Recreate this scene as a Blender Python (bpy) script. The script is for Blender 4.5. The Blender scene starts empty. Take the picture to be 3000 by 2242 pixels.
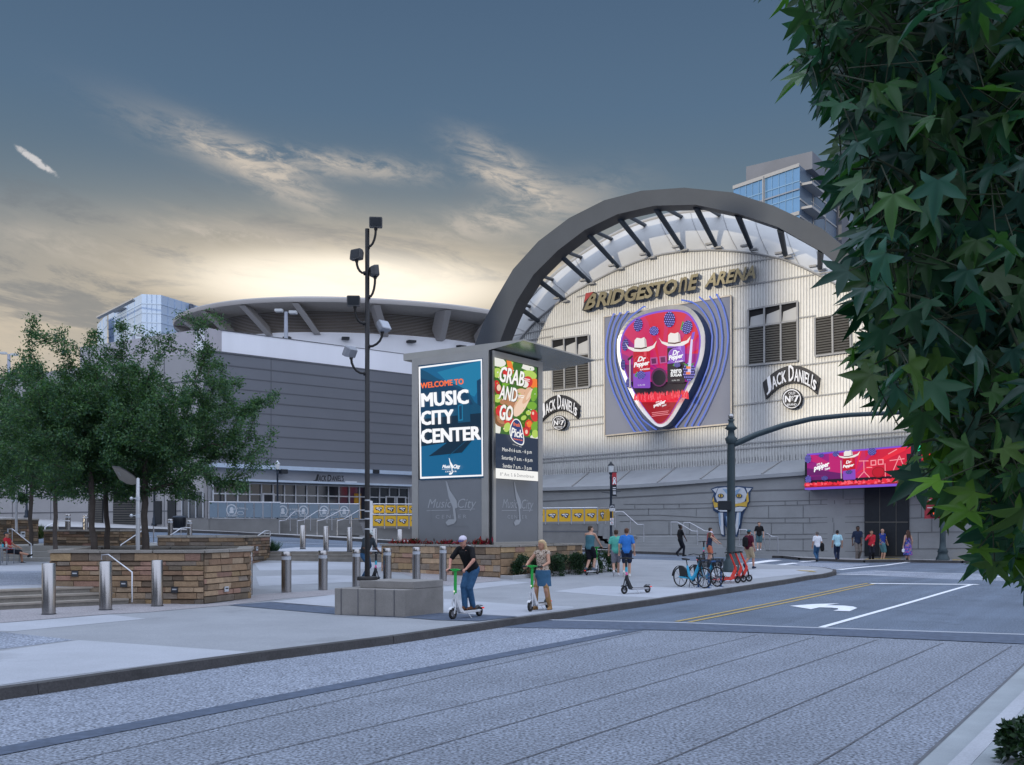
import bpy, bmesh, math, random
import numpy as np
from mathutils import Vector, Matrix
R = math.radians
random.seed(7); np.random.seed(7)
SC = bpy.context.scene
COL = SC.collection

# ------------------------------------------------------------------ camera
CAMZ, FPX, HOR, CX = 2.1, 3000.0, 1548.0, 1500.0
cam_d = bpy.data.cameras.new('camera'); cam = bpy.data.objects.new('camera', cam_d); COL.objects.link(cam)
cam.location = (0, 0, CAMZ); cam.rotation_euler = (R(90), 0, 0)
cam_d.sensor_fit = 'HORIZONTAL'; cam_d.sensor_width = 36.0; cam_d.lens = 36.0 * FPX / 3000.0
cam_d.shift_y = (HOR - 1121.0) / 3000.0
cam_d.clip_start = 0.1; cam_d.clip_end = 3000
SC.camera = cam
SC.view_settings.view_transform = 'Standard'; SC.view_settings.look = 'None'
SC.view_settings.exposure = 0.0; SC.view_settings.gamma = 1.0
SC.view_settings.use_curve_mapping = False
SC.cycles.max_bounces = 8; SC.cycles.transparent_max_bounces = 12
SC.cycles.use_denoising = True

# ------------------------------------------------------------------ world: evening sky, sun low behind the arena dome
SUN_AZ, SUN_EL = R(-9.0), R(12.6)          # azimuth from +Y towards +X
W = bpy.data.worlds.new('World'); SC.world = W; W.use_nodes = True
wn, wl = W.node_tree.nodes, W.node_tree.links
wn.clear()
def wnode(t, **k):
    n = wn.new(t)
    for a, b in k.items(): setattr(n, a, b)
    return n
def wmath(op, a, b=None, c=None, clamp=False):
    n = wn.new('ShaderNodeMath'); n.operation = op; n.use_clamp = clamp
    for i, x in enumerate((a, b, c)):
        if x is None: continue
        if hasattr(x, 'is_output'): wl.new(x, n.inputs[i])
        else: n.inputs[i].default_value = x
    return n.outputs[0]
def wmix(f, a, b):
    n = wn.new('ShaderNodeMix'); n.data_type = 'RGBA'; n.clamp_factor = True
    for i, x in ((0, f), (6, a), (7, b)):
        if hasattr(x, 'is_output'): wl.new(x, n.inputs[i])
        elif i == 0: n.inputs[0].default_value = x
        else: n.inputs[i].default_value = (*x, 1)
    return n.outputs[2]
def wsmooth(x, lo, hi):
    n = wn.new('ShaderNodeMapRange'); n.interpolation_type = 'SMOOTHSTEP'
    wl.new(x, n.inputs[0]); n.inputs[1].default_value = lo; n.inputs[2].default_value = hi
    return n.outputs[0]
tc = wnode('ShaderNodeTexCoord'); sep = wnode('ShaderNodeSeparateXYZ'); wl.new(tc.outputs['Generated'], sep.inputs[0])
dx, dy, dz = sep.outputs
el = wmath('MULTIPLY', wmath('ARCSINE', dz), 57.2958)                # degrees
az = wmath('MULTIPLY', wmath('ARCTAN2', dx, dy), 57.2958)
sky = wnode('ShaderNodeTexSky'); sky.sky_type = 'NISHITA'; sky.sun_disc = False
sky.sun_elevation = SUN_EL; sky.sun_rotation = SUN_AZ
sky.air_density = 1.0; sky.dust_density = 1.0; sky.ozone_density = 1.5
def wramp(x, stops, lo, hi):
    m = wn.new('ShaderNodeMapRange'); wl.new(x, m.inputs[0]); m.inputs[1].default_value = lo; m.inputs[2].default_value = hi
    r = wn.new('ShaderNodeValToRGB'); wl.new(m.outputs[0], r.inputs[0])
    e = r.color_ramp.elements
    while len(e) < len(stops): e.new(0.5)
    for i, (p, c) in enumerate(stops): e[i].position = (p - lo) / (hi - lo); e[i].color = (*c, 1)
    return r.outputs[0]
# thin high cloud veil: slate overhead in the west, warm near the horizon
base = wramp(el, [(-4, (.16, .16, .18)), (0, (.60, .56, .50)), (6, (.60, .54, .46)), (10, (.49, .45, .39)), (13, (.30, .31, .315)), (17, (.14, .205, .265)), (22, (.102, .172, .265)), (29, (.075, .132, .222))], -5, 30)
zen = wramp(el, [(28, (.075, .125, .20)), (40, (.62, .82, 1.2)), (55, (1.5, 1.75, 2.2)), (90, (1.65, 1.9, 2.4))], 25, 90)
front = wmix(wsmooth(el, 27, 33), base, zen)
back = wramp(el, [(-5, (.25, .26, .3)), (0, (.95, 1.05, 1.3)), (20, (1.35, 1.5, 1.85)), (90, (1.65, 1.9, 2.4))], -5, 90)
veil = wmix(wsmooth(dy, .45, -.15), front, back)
# glow round the sun
sd = (math.sin(SUN_AZ) * math.cos(SUN_EL), math.cos(SUN_AZ) * math.cos(SUN_EL), math.sin(SUN_EL))
da = wmath('SUBTRACT', az, math.degrees(SUN_AZ)); de = wmath('SUBTRACT', el, math.degrees(SUN_EL) + .60)
def ell(ax, ae):
    return wmath('SQRT', wmath('ADD', wmath('POWER', wmath('DIVIDE', da, ax), 2), wmath('POWER', wmath('DIVIDE', de, ae), 2)))
g1 = wmath('EXPONENT', wmath('MULTIPLY', wmath('POWER', ell(8.6, 1.7), 4), -1.0))
g2 = wmath('EXPONENT', wmath('MULTIPLY', wmath('POWER', ell(17, 3.5), 2), -1.0))
# cloud noise stretched along the horizon
def cloudnoise(sx, sy, sz, scale, detail, rough, dist, off=0.0):
    cb = wn.new('ShaderNodeCombineXYZ')
    wl.new(wmath('MULTIPLY', az, sx), cb.inputs[0]); wl.new(wmath('ADD', wmath('MULTIPLY', el, sy), wmath('MULTIPLY', az, sz)), cb.inputs[1]); cb.inputs[2].default_value = off
    n = wn.new('ShaderNodeTexNoise'); wl.new(cb.outputs[0], n.inputs['Vector'])
    n.inputs['Scale'].default_value = scale; n.inputs['Detail'].default_value = detail
    n.inputs['Roughness'].default_value = rough; n.inputs['Distortion'].default_value = dist
    return n.outputs[0]
n1 = cloudnoise(.055, .22, .03, 1.0, 8, .62, .35, 3.1)
n2 = cloudnoise(.12, .5, .06, 1.0, 9, .66, .45, 9.4)
n3 = cloudnoise(.5, 1.3, .25, 1.0, 8, .66, .35, 1.7)
lowmask = wmath('MULTIPLY', wsmooth(el, 18.0, 12.0), wsmooth(n1, .46, .58))
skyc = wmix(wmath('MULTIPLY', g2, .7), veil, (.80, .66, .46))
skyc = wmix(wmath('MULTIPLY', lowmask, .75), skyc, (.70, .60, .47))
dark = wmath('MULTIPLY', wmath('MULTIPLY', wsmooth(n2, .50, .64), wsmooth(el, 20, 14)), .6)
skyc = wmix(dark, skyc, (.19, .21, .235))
def blob(a0, e0, ra, re, rot):
    c, s = math.cos(rot), math.sin(rot)
    A = wmath('SUBTRACT', az, a0); E = wmath('SUBTRACT', el, e0)
    p = wmath('DIVIDE', wmath('ADD', wmath('MULTIPLY', A, c), wmath('MULTIPLY', E, s)), ra)
    q = wmath('DIVIDE', wmath('SUBTRACT', wmath('MULTIPLY', E, c), wmath('MULTIPLY', A, s)), re)
    return wmath('EXPONENT', wmath('MULTIPLY', wmath('ADD', wmath('POWER', p, 2), wmath('POWER', q, 2)), -1.0))
def px(u, v):
    a = math.atan((u - CX) / FPX); e = math.atan((HOR - v) / FPX * math.cos(a))
    return math.degrees(a), math.degrees(e)
tot = None
for (u, v, ra, re, rot, k) in [(800, 520, 3.6, .75, -.42, 1.0), (960, 480, 5.0, .55, -.05, .95), (620, 430, 4.5, .9, -.3, .4), (1450, 490, 2.2, .9, -.5, 1.0), (1560, 540, 2.4, .8, -.4, .6),
                               (640, 690, 3.6, .55, -.05, .7), (1400, 660, 4.2, .8, .15, .7), (1650, 600, 3.5, 1.1, .2, .45), (250, 730, 5, .7, -.1, .5), (880, 700, 4, .5, -.1, .45)]:
    a0, e0 = px(u, v)
    b = wmath('MULTIPLY', blob(a0, e0, ra, re, rot), k)
    tot = b if tot is None else wmath('ADD', tot, b)
wisp = wmath('MULTIPLY', wmath('MULTIPLY', tot, wsmooth(n3, .36, .66)), 1.0, clamp=True)
wisp = wmath('MAXIMUM', wisp, wmath('MULTIPLY', wmath('MULTIPLY', tot, wsmooth(n2, .42, .60)), .8, clamp=True))
skyc = wmix(wisp, skyc, (.64, .57, .49))
a0, e0 = px(105, 471)
trail = wsmooth(wmath('MULTIPLY', blob(a0, e0, 1.15, .20, -.52), wmath('MULTIPLY', cloudnoise(3.2, 3.6, 0, 1.0, 5, .65, .5, 5.0), 2.0)), .28, .80)
skyc = wmix(wmath('MULTIPLY', trail, .9), skyc, (.72, .70, .70))
g1 = wmath('MULTIPLY', g1, wmath('ADD', .88, wmath('MULTIPLY', wsmooth(n2, .62, .42), .12)))
skyc = wmix(wmath('MULTIPLY', g1, .98), skyc, (1.35, 1.22, 1.02))
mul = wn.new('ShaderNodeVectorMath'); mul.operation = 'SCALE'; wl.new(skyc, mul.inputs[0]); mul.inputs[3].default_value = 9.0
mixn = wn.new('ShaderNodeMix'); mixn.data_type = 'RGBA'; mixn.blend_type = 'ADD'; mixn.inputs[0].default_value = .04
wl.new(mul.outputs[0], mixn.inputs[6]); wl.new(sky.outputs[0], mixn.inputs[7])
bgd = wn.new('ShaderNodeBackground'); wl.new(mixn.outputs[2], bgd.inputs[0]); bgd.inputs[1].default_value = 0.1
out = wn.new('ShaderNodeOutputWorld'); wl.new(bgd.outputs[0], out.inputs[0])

# ------------------------------------------------------------------ sun lamp for sunlight reflected from behind the camera: low, warm, over the added blocks
SUN_DIR = Vector((-.585, -.81, .115)).normalized()
sky.sun_elevation = math.asin(SUN_DIR.z); sky.sun_rotation = math.atan2(SUN_DIR.x, SUN_DIR.y)
sl = bpy.data.lights.new('sun', 'SUN'); sl.energy = 2.5; sl.angle = R(0.9); sl.color = (1.0, .88, .68)
sun = bpy.data.objects.new('sun', sl); COL.objects.link(sun); sun.location = (0, 0, 60)
sun.rotation_euler = (-SUN_DIR).to_track_quat('-Z', 'Y').to_euler()

# ------------------------------------------------------------------ helpers: measuring
def V(*a): return Vector(a)
def at(u, v, Y): return V((u - CX) / FPX * Y, Y, CAMZ - (v - HOR) / FPX * Y)
def zt0(x):
    return min(3.2, max(0.0, .83 - (.05 if x < 0 else .04) * x))
def T(x, y):
    t = min(1.0, max(0.0, (y - 28.0) / 35.0))
    return zt0(x) * t ** 1.5
def GP(u, v, dz=0.15):
    f = lambda Y: CAMZ - (v - HOR) / FPX * Y - T((u - CX) / FPX * Y, Y) - dz
    lo = 3.0; hi = lo
    while f(hi) > 0 and hi < 110: lo = hi; hi += .5
    for _ in range(40):
        m = (lo + hi) / 2
        if f(m) > 0: lo = m
        else: hi = m
    return at(u, v, hi)
def G0(u, v, z):
    return at(u, v, (CAMZ - z) * FPX / (v - HOR))
def onplane(u, v, p0, n):
    d = V((u - CX) / FPX, 1, -(v - HOR) / FPX); o = V(0, 0, CAMZ)
    t = (p0 - o).dot(n) / d.dot(n)
    return o + d * t
def lerp(a, b, t): return a + (b - a) * t

# ------------------------------------------------------------------ helpers: things, parts, meshes
def tag(o, label=None, cat=None, group=None, kind=None):
    if label: o['label'] = label
    if cat: o['category'] = cat
    if group: o['group'] = group
    if kind: o['kind'] = kind
    return o
def thing(name, label, cat, loc=(0, 0, 0), rz=0.0, group=None):
    o = bpy.data.objects.new(name, None); COL.objects.link(o)
    o.empty_display_size = .2; o.location = loc; o.rotation_euler = (0, 0, rz)
    return tag(o, label, cat, group)
def copy_tree(o, parent=None):
    c = o.copy(); COL.objects.link(c)
    for k in ('label', 'group'):
        pass
    if parent is not None:
        c.parent = parent
    for ch in list(o.children): copy_tree(ch, c)
    return c
def clone(root, loc, rz, label, group=None):
    c = copy_tree(root); c.location = loc; c.rotation_euler = (0, 0, rz); c['label'] = label
    if group: c['group'] = group
    return c

class MB:
    def __init__(s): s.v = []; s.f = []; s.m = []; s.s = []
    def add(s, verts, faces, mi=0, smooth=False):
        b = len(s.v); s.v += [tuple(x) for x in verts]
        for f in faces: s.f.append([b + i for i in f]); s.m.append(mi); s.s.append(smooth)
        return s
    def tinted(s, name, mats, tints, parent=None, off=None):
        o = s.build(name, mats, parent, off)
        a = o.data.attributes.new('tint', 'FLOAT_COLOR', 'FACE'); a.data.foreach_set('color', [x for t in tints for x in (*t, 1)])
        return o
    def obox(s, o, a, b, c, mi=0):
        o, a, b, c = Vector(o), Vector(a), Vector(b), Vector(c)
        p = [o, o + a, o + a + b, o + b, o + c, o + a + c, o + a + b + c, o + b + c]
        return s.add(p, [(0, 3, 2, 1), (4, 5, 6, 7), (0, 1, 5, 4), (1, 2, 6, 5), (2, 3, 7, 6), (3, 0, 4, 7)], mi)
    def box(s, c, size, rz=0.0, mi=0):
        ca, sa = math.cos(rz), math.sin(rz); sx, sy, sz = size
        a, b = V(ca * sx, sa * sx, 0), V(-sa * sy, ca * sy, 0); d = V(0, 0, sz)
        return s.obox(Vector(c) - a / 2 - b / 2 - d / 2, a, b, d, mi)
    def poly(s, pts, mi=0): return s.add(pts, [tuple(range(len(pts)))], mi)
    def beam(s, p, q, w, h, mi=0, up=(0, 0, 1)):
        p, q = Vector(p), Vector(q); d = (q - p); L = d.length; d = d / L
        u = Vector(up)
        sd_ = d.cross(u)
        if sd_.length < 1e-4: sd_ = d.cross(V(0, 1, 0))
        sd_.normalize(); u = sd_.cross(d)
        return s.obox(p - sd_ * w / 2 - u * h / 2, d * L, sd_ * w, u * h, mi)
    def tube(s, path, r, n=8, mi=0, caps=True, smooth=True):
        path = [Vector(p) for p in path]; k = len(path)
        rr = r if isinstance(r, (list, tuple)) else [r] * k
        t0 = (path[1] - path[0]).normalized()
        nn = t0.orthogonal().normalized(); vs = []
        for i, p in enumerate(path):
            t = (path[min(i + 1, k - 1)] - path[max(i - 1, 0)])
            t = t.normalized() if t.length > 1e-9 else t0
            nn = nn - t * nn.dot(t)
            nn = nn.normalized() if nn.length > 1e-6 else t.orthogonal().normalized()
            b = t.cross(nn)
            for j in range(n):
                a = 2 * math.pi * j / n
                vs.append(p + (nn * math.cos(a) + b * math.sin(a)) * rr[i])
        fs = [(i * n + j, i * n + (j + 1) % n, (i + 1) * n + (j + 1) % n, (i + 1) * n + j) for i in range(k - 1) for j in range(n)]
        s.add(vs, fs, mi, smooth)
        if caps:
            s.add([vs[j] for j in range(n)][::-1], [tuple(range(n))], mi); s.add([vs[(k - 1) * n + j] for j in range(n)], [tuple(range(n))], mi)
        return s
    def lathe(s, prof, n=20, c=(0, 0, 0), mi=0, smooth=True, axis=None):
        c = Vector(c); vs = []
        if axis is None: X, Y_, Z_ = V(1, 0, 0), V(0, 1, 0), V(0, 0, 1)
        else:
            Z_ = Vector(axis).normalized(); X = Z_.orthogonal().normalized(); Y_ = Z_.cross(X)
        for (r, z) in prof:
            for j in range(n):
                a = 2 * math.pi * j / n
                vs.append(c + X * (r * math.cos(a)) + Y_ * (r * math.sin(a)) + Z_ * z)
        k = len(prof)
        fs = [(i * n + j, i * n + (j + 1) % n, (i + 1) * n + (j + 1) % n, (i + 1) * n + j) for i in range(k - 1) for j in range(n)]
        s.add(vs, fs, mi, smooth)
        if prof[0][0] > 1e-5: s.add(vs[:n][::-1], [tuple(range(n))], mi)
        if prof[-1][0] > 1e-5: s.add(vs[-n:], [tuple(range(n))], mi)
        return s
    def ball(s, c, r, n=12, mi=0, axis=None):
        rx, ry, rz = r if isinstance(r, (tuple, list)) else (r, r, r)
        vs = []; k = max(5, n // 2 + 1)
        for i in range(k):
            ph = math.pi * i / (k - 1)
            for j in range(n):
                a = 2 * math.pi * j / n
                vs.append((c[0] + rx * math.sin(ph) * math.cos(a), c[1] + ry * math.sin(ph) * math.sin(a), c[2] - rz * math.cos(ph)))
        fs = [(i * n + j, i * n + (j + 1) % n, (i + 1) * n + (j + 1) % n, (i + 1) * n + j) for i in range(k - 1) for j in range(n)]
        return s.add(vs, fs, mi, True)
    def prism(s, poly, z0, z1, mi=0, top_mi=None):
        n = len(poly)
        vs = [(p[0], p[1], z0) for p in poly] + [(p[0], p[1], z1) for p in poly]
        s.add(vs, [(i, (i + 1) % n, n + (i + 1) % n, n + i) for i in range(n)], mi)
        s.add(vs[n:], [tuple(range(n))], mi if top_mi is None else top_mi)
        s.add(vs[:n][::-1], [tuple(range(n))], mi)
        return s
    def slab(s, pts, back, mi=0, side_mi=None):
        """polygon in space given thickness along vector back"""
        n = len(pts); back = Vector(back); pts = [Vector(p) for p in pts]
        s.add(pts, [tuple(range(n))], mi)
        vs = pts + [p + back for p in pts]
        sm = mi if side_mi is None else side_mi
        s.add(vs, [(i, n + i, n + (i + 1) % n, (i + 1) % n) for i in range(n)], sm)
        s.add([p + back for p in pts][::-1], [tuple(range(n))], sm)
        return s
    def loft(s, rows, closed=False, mi=0, smooth=True, caps=False):
        n = len(rows[0]); vs = [p for r in rows for p in r]; fs = []
        for i in range(len(rows) - 1):
            for j in range(n if closed else n - 1):
                fs.append((i * n + j, i * n + (j + 1) % n, (i + 1) * n + (j + 1) % n, (i + 1) * n + j))
        s.add(vs, fs, mi, smooth)
        if caps:
            s.add(list(rows[0])[::-1], [tuple(range(n))], mi); s.add(list(rows[-1]), [tuple(range(n))], mi)
        return s
    def mesh(s, name, mats, off=(0, 0, 0)):
        me = bpy.data.meshes.new(name)
        o = off
        me.from_pydata([(x - o[0], y - o[1], z - o[2]) for x, y, z in s.v], [], s.f)
        for m in (mats if isinstance(mats, (list, tuple)) else [mats]): me.materials.append(m)
        me.polygons.foreach_set('material_index', s.m); me.polygons.foreach_set('use_smooth', s.s)
        me.update()
        return me
    def build(s, name, mats, parent=None, off=None, bevel=0.0, fix=False):
        """vertices in world axes; off = the parent's location when they are world coordinates"""
        if off is None: off = (0, 0, 0)
        elif off is True:
            r = parent
            while r.parent: r = r.parent
            off = r.location
        me = s.mesh(name, mats, off)
        if fix:
            bm = bmesh.new(); bm.from_mesh(me); bmesh.ops.remove_doubles(bm, verts=bm.verts, dist=1e-4); bmesh.ops.recalc_face_normals(bm, faces=bm.faces); bm.to_mesh(me); bm.free()
        o = bpy.data.objects.new(name, me); COL.objects.link(o)
        if parent: o.parent = parent
        if bevel:
            b = o.modifiers.new('bevel', 'BEVEL'); b.width = bevel; b.segments = 2; b.limit_method = 'ANGLE'; b.angle_limit = R(40)
        return o

# ------------------------------------------------------------------ materials
MATS = {}
def srgb(r, g, b):
    f = lambda c: (c / 255 / 12.92) if c / 255 <= .04045 else ((c / 255 + .055) / 1.055) ** 2.4
    return (f(r), f(g), f(b))
def mat(name, col, rough=.7, metal=0.0, var=0.12, vs=3.0, bump=0.0, bs=30.0, fine=0.0, fs=120.0, spec=.4, attr=False, trans=0.0, emit=None, estr=1.0, stretch=None, alpha=1.0, stain=0.0, streak=0.0):
    if name in MATS: return MATS[name]
    m = bpy.data.materials.new(name); m.use_nodes = True; MATS[name] = m
    nt = m.node_tree; N, L = nt.nodes, nt.links
    b = N['Principled BSDF']
    b.inputs['Base Color'].default_value = (*col, 1); b.inputs['Roughness'].default_value = rough
    b.inputs['Metallic'].default_value = metal; b.inputs['Specular IOR Level'].default_value = spec
    if emit is not None:
        b.inputs['Emission Color'].default_value = (*emit, 1); b.inputs['Emission Strength'].default_value = estr
    if alpha < 1: b.inputs['Alpha'].default_value = alpha
    g = N.new('ShaderNodeNewGeometry')
    src = g.outputs['Position']
    if stretch:
        mp = N.new('ShaderNodeMapping'); mp.inputs['Scale'].default_value = stretch; L.new(src, mp.inputs[0]); src = mp.outputs[0]
    colsock = None
    if attr:
        a = N.new('ShaderNodeAttribute'); a.attribute_name = 'tint'
        colsock = a.outputs['Color']
    def noise(scale, detail=4, rough_=.6):
        n = N.new('ShaderNodeTexNoise'); n.inputs['Scale'].default_value = scale; n.inputs['Detail'].default_value = detail; n.inputs['Roughness'].default_value = rough_
        L.new(src, n.inputs['Vector']); return n.outputs[0]
    def scaled(c, n, amt):
        mr = N.new('ShaderNodeMapRange'); mr.inputs[1].default_value = .25; mr.inputs[2].default_value = .75
        mr.inputs[3].default_value = 1 - amt; mr.inputs[4].default_value = 1 + amt; L.new(n, mr.inputs[0])
        vm = N.new('ShaderNodeVectorMath'); vm.operation = 'SCALE'; L.new(mr.outputs[0], vm.inputs[3])
        if c is None: vm.inputs[0].default_value = col
        else: L.new(c, vm.inputs[0])
        return vm.outputs[0]
    if var: colsock = scaled(colsock, noise(vs), var)
    if stain:
        st = N.new('ShaderNodeMapRange'); st.interpolation_type = 'SMOOTHSTEP'; st.inputs[1].default_value = .56; st.inputs[2].default_value = .70; st.inputs[3].default_value = 1; st.inputs[4].default_value = 1 - stain
        L.new(noise(.55, 5, .65), st.inputs[0]); vm = N.new('ShaderNodeVectorMath'); vm.operation = 'SCALE'; L.new(st.outputs[0], vm.inputs[3])
        if colsock is None: vm.inputs[0].default_value = col
        else: L.new(colsock, vm.inputs[0])
        colsock = vm.outputs[0]
    if streak:
        mp = N.new('ShaderNodeMapping'); mp.inputs['Rotation'].default_value = (0, 0, R(32)); L.new(src, mp.inputs[0])
        m3 = N.new('ShaderNodeMapping'); m3.inputs['Scale'].default_value = (1.1, .035, 1); L.new(mp.outputs[0], m3.inputs[0]); keep = src; src = m3.outputs[0]; colsock = scaled(colsock, noise(1.0, 4, .6), streak); src = keep
    if fine: colsock = scaled(colsock, noise(fs, 2, .5), fine)
    if colsock is not None: L.new(colsock, b.inputs['Base Color'])
    if var:
        mr = N.new('ShaderNodeMapRange'); mr.inputs[3].default_value = max(.02, rough - .08); mr.inputs[4].default_value = min(1, rough + .08)
        L.new(noise(vs * 2.3), mr.inputs[0]); L.new(mr.outputs[0], b.inputs['Roughness'])
    if bump:
        bp = N.new('ShaderNodeBump'); bp.inputs['Strength'].default_value = bump; bp.inputs['Distance'].default_value = .02
        L.new(noise(bs, 5), bp.inputs['Height']); L.new(bp.outputs[0], b.inputs['Normal'])
    if trans:
        t = N.new('ShaderNodeBsdfTranslucent'); mx = N.new('ShaderNodeMixShader'); mx.inputs[0].default_value = trans
        if colsock is not None:
            vm = N.new('ShaderNodeVectorMath'); vm.operation = 'MULTIPLY'; L.new(colsock, vm.inputs[0]); vm.inputs[1].default_value = (1.6, 1.9, .7); L.new(vm.outputs[0], t.inputs[0])
        else: t.inputs[0].default_value = (*col, 1)
        o = N['Material Output']; L.new(b.outputs[0], mx.inputs[1]); L.new(t.outputs[0], mx.inputs[2]); L.new(mx.outputs[0], o.inputs[0])
    return m
def glow(name, col, s=1.0):
    return mat('screen_' + name, (.004, .004, .005), .35, var=0, emit=col, estr=s)

# lettering: flat outlines of Blender's built-in face
_TX = {}
def text2d(body, bold=.0, shear=0.0, space=1.0, res=2):
    k = (body, bold, shear, space, res)
    if k in _TX: return _TX[k]
    c = bpy.data.curves.new('lettering', 'FONT'); c.body = body; c.size = 1.0; c.offset = bold; c.shear = shear; c.space_character = space
    c.resolution_u = res; c.fill_mode = 'BOTH'
    o = bpy.data.objects.new('lettering', c); COL.objects.link(o)
    dg = bpy.context.evaluated_depsgraph_get()
    me = bpy.data.meshes.new_from_object(o.evaluated_get(dg))
    vs = [(v.co.x, v.co.y) for v in me.vertices]; fs = [tuple(p.vertices) for p in me.polygons]
    bpy.data.objects.remove(o); bpy.data.curves.remove(c); bpy.data.meshes.remove(me)
    x0 = min(v[0] for v in vs); x1 = max(v[0] for v in vs); y0 = min(v[1] for v in vs); y1 = max(v[1] for v in vs)
    vs = [((x - x0) / (x1 - x0), (y - y0) / (y1 - y0)) for x, y in vs]
    _TX[k] = (vs, fs, (x1 - x0) / (y1 - y0)); return _TX[k]
def quadmap(bl, br, tr, tl):
    def f(s, t):
        return ((1 - s) * (1 - t) * bl[0] + s * (1 - t) * br[0] + s * t * tr[0] + (1 - s) * t * tl[0],
                (1 - s) * (1 - t) * bl[1] + s * (1 - t) * br[1] + s * t * tr[1] + (1 - s) * t * tl[1])
    return f
class Art:
    """flat artwork on a surface: layers of coloured shapes, one mesh; place(a, b, lift) gives the point in space"""
    def __init__(s, place, step=.006): s.p = place; s.mb = MB(); s.mats = []; s.n = 0; s.step = step
    def mi(s, m):
        if m not in s.mats: s.mats.append(m)
        return s.mats.index(m)
    def poly(s, pts, m):
        s.n += 1; s.mb.poly([s.p(a, b, s.n * s.step) for a, b in pts], s.mi(m)); return s
    def rect(s, x0, y0, x1, y1, m): return s.poly([(x0, y0), (x1, y0), (x1, y1), (x0, y1)], m)
    def ellipse(s, cx, cy, rx, ry, m, rot=0, n=18):
        c, q = math.cos(rot), math.sin(rot)
        return s.poly([(cx + rx * math.cos(2 * math.pi * i / n) * c - ry * math.sin(2 * math.pi * i / n) * q, cy + rx * math.cos(2 * math.pi * i / n) * q + ry * math.sin(2 * math.pi * i / n) * c) for i in range(n)], m)
    def stroke(s, pts, w, m):
        s.n += 1
        for i in range(len(pts) - 1):
            (x0, y0), (x1, y1) = pts[i], pts[i + 1]; L = math.hypot(x1 - x0, y1 - y0) or 1; nx, ny = -(y1 - y0) / L * w / 2, (x1 - x0) / L * w / 2
            ex, ey = (x1 - x0) / L * w * .25, (y1 - y0) / L * w * .25
            s.mb.poly([s.p(a, b, s.n * s.step) for a, b in [(x0 + nx - ex, y0 + ny - ey), (x0 - nx - ex, y0 - ny - ey), (x1 - nx + ex, y1 - ny + ey), (x1 + nx + ex, y1 + ny + ey)]], s.mi(m))
        return s
    def text(s, body, q, m, bold=0.0, shear=0.0, space=1.0, warp=None):
        """q = (bl, br, tr, tl) corners in artwork coordinates"""
        f = warp or quadmap(*q); vs, fs, asp = text2d(body, 0.0, shear, space)
        ey = bold * .55; ex = bold * 1.05 / asp
        for dxs, dys in (((0, 0),) if bold < .004 else ((-ex, -ey), (ex, -ey), (0, 0), (-ex, ey), (ex, ey))):
            s.n += 1; pts = [f(a * (1 - 2 * ex) + ex + dxs, b * (1 - 2 * ey) + ey + dys) for a, b in vs]
            s.mb.add([s.p(a, b, s.n * s.step) for a, b in pts], fs, s.mi(m))
        return s
    def box_text(s, body, x0, y0, x1, y1, m, **k): return s.text(body, ((x0, y0), (x1, y0), (x1, y1), (x0, y1)), m, **k)
    def build(s, name, parent, off=True): return s.mb.build(name, s.mats, parent, off)
# ================================================================== ground
def sheet(name, poly, dz, m, kind='structure', cell=2.0, zf=None, label=None, cat=None):
    bm = bmesh.new()
    f = bm.faces.new([bm.verts.new((p[0], p[1], 0)) for p in poly])
    xs = [p[0] for p in poly]; ys = [p[1] for p in poly]
    bmesh.ops.triangulate(bm, faces=bm.faces[:])
    def cuts(lo, hi, nrm):
        k = math.ceil(lo / cell) * cell
        while k < hi:
            if not (nrm[1] and k < 26):
                bmesh.ops.bisect_plane(bm, geom=bm.verts[:] + bm.edges[:] + bm.faces[:], plane_co=(k * nrm[0], k * nrm[1], 0), plane_no=nrm)
            k += cell
    if max(ys) > 27:
        cuts(min(xs), max(xs), (1, 0, 0)); cuts(min(ys), max(ys), (0, 1, 0))
    z = zf or T
    for v in bm.verts: v.co.z = z(v.co.x, v.co.y) + dz
    bmesh.ops.recalc_face_normals(bm, faces=bm.faces)
    me = bpy.data.meshes.new(name); bm.to_mesh(me); bm.free()
    if me.polygons and me.polygons[0].normal.z < 0: me.flip_normals()
    me.materials.append(m)
    o = bpy.data.objects.new(name, me); COL.objects.link(o); o['kind'] = kind
    if label: tag(o, label, cat)
    return o
def P2(u, v, dz=0.15): p = GP(u, v, dz); return (p.x, p.y)
def PL(pts, dz=0.15): return [P2(u, v, dz) for u, v in pts]

m_asph = mat('asphalt', (.112, .142, .190), .85, var=.20, vs=.30, fine=.60, fs=30, bump=.6, bs=36, stain=.22, streak=.20)
m_aggr = mat('exposed_aggregate', (.185, .207, .25), .85, var=.14, vs=.30, fine=.95, fs=30, bump=.7, bs=36, stain=.16, streak=.13)
m_aggrl = mat('light_aggregate', (.235, .262, .318), .85, var=.12, vs=.4, fine=.90, fs=30, bump=.7, bs=36, stain=.14, streak=.12)
m_pav = mat('plaza_concrete', (.275, .288, .312), .8, var=.10, vs=.6, fine=.16, fs=50, bump=.2, bs=60, stain=.14)
m_pavl = mat('light_concrete', (.37, .388, .43), .8, var=.09, vs=.7, fine=.12, fs=50, bump=.2, bs=60, stain=.13)
m_pavp = mat('pink_aggregate', (.30, .285, .30), .85, var=.10, vs=.6, fine=.42, fs=30, bump=.5, bs=50)
m_pavd = mat('dark_pavers', (.075, .098, .145), .8, var=.14, vs=2.5, fine=.22, fs=9, bump=.2, bs=20)
m_kerb = mat('kerb_stone', (.06, .058, .06), .85, var=.3, vs=2.2, fine=.2, fs=30, bump=.6, bs=25)
m_walk = mat('walk_concrete', (.36, .36, .37), .85, var=.1, vs=.5, fine=.08, fs=50, bump=.2, bs=50)
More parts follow.
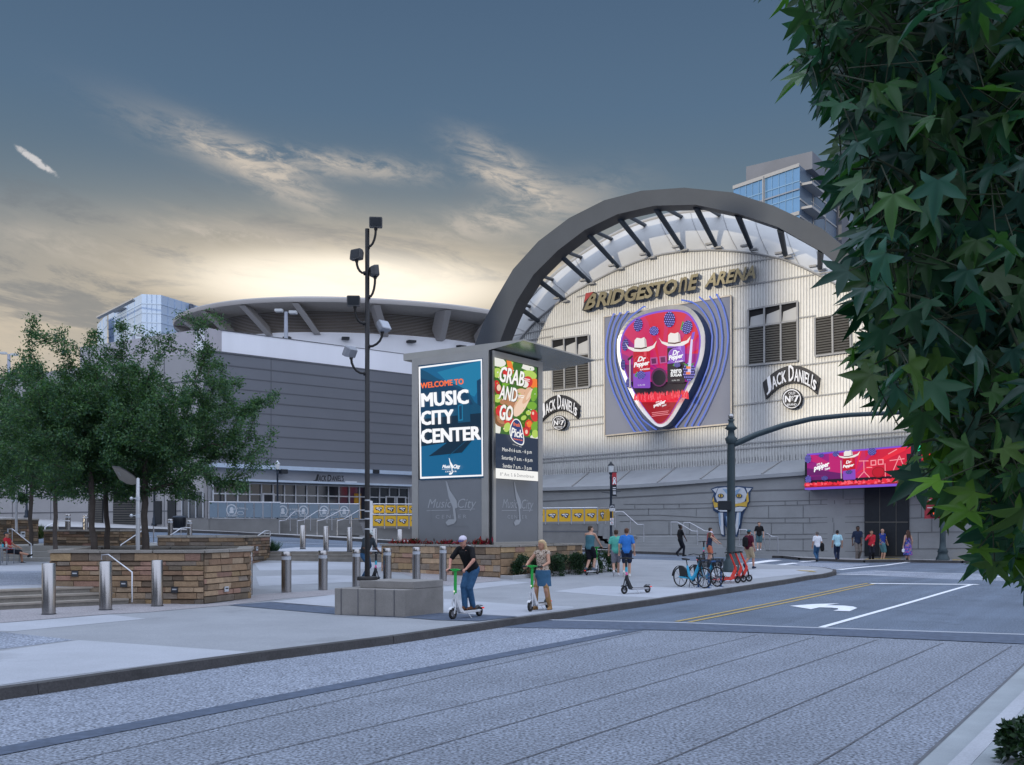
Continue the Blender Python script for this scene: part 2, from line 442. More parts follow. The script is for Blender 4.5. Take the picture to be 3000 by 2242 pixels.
m_white = mat('road_paint_white', (.74, .76, .80), .7, var=.14, vs=4, fine=.12, fs=30)
m_yel = mat('road_paint_yellow', (.40, .29, .10), .7, var=.2, vs=4, fine=.15, fs=30)
m_gut = mat('gutter_concrete', (.29, .32, .345), .8, var=.13, vs=1.2, fine=.08, fs=60, bump=.2, bs=50)
m_joint = mat('joint_filler', (.11, .115, .13), .9, var=.2)

# one sheet reaching the horizon
def ground_sheet():
    xs = [-900, -400, -200, -120] + [-90 + 3 * i for i in range(61)] + [120, 200, 400, 900]
    ys = [-900, -300, -100, -40, -10, 0, 10, 20, 28] + [30 + 2 * i for i in range(20)] + [75, 90, 120, 200, 400, 900]
    mb = MB(); n = len(ys)
    vs = [(x, y, T(x, y)) for x in xs for y in ys]
    fs = [(i * n + j, (i + 1) * n + j, (i + 1) * n + j + 1, i * n + j + 1) for i in range(len(xs) - 1) for j in range(n - 1)]
    mb.add(vs, fs); o = mb.build('ground', m_asph); o['kind'] = 'structure'; o.location.z = -.012
ground_sheet()

# street surfaces
sheet('road', [(-60, -12), (60, -12), (60, 62), (-60, 62)], 0.0, m_asph)
band_far = [(1480, 1818), (1627, 1820), (2000, 1828), (2300, 1840), (3000, 1863), (3400, 1877)]
band_near = [(3400, 1902), (3000, 1889), (2300, 1858), (2000, 1849), (1511, 1841), (1400, 1838)]
bf, bn = PL(band_far, 0), PL(band_near, 0)
kl = [(-30, -30)]
kerbpx = [(0, 2012), (91, 2000), (400, 1957), (730, 1912), (1135, 1863), (1500, 1811), (1928, 1753), (2150, 1720), (2300, 1698), (2363, 1687)]
K = PL(kerbpx)
kd = (Vector(K[5]) - Vector(K[0])).normalized()
K = [tuple(Vector(K[0]) - kd * 40)] + K
corner = PL([(2408, 1682), (2438, 1675), (2440, 1669), (2410, 1663), (2363, 1659)])
backedge = PL([(2300, 1655), (2100, 1646), (1900, 1639.5), (1750, 1635)])
near = [K[0], tuple(Vector(K[0]) + V(60, -12)), (60, -8), bn[0]] + bn[1:] + [K[5 + 1]] + [K[i] for i in range(5, 0, -1)]
sheet('crosswalk_paving', near, .004, m_aggr)
sheet('paver_band', bf + bn, .016, m_pavd)
a, b = bf[0], bf[-1]
def strip(name, pts, w, dz, m, label=None, cat=None):
    """flat line of width w along ground points"""
    L_, R_ = [], []
    for i, p in enumerate(pts):
        q0, q1 = Vector(pts[max(i - 1, 0)]), Vector(pts[min(i + 1, len(pts) - 1)])
        d = (q1 - q0).normalized(); nrm = V(-d.y, d.x)
        ww = w if not isinstance(w, (list, tuple)) else w[i]
        L_.append(tuple(Vector(p) + nrm * ww / 2)); R_.append(tuple(Vector(p) - nrm * ww / 2))
    return sheet(name, L_ + R_[::-1], dz, m, label=label, cat=cat)
strip('band_edging', [tuple(Vector(p) + V(0, .1)) for p in bf], .16, .021, m_pavl)
def dense(px0, px1, n=2, dz=0): return [P2(lerp(px0[0], px1[0], i / (n - 1)), lerp(px0[1], px1[1], i / (n - 1)), dz) for i in range(n)]
def lineG(p, q, ext=0.0, dz=0):
    a, b = Vector(P2(*p, dz)), Vector(P2(*q, dz)); d = (b - a).normalized()
    return [tuple(a - d * ext), tuple(b)]
# lighter apron between the kerb and the dark strip
strip0 = lineG((0, 2204), (1867, 1845), 6); 
sheet('gutter_apron', [strip0[0], strip0[1], bn[5], K[6], K[5], K[4], K[3], K[2], K[1], tuple(Vector(K[1]) - kd * 8)], .008, m_aggrl)
strip('paver_strip', strip0, .34, .012, m_pavd)
for i, (p, q) in enumerate([((2000, 2210), (2764, 1885)), ((2393, 2242), (2965, 1894)), ((2000, 2068), (2570, 1876)), ((2000, 1979), (2384, 1869)), ((2000, 1913), (2221, 1860)), ((1700, 1893), (1880, 1852))]):
    strip('paving_joint', lineG(p, q, 16), .018, .012, m_joint)
# right gutter, kerb and walk
gl = lineG((2687, 2242), (3000, 1950), 10); wl_ = lineG((2868, 2242), (3000, 2106), 10)
gd = (Vector(gl[1]) - Vector(gl[0])).normalized()
gl[1] = tuple(Vector(gl[1]) + gd * 12); wl_[1] = tuple(Vector(wl_[1]) + gd * 12)
sheet('gutter', [gl[0], gl[1], wl_[1], wl_[0]], .016, m_gut)
strip('paving_joint', gl, .035, .020, m_joint)
mb = MB(); nr = V(gd.y, -gd.x)
w0, w1 = Vector(wl_[0]), Vector(wl_[1])
mb.prism([tuple(w0), tuple(w0 + nr * .16), tuple(w1 + nr * .16), tuple(w1)], 0, .13)
tag(mb.build('kerb_right', m_pavl), kind='structure')
sheet('sidewalk_right', [tuple(w0 + nr * .16), tuple(w0 + nr * 12), tuple(w1 + nr * 12), tuple(w1 + nr * .16)], .125, m_gut)

# lane markings
def mark(name, pts, m, dz=.012): return sheet(name, PL(pts, 0), dz, m)
yl = lineG((2000, 1823), (2554, 1710)); yd = (Vector(yl[1]) - Vector(yl[0])).normalized(); yn = V(-yd.y, yd.x)
for s_ in (-.15, .15): strip('centre_line', [tuple(Vector(p) + yn * s_) for p in yl], .11, .010, m_yel)
sb = lineG((2550, 1710.5), (2866, 1713.5)); strip('stop_line', sb, .40, .012, m_white)
strip('lane_line', lineG((2407, 1839), (2845, 1714)), .15, .010, m_white)
def R2(x, y): return (2000 + x / 2.212, 1600 + y / 2.212)
mark('turn_arrow', [R2(*p) for p in [(693, 390), (860, 378), (1015, 374), (930, 386), (1050, 389), (1105, 395), (1132, 404), (1082, 425), (975, 422), (1010, 413), (1004, 406), (960, 402), (885, 400), (832, 412)]], m_white)
mark('crossing_bar', [(2166, 1654), (2257, 1641), (2293, 1642.5), (2199, 1654.6), (2182, 1657)], m_white)
for p, q, w in [((2228, 1661.5), (2330, 1650), .3), ((2233, 1663), (2332, 1651), .3), ((2345, 1647), (2429, 1641), .3), ((2458, 1670), (2650, 1649), .3), ((2650, 1649), (2701, 1643.6), .3), ((2450, 1683.6), (2599, 1686), .25), ((2563, 1674), (2890, 1683), .16), ((2870, 1688), (3000, 1694), .3)]:
    strip('crossing_line', lineG(p, q), w, .012, m_white)
sheet('crosswalk_paving', PL([(2445, 1670), (2560, 1653), (2340, 1648), (2320, 1653), (2345, 1658)], 0), .006, m_aggrl)
sheet('crosswalk_paving', PL([(2448, 1681), (2560, 1671.5), (2900, 1684), (3100, 1694), (3100, 1708), (2760, 1697)], 0), .006, m_aggrl)

# plaza: sidewalk and paved terraces
def zpl(x, y): return T(x, y)
plaza = K + corner + backedge
# left side of the plaza behind
pl_left = [(-9.0, 47.2), (-20, 47.2), (-60, 47.2), (-60, -20)]
plz = K + corner + backedge + [(2.2, 51.5), (0, 51.5), (-4, 50.0)] + pl_left
sheet('plaza', plz, .15, m_pav)
# kerb face
mb = MB()
ring = K + corner
for i in range(len(ring) - 1):
    p, q = ring[i], ring[i + 1]
    k = max(1, int((Vector(q) - Vector(p)).length / 2))
    for j in range(k):
        a = Vector(p).lerp(Vector(q), j / k); b = Vector(p).lerp(Vector(q), (j + 1) / k)
        d = (b - a).normalized(); nrm = V(d.y, -d.x) * .14
        za, zb = T(a.x, a.y), T(b.x, b.y)
        mb.add([(a.x, a.y, za + .156), (b.x, b.y, zb + .156), (b.x + nrm.x, b.y + nrm.y, zb + .15), (a.x + nrm.x, a.y + nrm.y, za + .15), (a.x + nrm.x * 1.15, a.y + nrm.y * 1.15, za - .02), (b.x + nrm.x * 1.15, b.y + nrm.y * 1.15, zb - .02)], [(0, 3, 2, 1), (3, 4, 5, 2)])
tag(mb.build('kerb', m_kerb), kind='structure')
_il = [0]
def inlay(pts, m, dz=None, name='paving_inlay'):
    _il[0] += 1
    return sheet(name, PL(pts), .154 if dz is None else dz, m)
q3 = lambda x, y: (x / 2.755, 1400 + y / 2.755)
inlay([q3(-60, 1182), q3(0, 1175), q3(880, 1105), q3(1180, 1140), q3(100, 1242), q3(-60, 1240)], m_pavl)
inlay([q3(-300, 1420), q3(0, 1400), q3(640, 1312), q3(2000, 1407), (735, 1911), q3(250, 1638), q3(-300, 1720)], m_pavl)
inlay([q3(-300, 1250), q3(0, 1245), q3(600, 1310), q3(0, 1385), q3(-300, 1410)], m_aggrl)
inlay([(0, 1784), (240, 1765), (390, 1752), (560, 1775), (668, 1764), (760, 1742), (985, 1728), (1000, 1742), (830, 1755), (668, 1774), (430, 1795), (318, 1800), (0, 1826)], m_pavp, .1575)
inlay([(668, 1774), (791, 1765), (983, 1782), (1180, 1798), (1283, 1797), (1518, 1808), (1403, 1821), (1280, 1818), (1180, 1810), (980, 1801), (700, 1777)], m_pavd, .161)
inlay([(812, 1763), (985, 1743), (985, 1780), (795, 1765)], m_pavl, .1645)
inlay([(1300, 1719), (1480, 1702), (1556, 1707), (1382, 1727), (1300, 1734)], m_pavl)
inlay([(1300, 1755), (1507, 1771), (1680, 1778), (1680, 1782), (1518, 1806), (1300, 1795)], m_pavl)
inlay([(1620, 1733), (1747, 1717), (1985, 1722), (2080, 1714), (2120, 1722), (1928, 1752), (1810, 1748)], m_pavl)
inlay([(1149, 1671), (1290, 1668), (1465, 1694), (1466, 1702), (1310, 1716), (1250, 1702)], m_pavp, .1575)
inlay([(2020, 1681), (2230, 1668), (2400, 1668), (2350, 1682), (2100, 1707)], m_pavl)
inlay([(2330, 1671), (2382, 1673), (2392, 1677), (2350, 1674)], m_yel, .164, 'tactile_strip')
inlay([(745, 1650), (1115, 1647), (1130, 1660), (1080, 1668), (760, 1672)], m_pavl)
inlay([(750, 1690), (930, 1684), (1110, 1690), (1100, 1702), (760, 1718)], m_pavl)

# raised plaza on the left and its steps
step_m = mat('step_stone', (.22, .205, .185), .85, var=.2, vs=2.5, fine=.12, fs=40, bump=.4, bs=30)
trd_m = mat('step_tread', (.30, .27, .235), .85, var=.2, vs=2.5, bump=.2, bs=30)
sA, sB = Vector((-13.4, 23.4)), Vector((-9.85, 26.3))
sd_ = (sB - sA).normalized(); sn = V(-sd_.y, sd_.x)
mb = MB()
for i in range(3):
    a, b = sA + sn * .34 * i, sB + sn * .34 * i
    c, d = sA + sn * .34 * (i + 1), sB + sn * .34 * (i + 1)
    z0, z1 = .15 + .15 * i, .15 + .15 * (i + 1)
    ext = -sd_ * 8
    a, c = a + ext, c + ext
    mb.add([(*a, z0), (*b, z0), (*b, z1 - .05), (*a, z1 - .05)], [(0, 1, 2, 3)], 0)
    o2 = -sn * .03
    mb.add([(*(a + o2), z1 - .05), (*(b + o2), z1 - .05), (*(b + o2), z1), (*(a + o2), z1)], [(0, 1, 2, 3)], 1)
    mb.add([(*(a + o2), z1), (*(b + o2), z1), (*d, z1), (*c, z1)], [(0, 1, 2, 3)], 1)
tag(mb.build('plaza_steps', [step_m, trd_m]), kind='structure')
rp = [tuple(sA + sn * 1.0 - sd_ * 8), tuple(sB + sn * 1.0), (-9.0, 28.4), (-12.4, 43.4), (-40, 43.4), (-40, 23)]
sheet('raised_plaza', rp, .602, m_pavl, zf=lambda x, y: 0)
inl = lambda pts, m: sheet('paving_inlay', [(G0(u, v, .602).x, G0(u, v, .602).y) for u, v in pts], .606, m, zf=lambda x, y: 0)
inl([(-60, 1676), (150, 1672), (150, 1712), (-60, 1718)], m_aggrl)
# seat steps behind the raised plaza
mb = MB()
for i in range(3):
    z0 = .60 + .24 * i
    mb.box((-26.5, 43.4 + .8 * i + 4, z0 + .12), (28.2, 8, .24))
tag(mb.build('seat_steps', [mat('seat_step_concrete', (.27, .265, .25), .85, var=.15, vs=2, fine=.1, fs=40)]), kind='structure')
# middle steps and back terrace
mb = MB()
for i in range(3):
    z1 = .62 + .14 * (i + 1)
    mb.box((-7.6, 46.0 + .4 * i + 5, z1 - .25), (8.6, 10, .5), mi=0)
tag(mb.build('terrace_steps', [step_m]), kind='structure')
sheet('terrace', [(-11.9, 46.83), (-3.3, 46.83), (-3.3, 55), (-11.9, 56.5)], 1.046, m_pavl, zf=lambda x, y: 0)
# arena-side sidewalk
ak = PL([(0, 1540), (420, 1549), (700, 1559.5), (1212, 1588), (1703, 1609), (2000, 1620), (2298, 1629), (2345, 1634), (2530, 1641), (2640, 1640), (2817, 1643), (3000, 1640)], .15)
sheet('arena_sidewalk', [(-70, 70)] + ak + [(60, 62), (60, 100), (-70, 100)], .15, m_walk)
mb = MB()
akd = []
for i in range(len(ak) - 1):
    for j in range(6): akd.append(Vector(ak[i]).lerp(Vector(ak[i + 1]), j / 6))
for i in range(len(akd) - 1):
    a, b = akd[i], akd[i + 1]; d = (b - a).normalized(); nrm = V(d.y, -d.x) * .15
    za, zb = T(a.x, a.y), T(b.x, b.y)
    mb.add([(a.x, a.y, za + .155), (b.x, b.y, zb + .155), (b.x + nrm.x, b.y + nrm.y, zb + .15), (a.x + nrm.x, a.y + nrm.y, za + .15), (a.x + nrm.x, a.y + nrm.y, za - .03), (b.x + nrm.x, b.y + nrm.y, zb - .03)], [(0, 1, 2, 3), (3, 2, 5, 4)])
tag(mb.build('kerb_arena', m_kerb), kind='structure')
sheet('tactile_strip', PL([(2530, 1640), (2640, 1639), (2636, 1636), (2540, 1637)]), .16, m_yel)
sheet('tactile_strip', PL([(2790, 1642), (2850, 1642), (2850, 1639.6), (2790, 1639.6)]), .16, m_yel)
# faint lane lines on the far street
strip('lane_line', [P2(u, v, 0) for u, v in [(0, 1563), (420, 1572), (760, 1586), (1120, 1603)]], .14, .012, m_pavl)
strip('lane_line', [P2(u, v, 0) for u, v in [(1710, 1623), (1900, 1630), (2080, 1636)]], .14, .012, m_pavl)
# ================================================================== arena
FP0 = V(24.9, 68, 0); FN = V(-.563, -.826, 0).normalized(); FE = V(-FN.y, FN.x, 0) * -1
if FE.x < 0: FE = -FE
def Fc(u, v, off=0.0): return onplane(u, v, FP0 + FN * off, FN)
def ray_plan(u, off): p = Fc(u, HOR, off); return p
def Q6(x, y): return (1400 + x / 1.8367, 500 + y / 1.8367)
def Q7(x, y): return (1500 + x / 2.755, 1350 + y / 2.755)
def Q8(x, y): return (2200 + x / 2.755, 1150 + y / 2.755)
def resample(pts, n):
    pts = [Vector(p) for p in pts]; d = [0]
    for i in range(1, len(pts)): d.append(d[-1] + (pts[i] - pts[i - 1]).length)
    out = []
    for k in range(n):
        t = d[-1] * k / (n - 1); j = 0
        while j < len(d) - 2 and d[j + 1] < t: j += 1
        out.append(pts[j].lerp(pts[j + 1], (t - d[j]) / max(1e-9, d[j + 1] - d[j])))
    return out
m_corr = mat('corrugated_steel', (.55, .55, .54), .5, metal=.25, var=.10, vs=.25, fine=.05, fs=4)
m_seam = mat('seam_metal', (.30, .30, .30), .6, var=.1)
m_fascia = mat('white_roof_edge', (.43, .43, .425), .65, metal=.05, var=.10, vs=.3)
m_arch = mat('arch_steel', (.042, .05, .062), .55, metal=.2, var=.12, vs=.3)
m_strut = mat('strut_steel', (.03, .042, .06), .5, metal=.3, var=.1)
m_stone = mat('stone_panel', (.255, .265, .275), .8, var=.10, vs=.8, fine=.05, fs=30, bump=.1, bs=40)
m_ledge = mat('ledge_stone', (.30, .315, .335), .75, var=.12, vs=.5)
m_blk = mat('dark_metal', (.018, .022, .028), .45, metal=.3, var=.15)
m_louv = mat('louvre_metal', (.12, .115, .105), .6, metal=.3, var=.1)
m_void = mat('dark_opening', (.012, .012, .014), .9, var=0)
m_white = MATS['road_paint_white']

arena = thing('arena', 'large arena with a ribbed silver front under a big dark grey arch', 'arena', (10, 78, 0))
# ---- corrugated front wall
C1 = [(1440, 1180), (1480, 1065), (1525, 993), (1572, 940), (1629, 892), (1680, 858), (1737, 827), (1800, 795), (1868, 767), (1935, 747), (1999, 737), (2080, 733), (2162, 737), (2230, 746), (2293, 759), (2350, 782), (2407, 810), (2489, 854), (2560, 915), (2630, 1000), (2700, 1120)]
C1w = [Fc(u, v) for u, v in C1]
s_of = lambda p: (p - FP0).dot(FE)
C1s = [(s_of(p), p.z) for p in C1w]
def ztop(s):
    for i in range(len(C1s) - 1):
        if C1s[i][0] <= s <= C1s[i + 1][0]:
            return lerp(C1s[i][1], C1s[i + 1][1], (s - C1s[i][0]) / (C1s[i + 1][0] - C1s[i][0]))
    return C1s[0][1] if s < C1s[0][0] else C1s[-1][1]
sL, sR = C1s[0][0], C1s[-1][0]
pa, pb = Fc(1587, 1392), Fc(2360, 1346)
def zbot(s): return lerp(pa.z, pb.z, (s - s_of(pa)) / (s_of(pb) - s_of(pa)))
def fpt(s, z, off=0.0): p = FP0 + FE * s + FN * off; return V(p.x, p.y, z)
mb = MB(); per = .21; k = int((sR - sL) / per)
prof = [(0, 0), (.30, 0), (.40, .066), (.74, .066), (.86, 0)]
cols = []
for i in range(k):
    for a, o in prof:
        s = sL + (i + a) * per; cols.append((s, o))
vs = []
for s, o in cols: vs += [fpt(s, zbot(s) - .1, o), fpt(s, ztop(s), o)]
mb.add(vs, [(2 * i, 2 * i + 2, 2 * i + 3, 2 * i + 1) for i in range(len(cols) - 1)])
mb.build('ribbed_wall', m_corr, arena, True)
# girt lines
mb = MB()
def seam(p, q, w=.09, off=.085, d=.06):
    a, b = Fc(*p, off), Fc(*q, off); mb.beam(a, b, d, w)
for p, q in [((1587, 1140), (1772, 1128)), ((1587, 1238), (1772, 1220)), ((2141, 965), (2197, 958)), ((2141, 1075), (2197, 1071)), ((2338, 1072), (2520, 1050)), ((2338, 932), (2390, 925)),
             ((1530, 1000), (1620, 985)), ((1730, 938), (1500, 985)), ((1690, 870), (2000, 800)), ((2000, 800), (2330, 745)), ((2141, 842), (2480, 790)), ((1735, 1055), (1772, 1052)), ((1587, 1045), (1620, 1040)),
             ((2141, 1190), (2560, 1140)), ((1587, 1345), (2130, 1303)), ((2130, 1303), (2660, 1264)), ((1587, 1355), (2130, 1318)), ((2130, 1318), (2660, 1278)), ((1600, 1260), (1772, 1240)), ((2250, 742), (2400, 905))][:-1]:
    seam(p, q)
mb.build('wall_seam', m_seam, arena, True)
# curved cap line along the top of the wall
mb = MB(); cw = resample([p + FN * .1 for p in C1w], 70)
mb.tube(cw, .09, 6); mb.build('wall_cap', m_seam, arena, True)
# ---- sloping white roof edge and roof behind it
C2 = [(1412, 1180), (1442, 1065), (1476, 990), (1509, 930), (1545, 886), (1580, 848), (1640, 792), (1705, 745), (1770, 703), (1836, 669), (1890, 648), (1944, 633), (2005, 622), (2070, 617), (2140, 621), (2210, 634), (2290, 662), (2365, 702), (2440, 756), (2510, 828), (2562, 895), (2596, 970), (2618, 1060)]
C2w = [Fc(u, v, -2.6) for u, v in C2]
n = 72; A, B = resample(C1w, n), resample(C2w, n)
rows = []
for t in (0, .25, .5, .75, 1):
    rows.append([a.lerp(b, t) + FN * (.55 * math.sin(math.pi * t)) for a, b in zip(A, B)])
mb = MB(); mb.loft(rows)
for i in range(3, n, 4): mb.tube([r[i] + FN * .02 for r in rows], .028, 4, 1, False)
mb.build('roof_edge', [m_fascia, m_seam], arena, True)
mb = MB(); mb.loft([B, [b - FN * 14 for b in B], [b - FN * 34 + V(0, 0, -2) for b in B]]); mb.build('barrel_roof', m_fascia, arena, True)
mb = MB(); mb.tube(resample([p + FN * .02 for p in C2w], 70), .16, 6); mb.build('roof_trim', m_seam, arena, True)
# ---- arch
ARCH = [((1255, 1425), (1385, 1420)), ((1300, 1290), (1420, 1290)), ((1352, 1110), (1440, 1085)), ((1395, 1000), (1468, 992)), ((1418, 940), (1490, 935)), ((1452, 876), (1515, 880)), ((1503, 789), (1563, 805)), ((1577, 707), (1634, 734)), ((1667, 639), (1713, 674)), ((1770, 587), (1808, 628)), ((1879, 559), (1917, 603)), ((2004, 550), (2037, 600)), ((2146, 564), (2162, 626)), ((2266, 603), (2278, 665)), ((2407, 669), (2402, 734)), ((2505, 750), (2495, 812)), ((2590, 830), (2575, 892)), ((2680, 935), (2655, 990)), ((2760, 1050), (2728, 1090)), ((2830, 1220), (2790, 1240)), ((2872, 1380), (2825, 1390))]
mb = MB(); rows = []
for o, i in ARCH:
    of, inn = Fc(*o, 4.4), Fc(*i, 4.4)
    rows.append([of, inn, inn - FN * 1.5, of - FN * 1.5])
mb.loft(rows, closed=True, smooth=False, caps=True); mb.build('arch', m_arch, arena, True)
# ---- struts, braces, floodlights at their feet
for (b, a) in [((325, 810), (200, 722)), ((460, 695), (300, 570)), ((600, 600), (422, 437)), ((755, 520), (577, 325)), ((925, 460), (748, 242)), ((1100, 420), (952, 196)), ((1280, 405), (1172, 195)), ((1470, 415), (1397, 238)), ((1655, 455), (1627, 320)), ((1840, 525), (1845, 432)), ((2020, 620), (2040, 560))]:
    pb_, pa_ = Fc(*Q6(*b), .35), Fc(*Q6(*a), 3.6)
    mb = MB(); mb.tube([pb_, pa_], [.17, .22], 8); st = mb.build('strut', m_strut, arena, True)
    mb = MB(); mb.obox(pb_ + FN * .3 - FE * .55 + V(0, 0, .0), FE * .5, FN * .35, V(0, 0, .13)); mb.obox(pb_ - FE * .1 - FN * .3 + V(0, 0, -.2), FE * .55, FN * .4, V(0, 0, .12))
    mb.build('foot_light', m_seam, st, None if False else arena.location)
for (a, b) in [((205, 708), (300, 738)), ((300, 553), (410, 590)), ((440, 423), (560, 470)), ((590, 310), (725, 372)), ((780, 230), (905, 298)), ((990, 193), (1100, 252)), ((1240, 203), (1300, 240)), ((140, 885), (170, 900))]:
    mb = MB(); mb.tube([Fc(*Q6(*a), 2.9), Fc(*Q6(*b), -2.3)], .15, 6); mb.build('brace', m_strut, arena, True)
# ---- louvred windows
def window(q, rows_, cols_, open_top):
    """q: tl,tr,br,bl pixel corners"""
    tl, tr, br, bl = [Fc(u, v, .10) for u, v in q]
    mb = MB(); mb.slab([tl, tr, br, bl], -FN * .05); w = mb.build('window', m_void, arena, True)
    f = lambda a, b: (tl.lerp(tr, a)).lerp(bl.lerp(br, a), b)
    mb = MB()
    for i in range(rows_):
        b = lerp(open_top, 1, (i + .5) / rows_); p, q_ = f(.01, b), f(.99, b)
        h = (f(.5, 1) - f(.5, open_top)).length / rows_
        mb.obox(p + V(0, 0, -h * .32) + FN * .10, q_ - p, FN * -.08 + V(0, 0, h * .5), V(0, 0, .05) + FN * .02)
    mb.build('louvre', m_louv, w, arena.location)
    mb = MB()
    for i in range(cols_ + 1):
        p, q_ = f(i / cols_, 0), f(i / cols_, 1); mb.beam(p + FN * .12, q_ + FN * .12, .12, .12, up=FN)
    for b in (0, open_top, 1):
        if b == 0 and not open_top: continue
        p, q_ = f(0, b), f(1, b); mb.beam(p + FN * .125, q_ + FN * .125, .11, .12)
    mb.build('frame', m_seam, w, arena.location)
    if open_top:
        mb = MB()
        for i in range(cols_):
            a, b_ = f((i + .12) / cols_, open_top * .42), f((i + .95) / cols_, open_top * (.25 if i else .35)); c, d = f((i + .95) / cols_, open_top * .95), f((i + .05) / cols_, open_top * .95)
            mb.poly([p + FN * .01 for p in (a, b_, c, d)])
        mb.build('blind', m_fascia, w, arena.location)
window([Q6(1458, 750), Q6(1722, 705), Q6(1725, 1025), Q6(1458, 1050)], 16, 3, .32)
window([Q6(403, 912), Q6(600, 885), Q6(605, 1165), Q6(405, 1187)], 14, 3, .36)
window([Q6(1816, 792), Q6(2005, 760), Q6(2010, 975), Q6(1818, 1000)], 15, 2, 0)
# ---- stone base, ledge, big dark door
def OFF(u): return 2.0 + 2.2 * max(0, min(1, (2530 - u) / 940)) ** .8
us = [1430, 1500, 1587, 1680, 1800, 1930, 2055, 2235, 2370, 2450, 2533, 2664, 2760, 2860]
def vtop(u): return float(np.interp(u, [1430, 1587, 1819, 1965, 2298, 2358, 2700, 2860], [1436, 1429, 1423, 1413, 1386, 1382, 1358, 1346]))
base = [Fc(u, vtop(u), OFF(u)) for u in us]
def basept(u, v):
    i = max(j for j in range(len(us) - 1) if us[j] <= u) if u >= us[0] else 0
    a, b = base[i], base[i + 1]; d = V(b.x - a.x, b.y - a.y, 0).normalized(); nn = V(d.y, -d.x, 0)
    return onplane(u, v, V(a.x, a.y, 0), nn), nn
mb = MB(); nb = len(us)
pts = [V(p.x, p.y, -1) for p in base] + base
mb.add(pts, [(i, i + 1, nb + i + 1, nb + i) for i in range(nb - 1)])
e = base[-1]; mb.add([V(e.x, e.y, -1), V(e.x + 20, e.y + 28, -1), V(e.x + 20, e.y + 28, e.z + 4), e], [(0, 1, 2, 3)])
base_mb = mb
top = [Fc(u, float(np.interp(u, [1430, 1587, 1790, 2130, 2360, 2700, 2860], [1402, 1392, 1383, 1361, 1346, 1320, 1308])), 0.0) for u in us]
mb = MB(); mb.loft([[b + FN * .25 + V(0, 0, -.25) for b in base], [b + FN * .25 for b in base], top, [t_ + V(0, 0, .4) for t_ in top]], smooth=False); 
for i in range(nb - 1):
    if us[i] in (1930, 2235, 2055, 1800, 1680, 2370): mb.beam(base[i] + FN * .2 + V(0, 0, .06), top[i] + V(0, 0, .06) - FE * -1.4, .10, .08, 1)
mb.build('ledge', [m_ledge, m_seam], arena, True)
mb = base_mb
def jline(pts, w):
    P = [basept(u, v) for u, v in pts]
    for (p, n1_), (q, n2_) in zip(P, P[1:]): mb.beam(p + n1_ * .012, q + n1_ * .012, .03, w, 1)
m_jl = mat('stone_joint', (.13, .135, .145), .9, var=0)
for pts, w in [([Q7(240, 328), Q7(820, 300), Q7(1290, 275), (2054, 1444), (2130, 1441), (2234, 1437), (2369, 1434), (2449, 1432), (2532, 1430)], .09),
               ([Q7(900, 352), Q7(1290, 350), (2054, 1476), (2234, 1469), (2369, 1466), (2532, 1462)], .035), ([Q7(840, 392), Q7(1290, 388), (2054, 1489), (2234, 1482), (2369, 1479), (2532, 1476)], .035),
               ([Q7(860, 440), (1929, 1509), (2054, 1516), (2234, 1518), (2369, 1517), (2532, 1514)], .035), ([Q7(870, 490), (1929, 1524), (2054, 1530), (2234, 1532), (2369, 1532), (2532, 1530)], .035),
               ([Q7(1000, 600), (1929, 1566), (2054, 1566), (2234, 1566), (2369, 1565), (2532, 1563)], .035), ([(1930, 1580), (2054, 1580), (2234, 1580), (2369, 1579), (2532, 1577)], .035), ([(2240, 1612), (2369, 1614), (2532, 1616)], .035),
               ([(2665, 1480), (2760, 1476), (2858, 1470)], .035), ([(2665, 1518), (2760, 1516), (2858, 1513)], .035), ([(2665, 1560), (2760, 1559), (2858, 1558)], .035), ([(2665, 1608), (2760, 1608), (2858, 1606)], .035)]:
    jline(pts, w)
for u, v0, v1 in [(1990, 1476, 1488), (2040, 1489, 1512), (1900, 1489, 1509), (1860, 1480, 1492), (1945, 1478, 1489), (2020, 1530, 1565), (1960, 1530, 1565), (2252, 1482, 1517), (2353, 1482, 1517), (2300, 1469, 1481), (2336, 1469, 1481), (2371, 1440, 1478), (2405, 1466, 1478), (2445, 1466, 1477), (2490, 1466, 1477), (2300, 1518, 1531), (2372, 1518, 1531), (2440, 1517, 1530), (2353, 1532, 1564), (2300, 1566, 1578), (2440, 1564, 1577), (2260, 1532, 1564), (2353, 1580, 1613), (2470, 1432, 1462), (2443, 1532, 1563), (2700, 1480, 1516), (2730, 1518, 1559), (2690, 1560, 1607)]:
    (p, n1_), (q, _) = basept(u, v0), basept(u, v1); mb.beam(p + n1_ * .012, q + n1_ * .012, .03, .03, 1, up=n1_)
mb.build('stone_base', [m_stone, m_jl], arena, True)
mb = MB(); dq = [basept(u, v) for u, v in [(2534, 1425), (2664, 1418), (2664, 1629), (2534, 1630)]]; dn = dq[0][1]
mb.slab([p + dn * .12 for p, _ in dq], -dn * .2); door = mb.build('door', m_blk, arena, True)
mb = MB()
for u in (2579, 2627): (p, _), (q, _) = basept(u, 1430), basept(u, 1628); mb.beam(p + dn * .13, q + dn * .13, .03, .05, up=dn)
(p, _), (q, _) = basept(2536, 1530), basept(2662, 1530); mb.beam(p + dn * .13, q + dn * .13, .03, .06)
mb.build('door_joint', m_louv, door, arena.location)
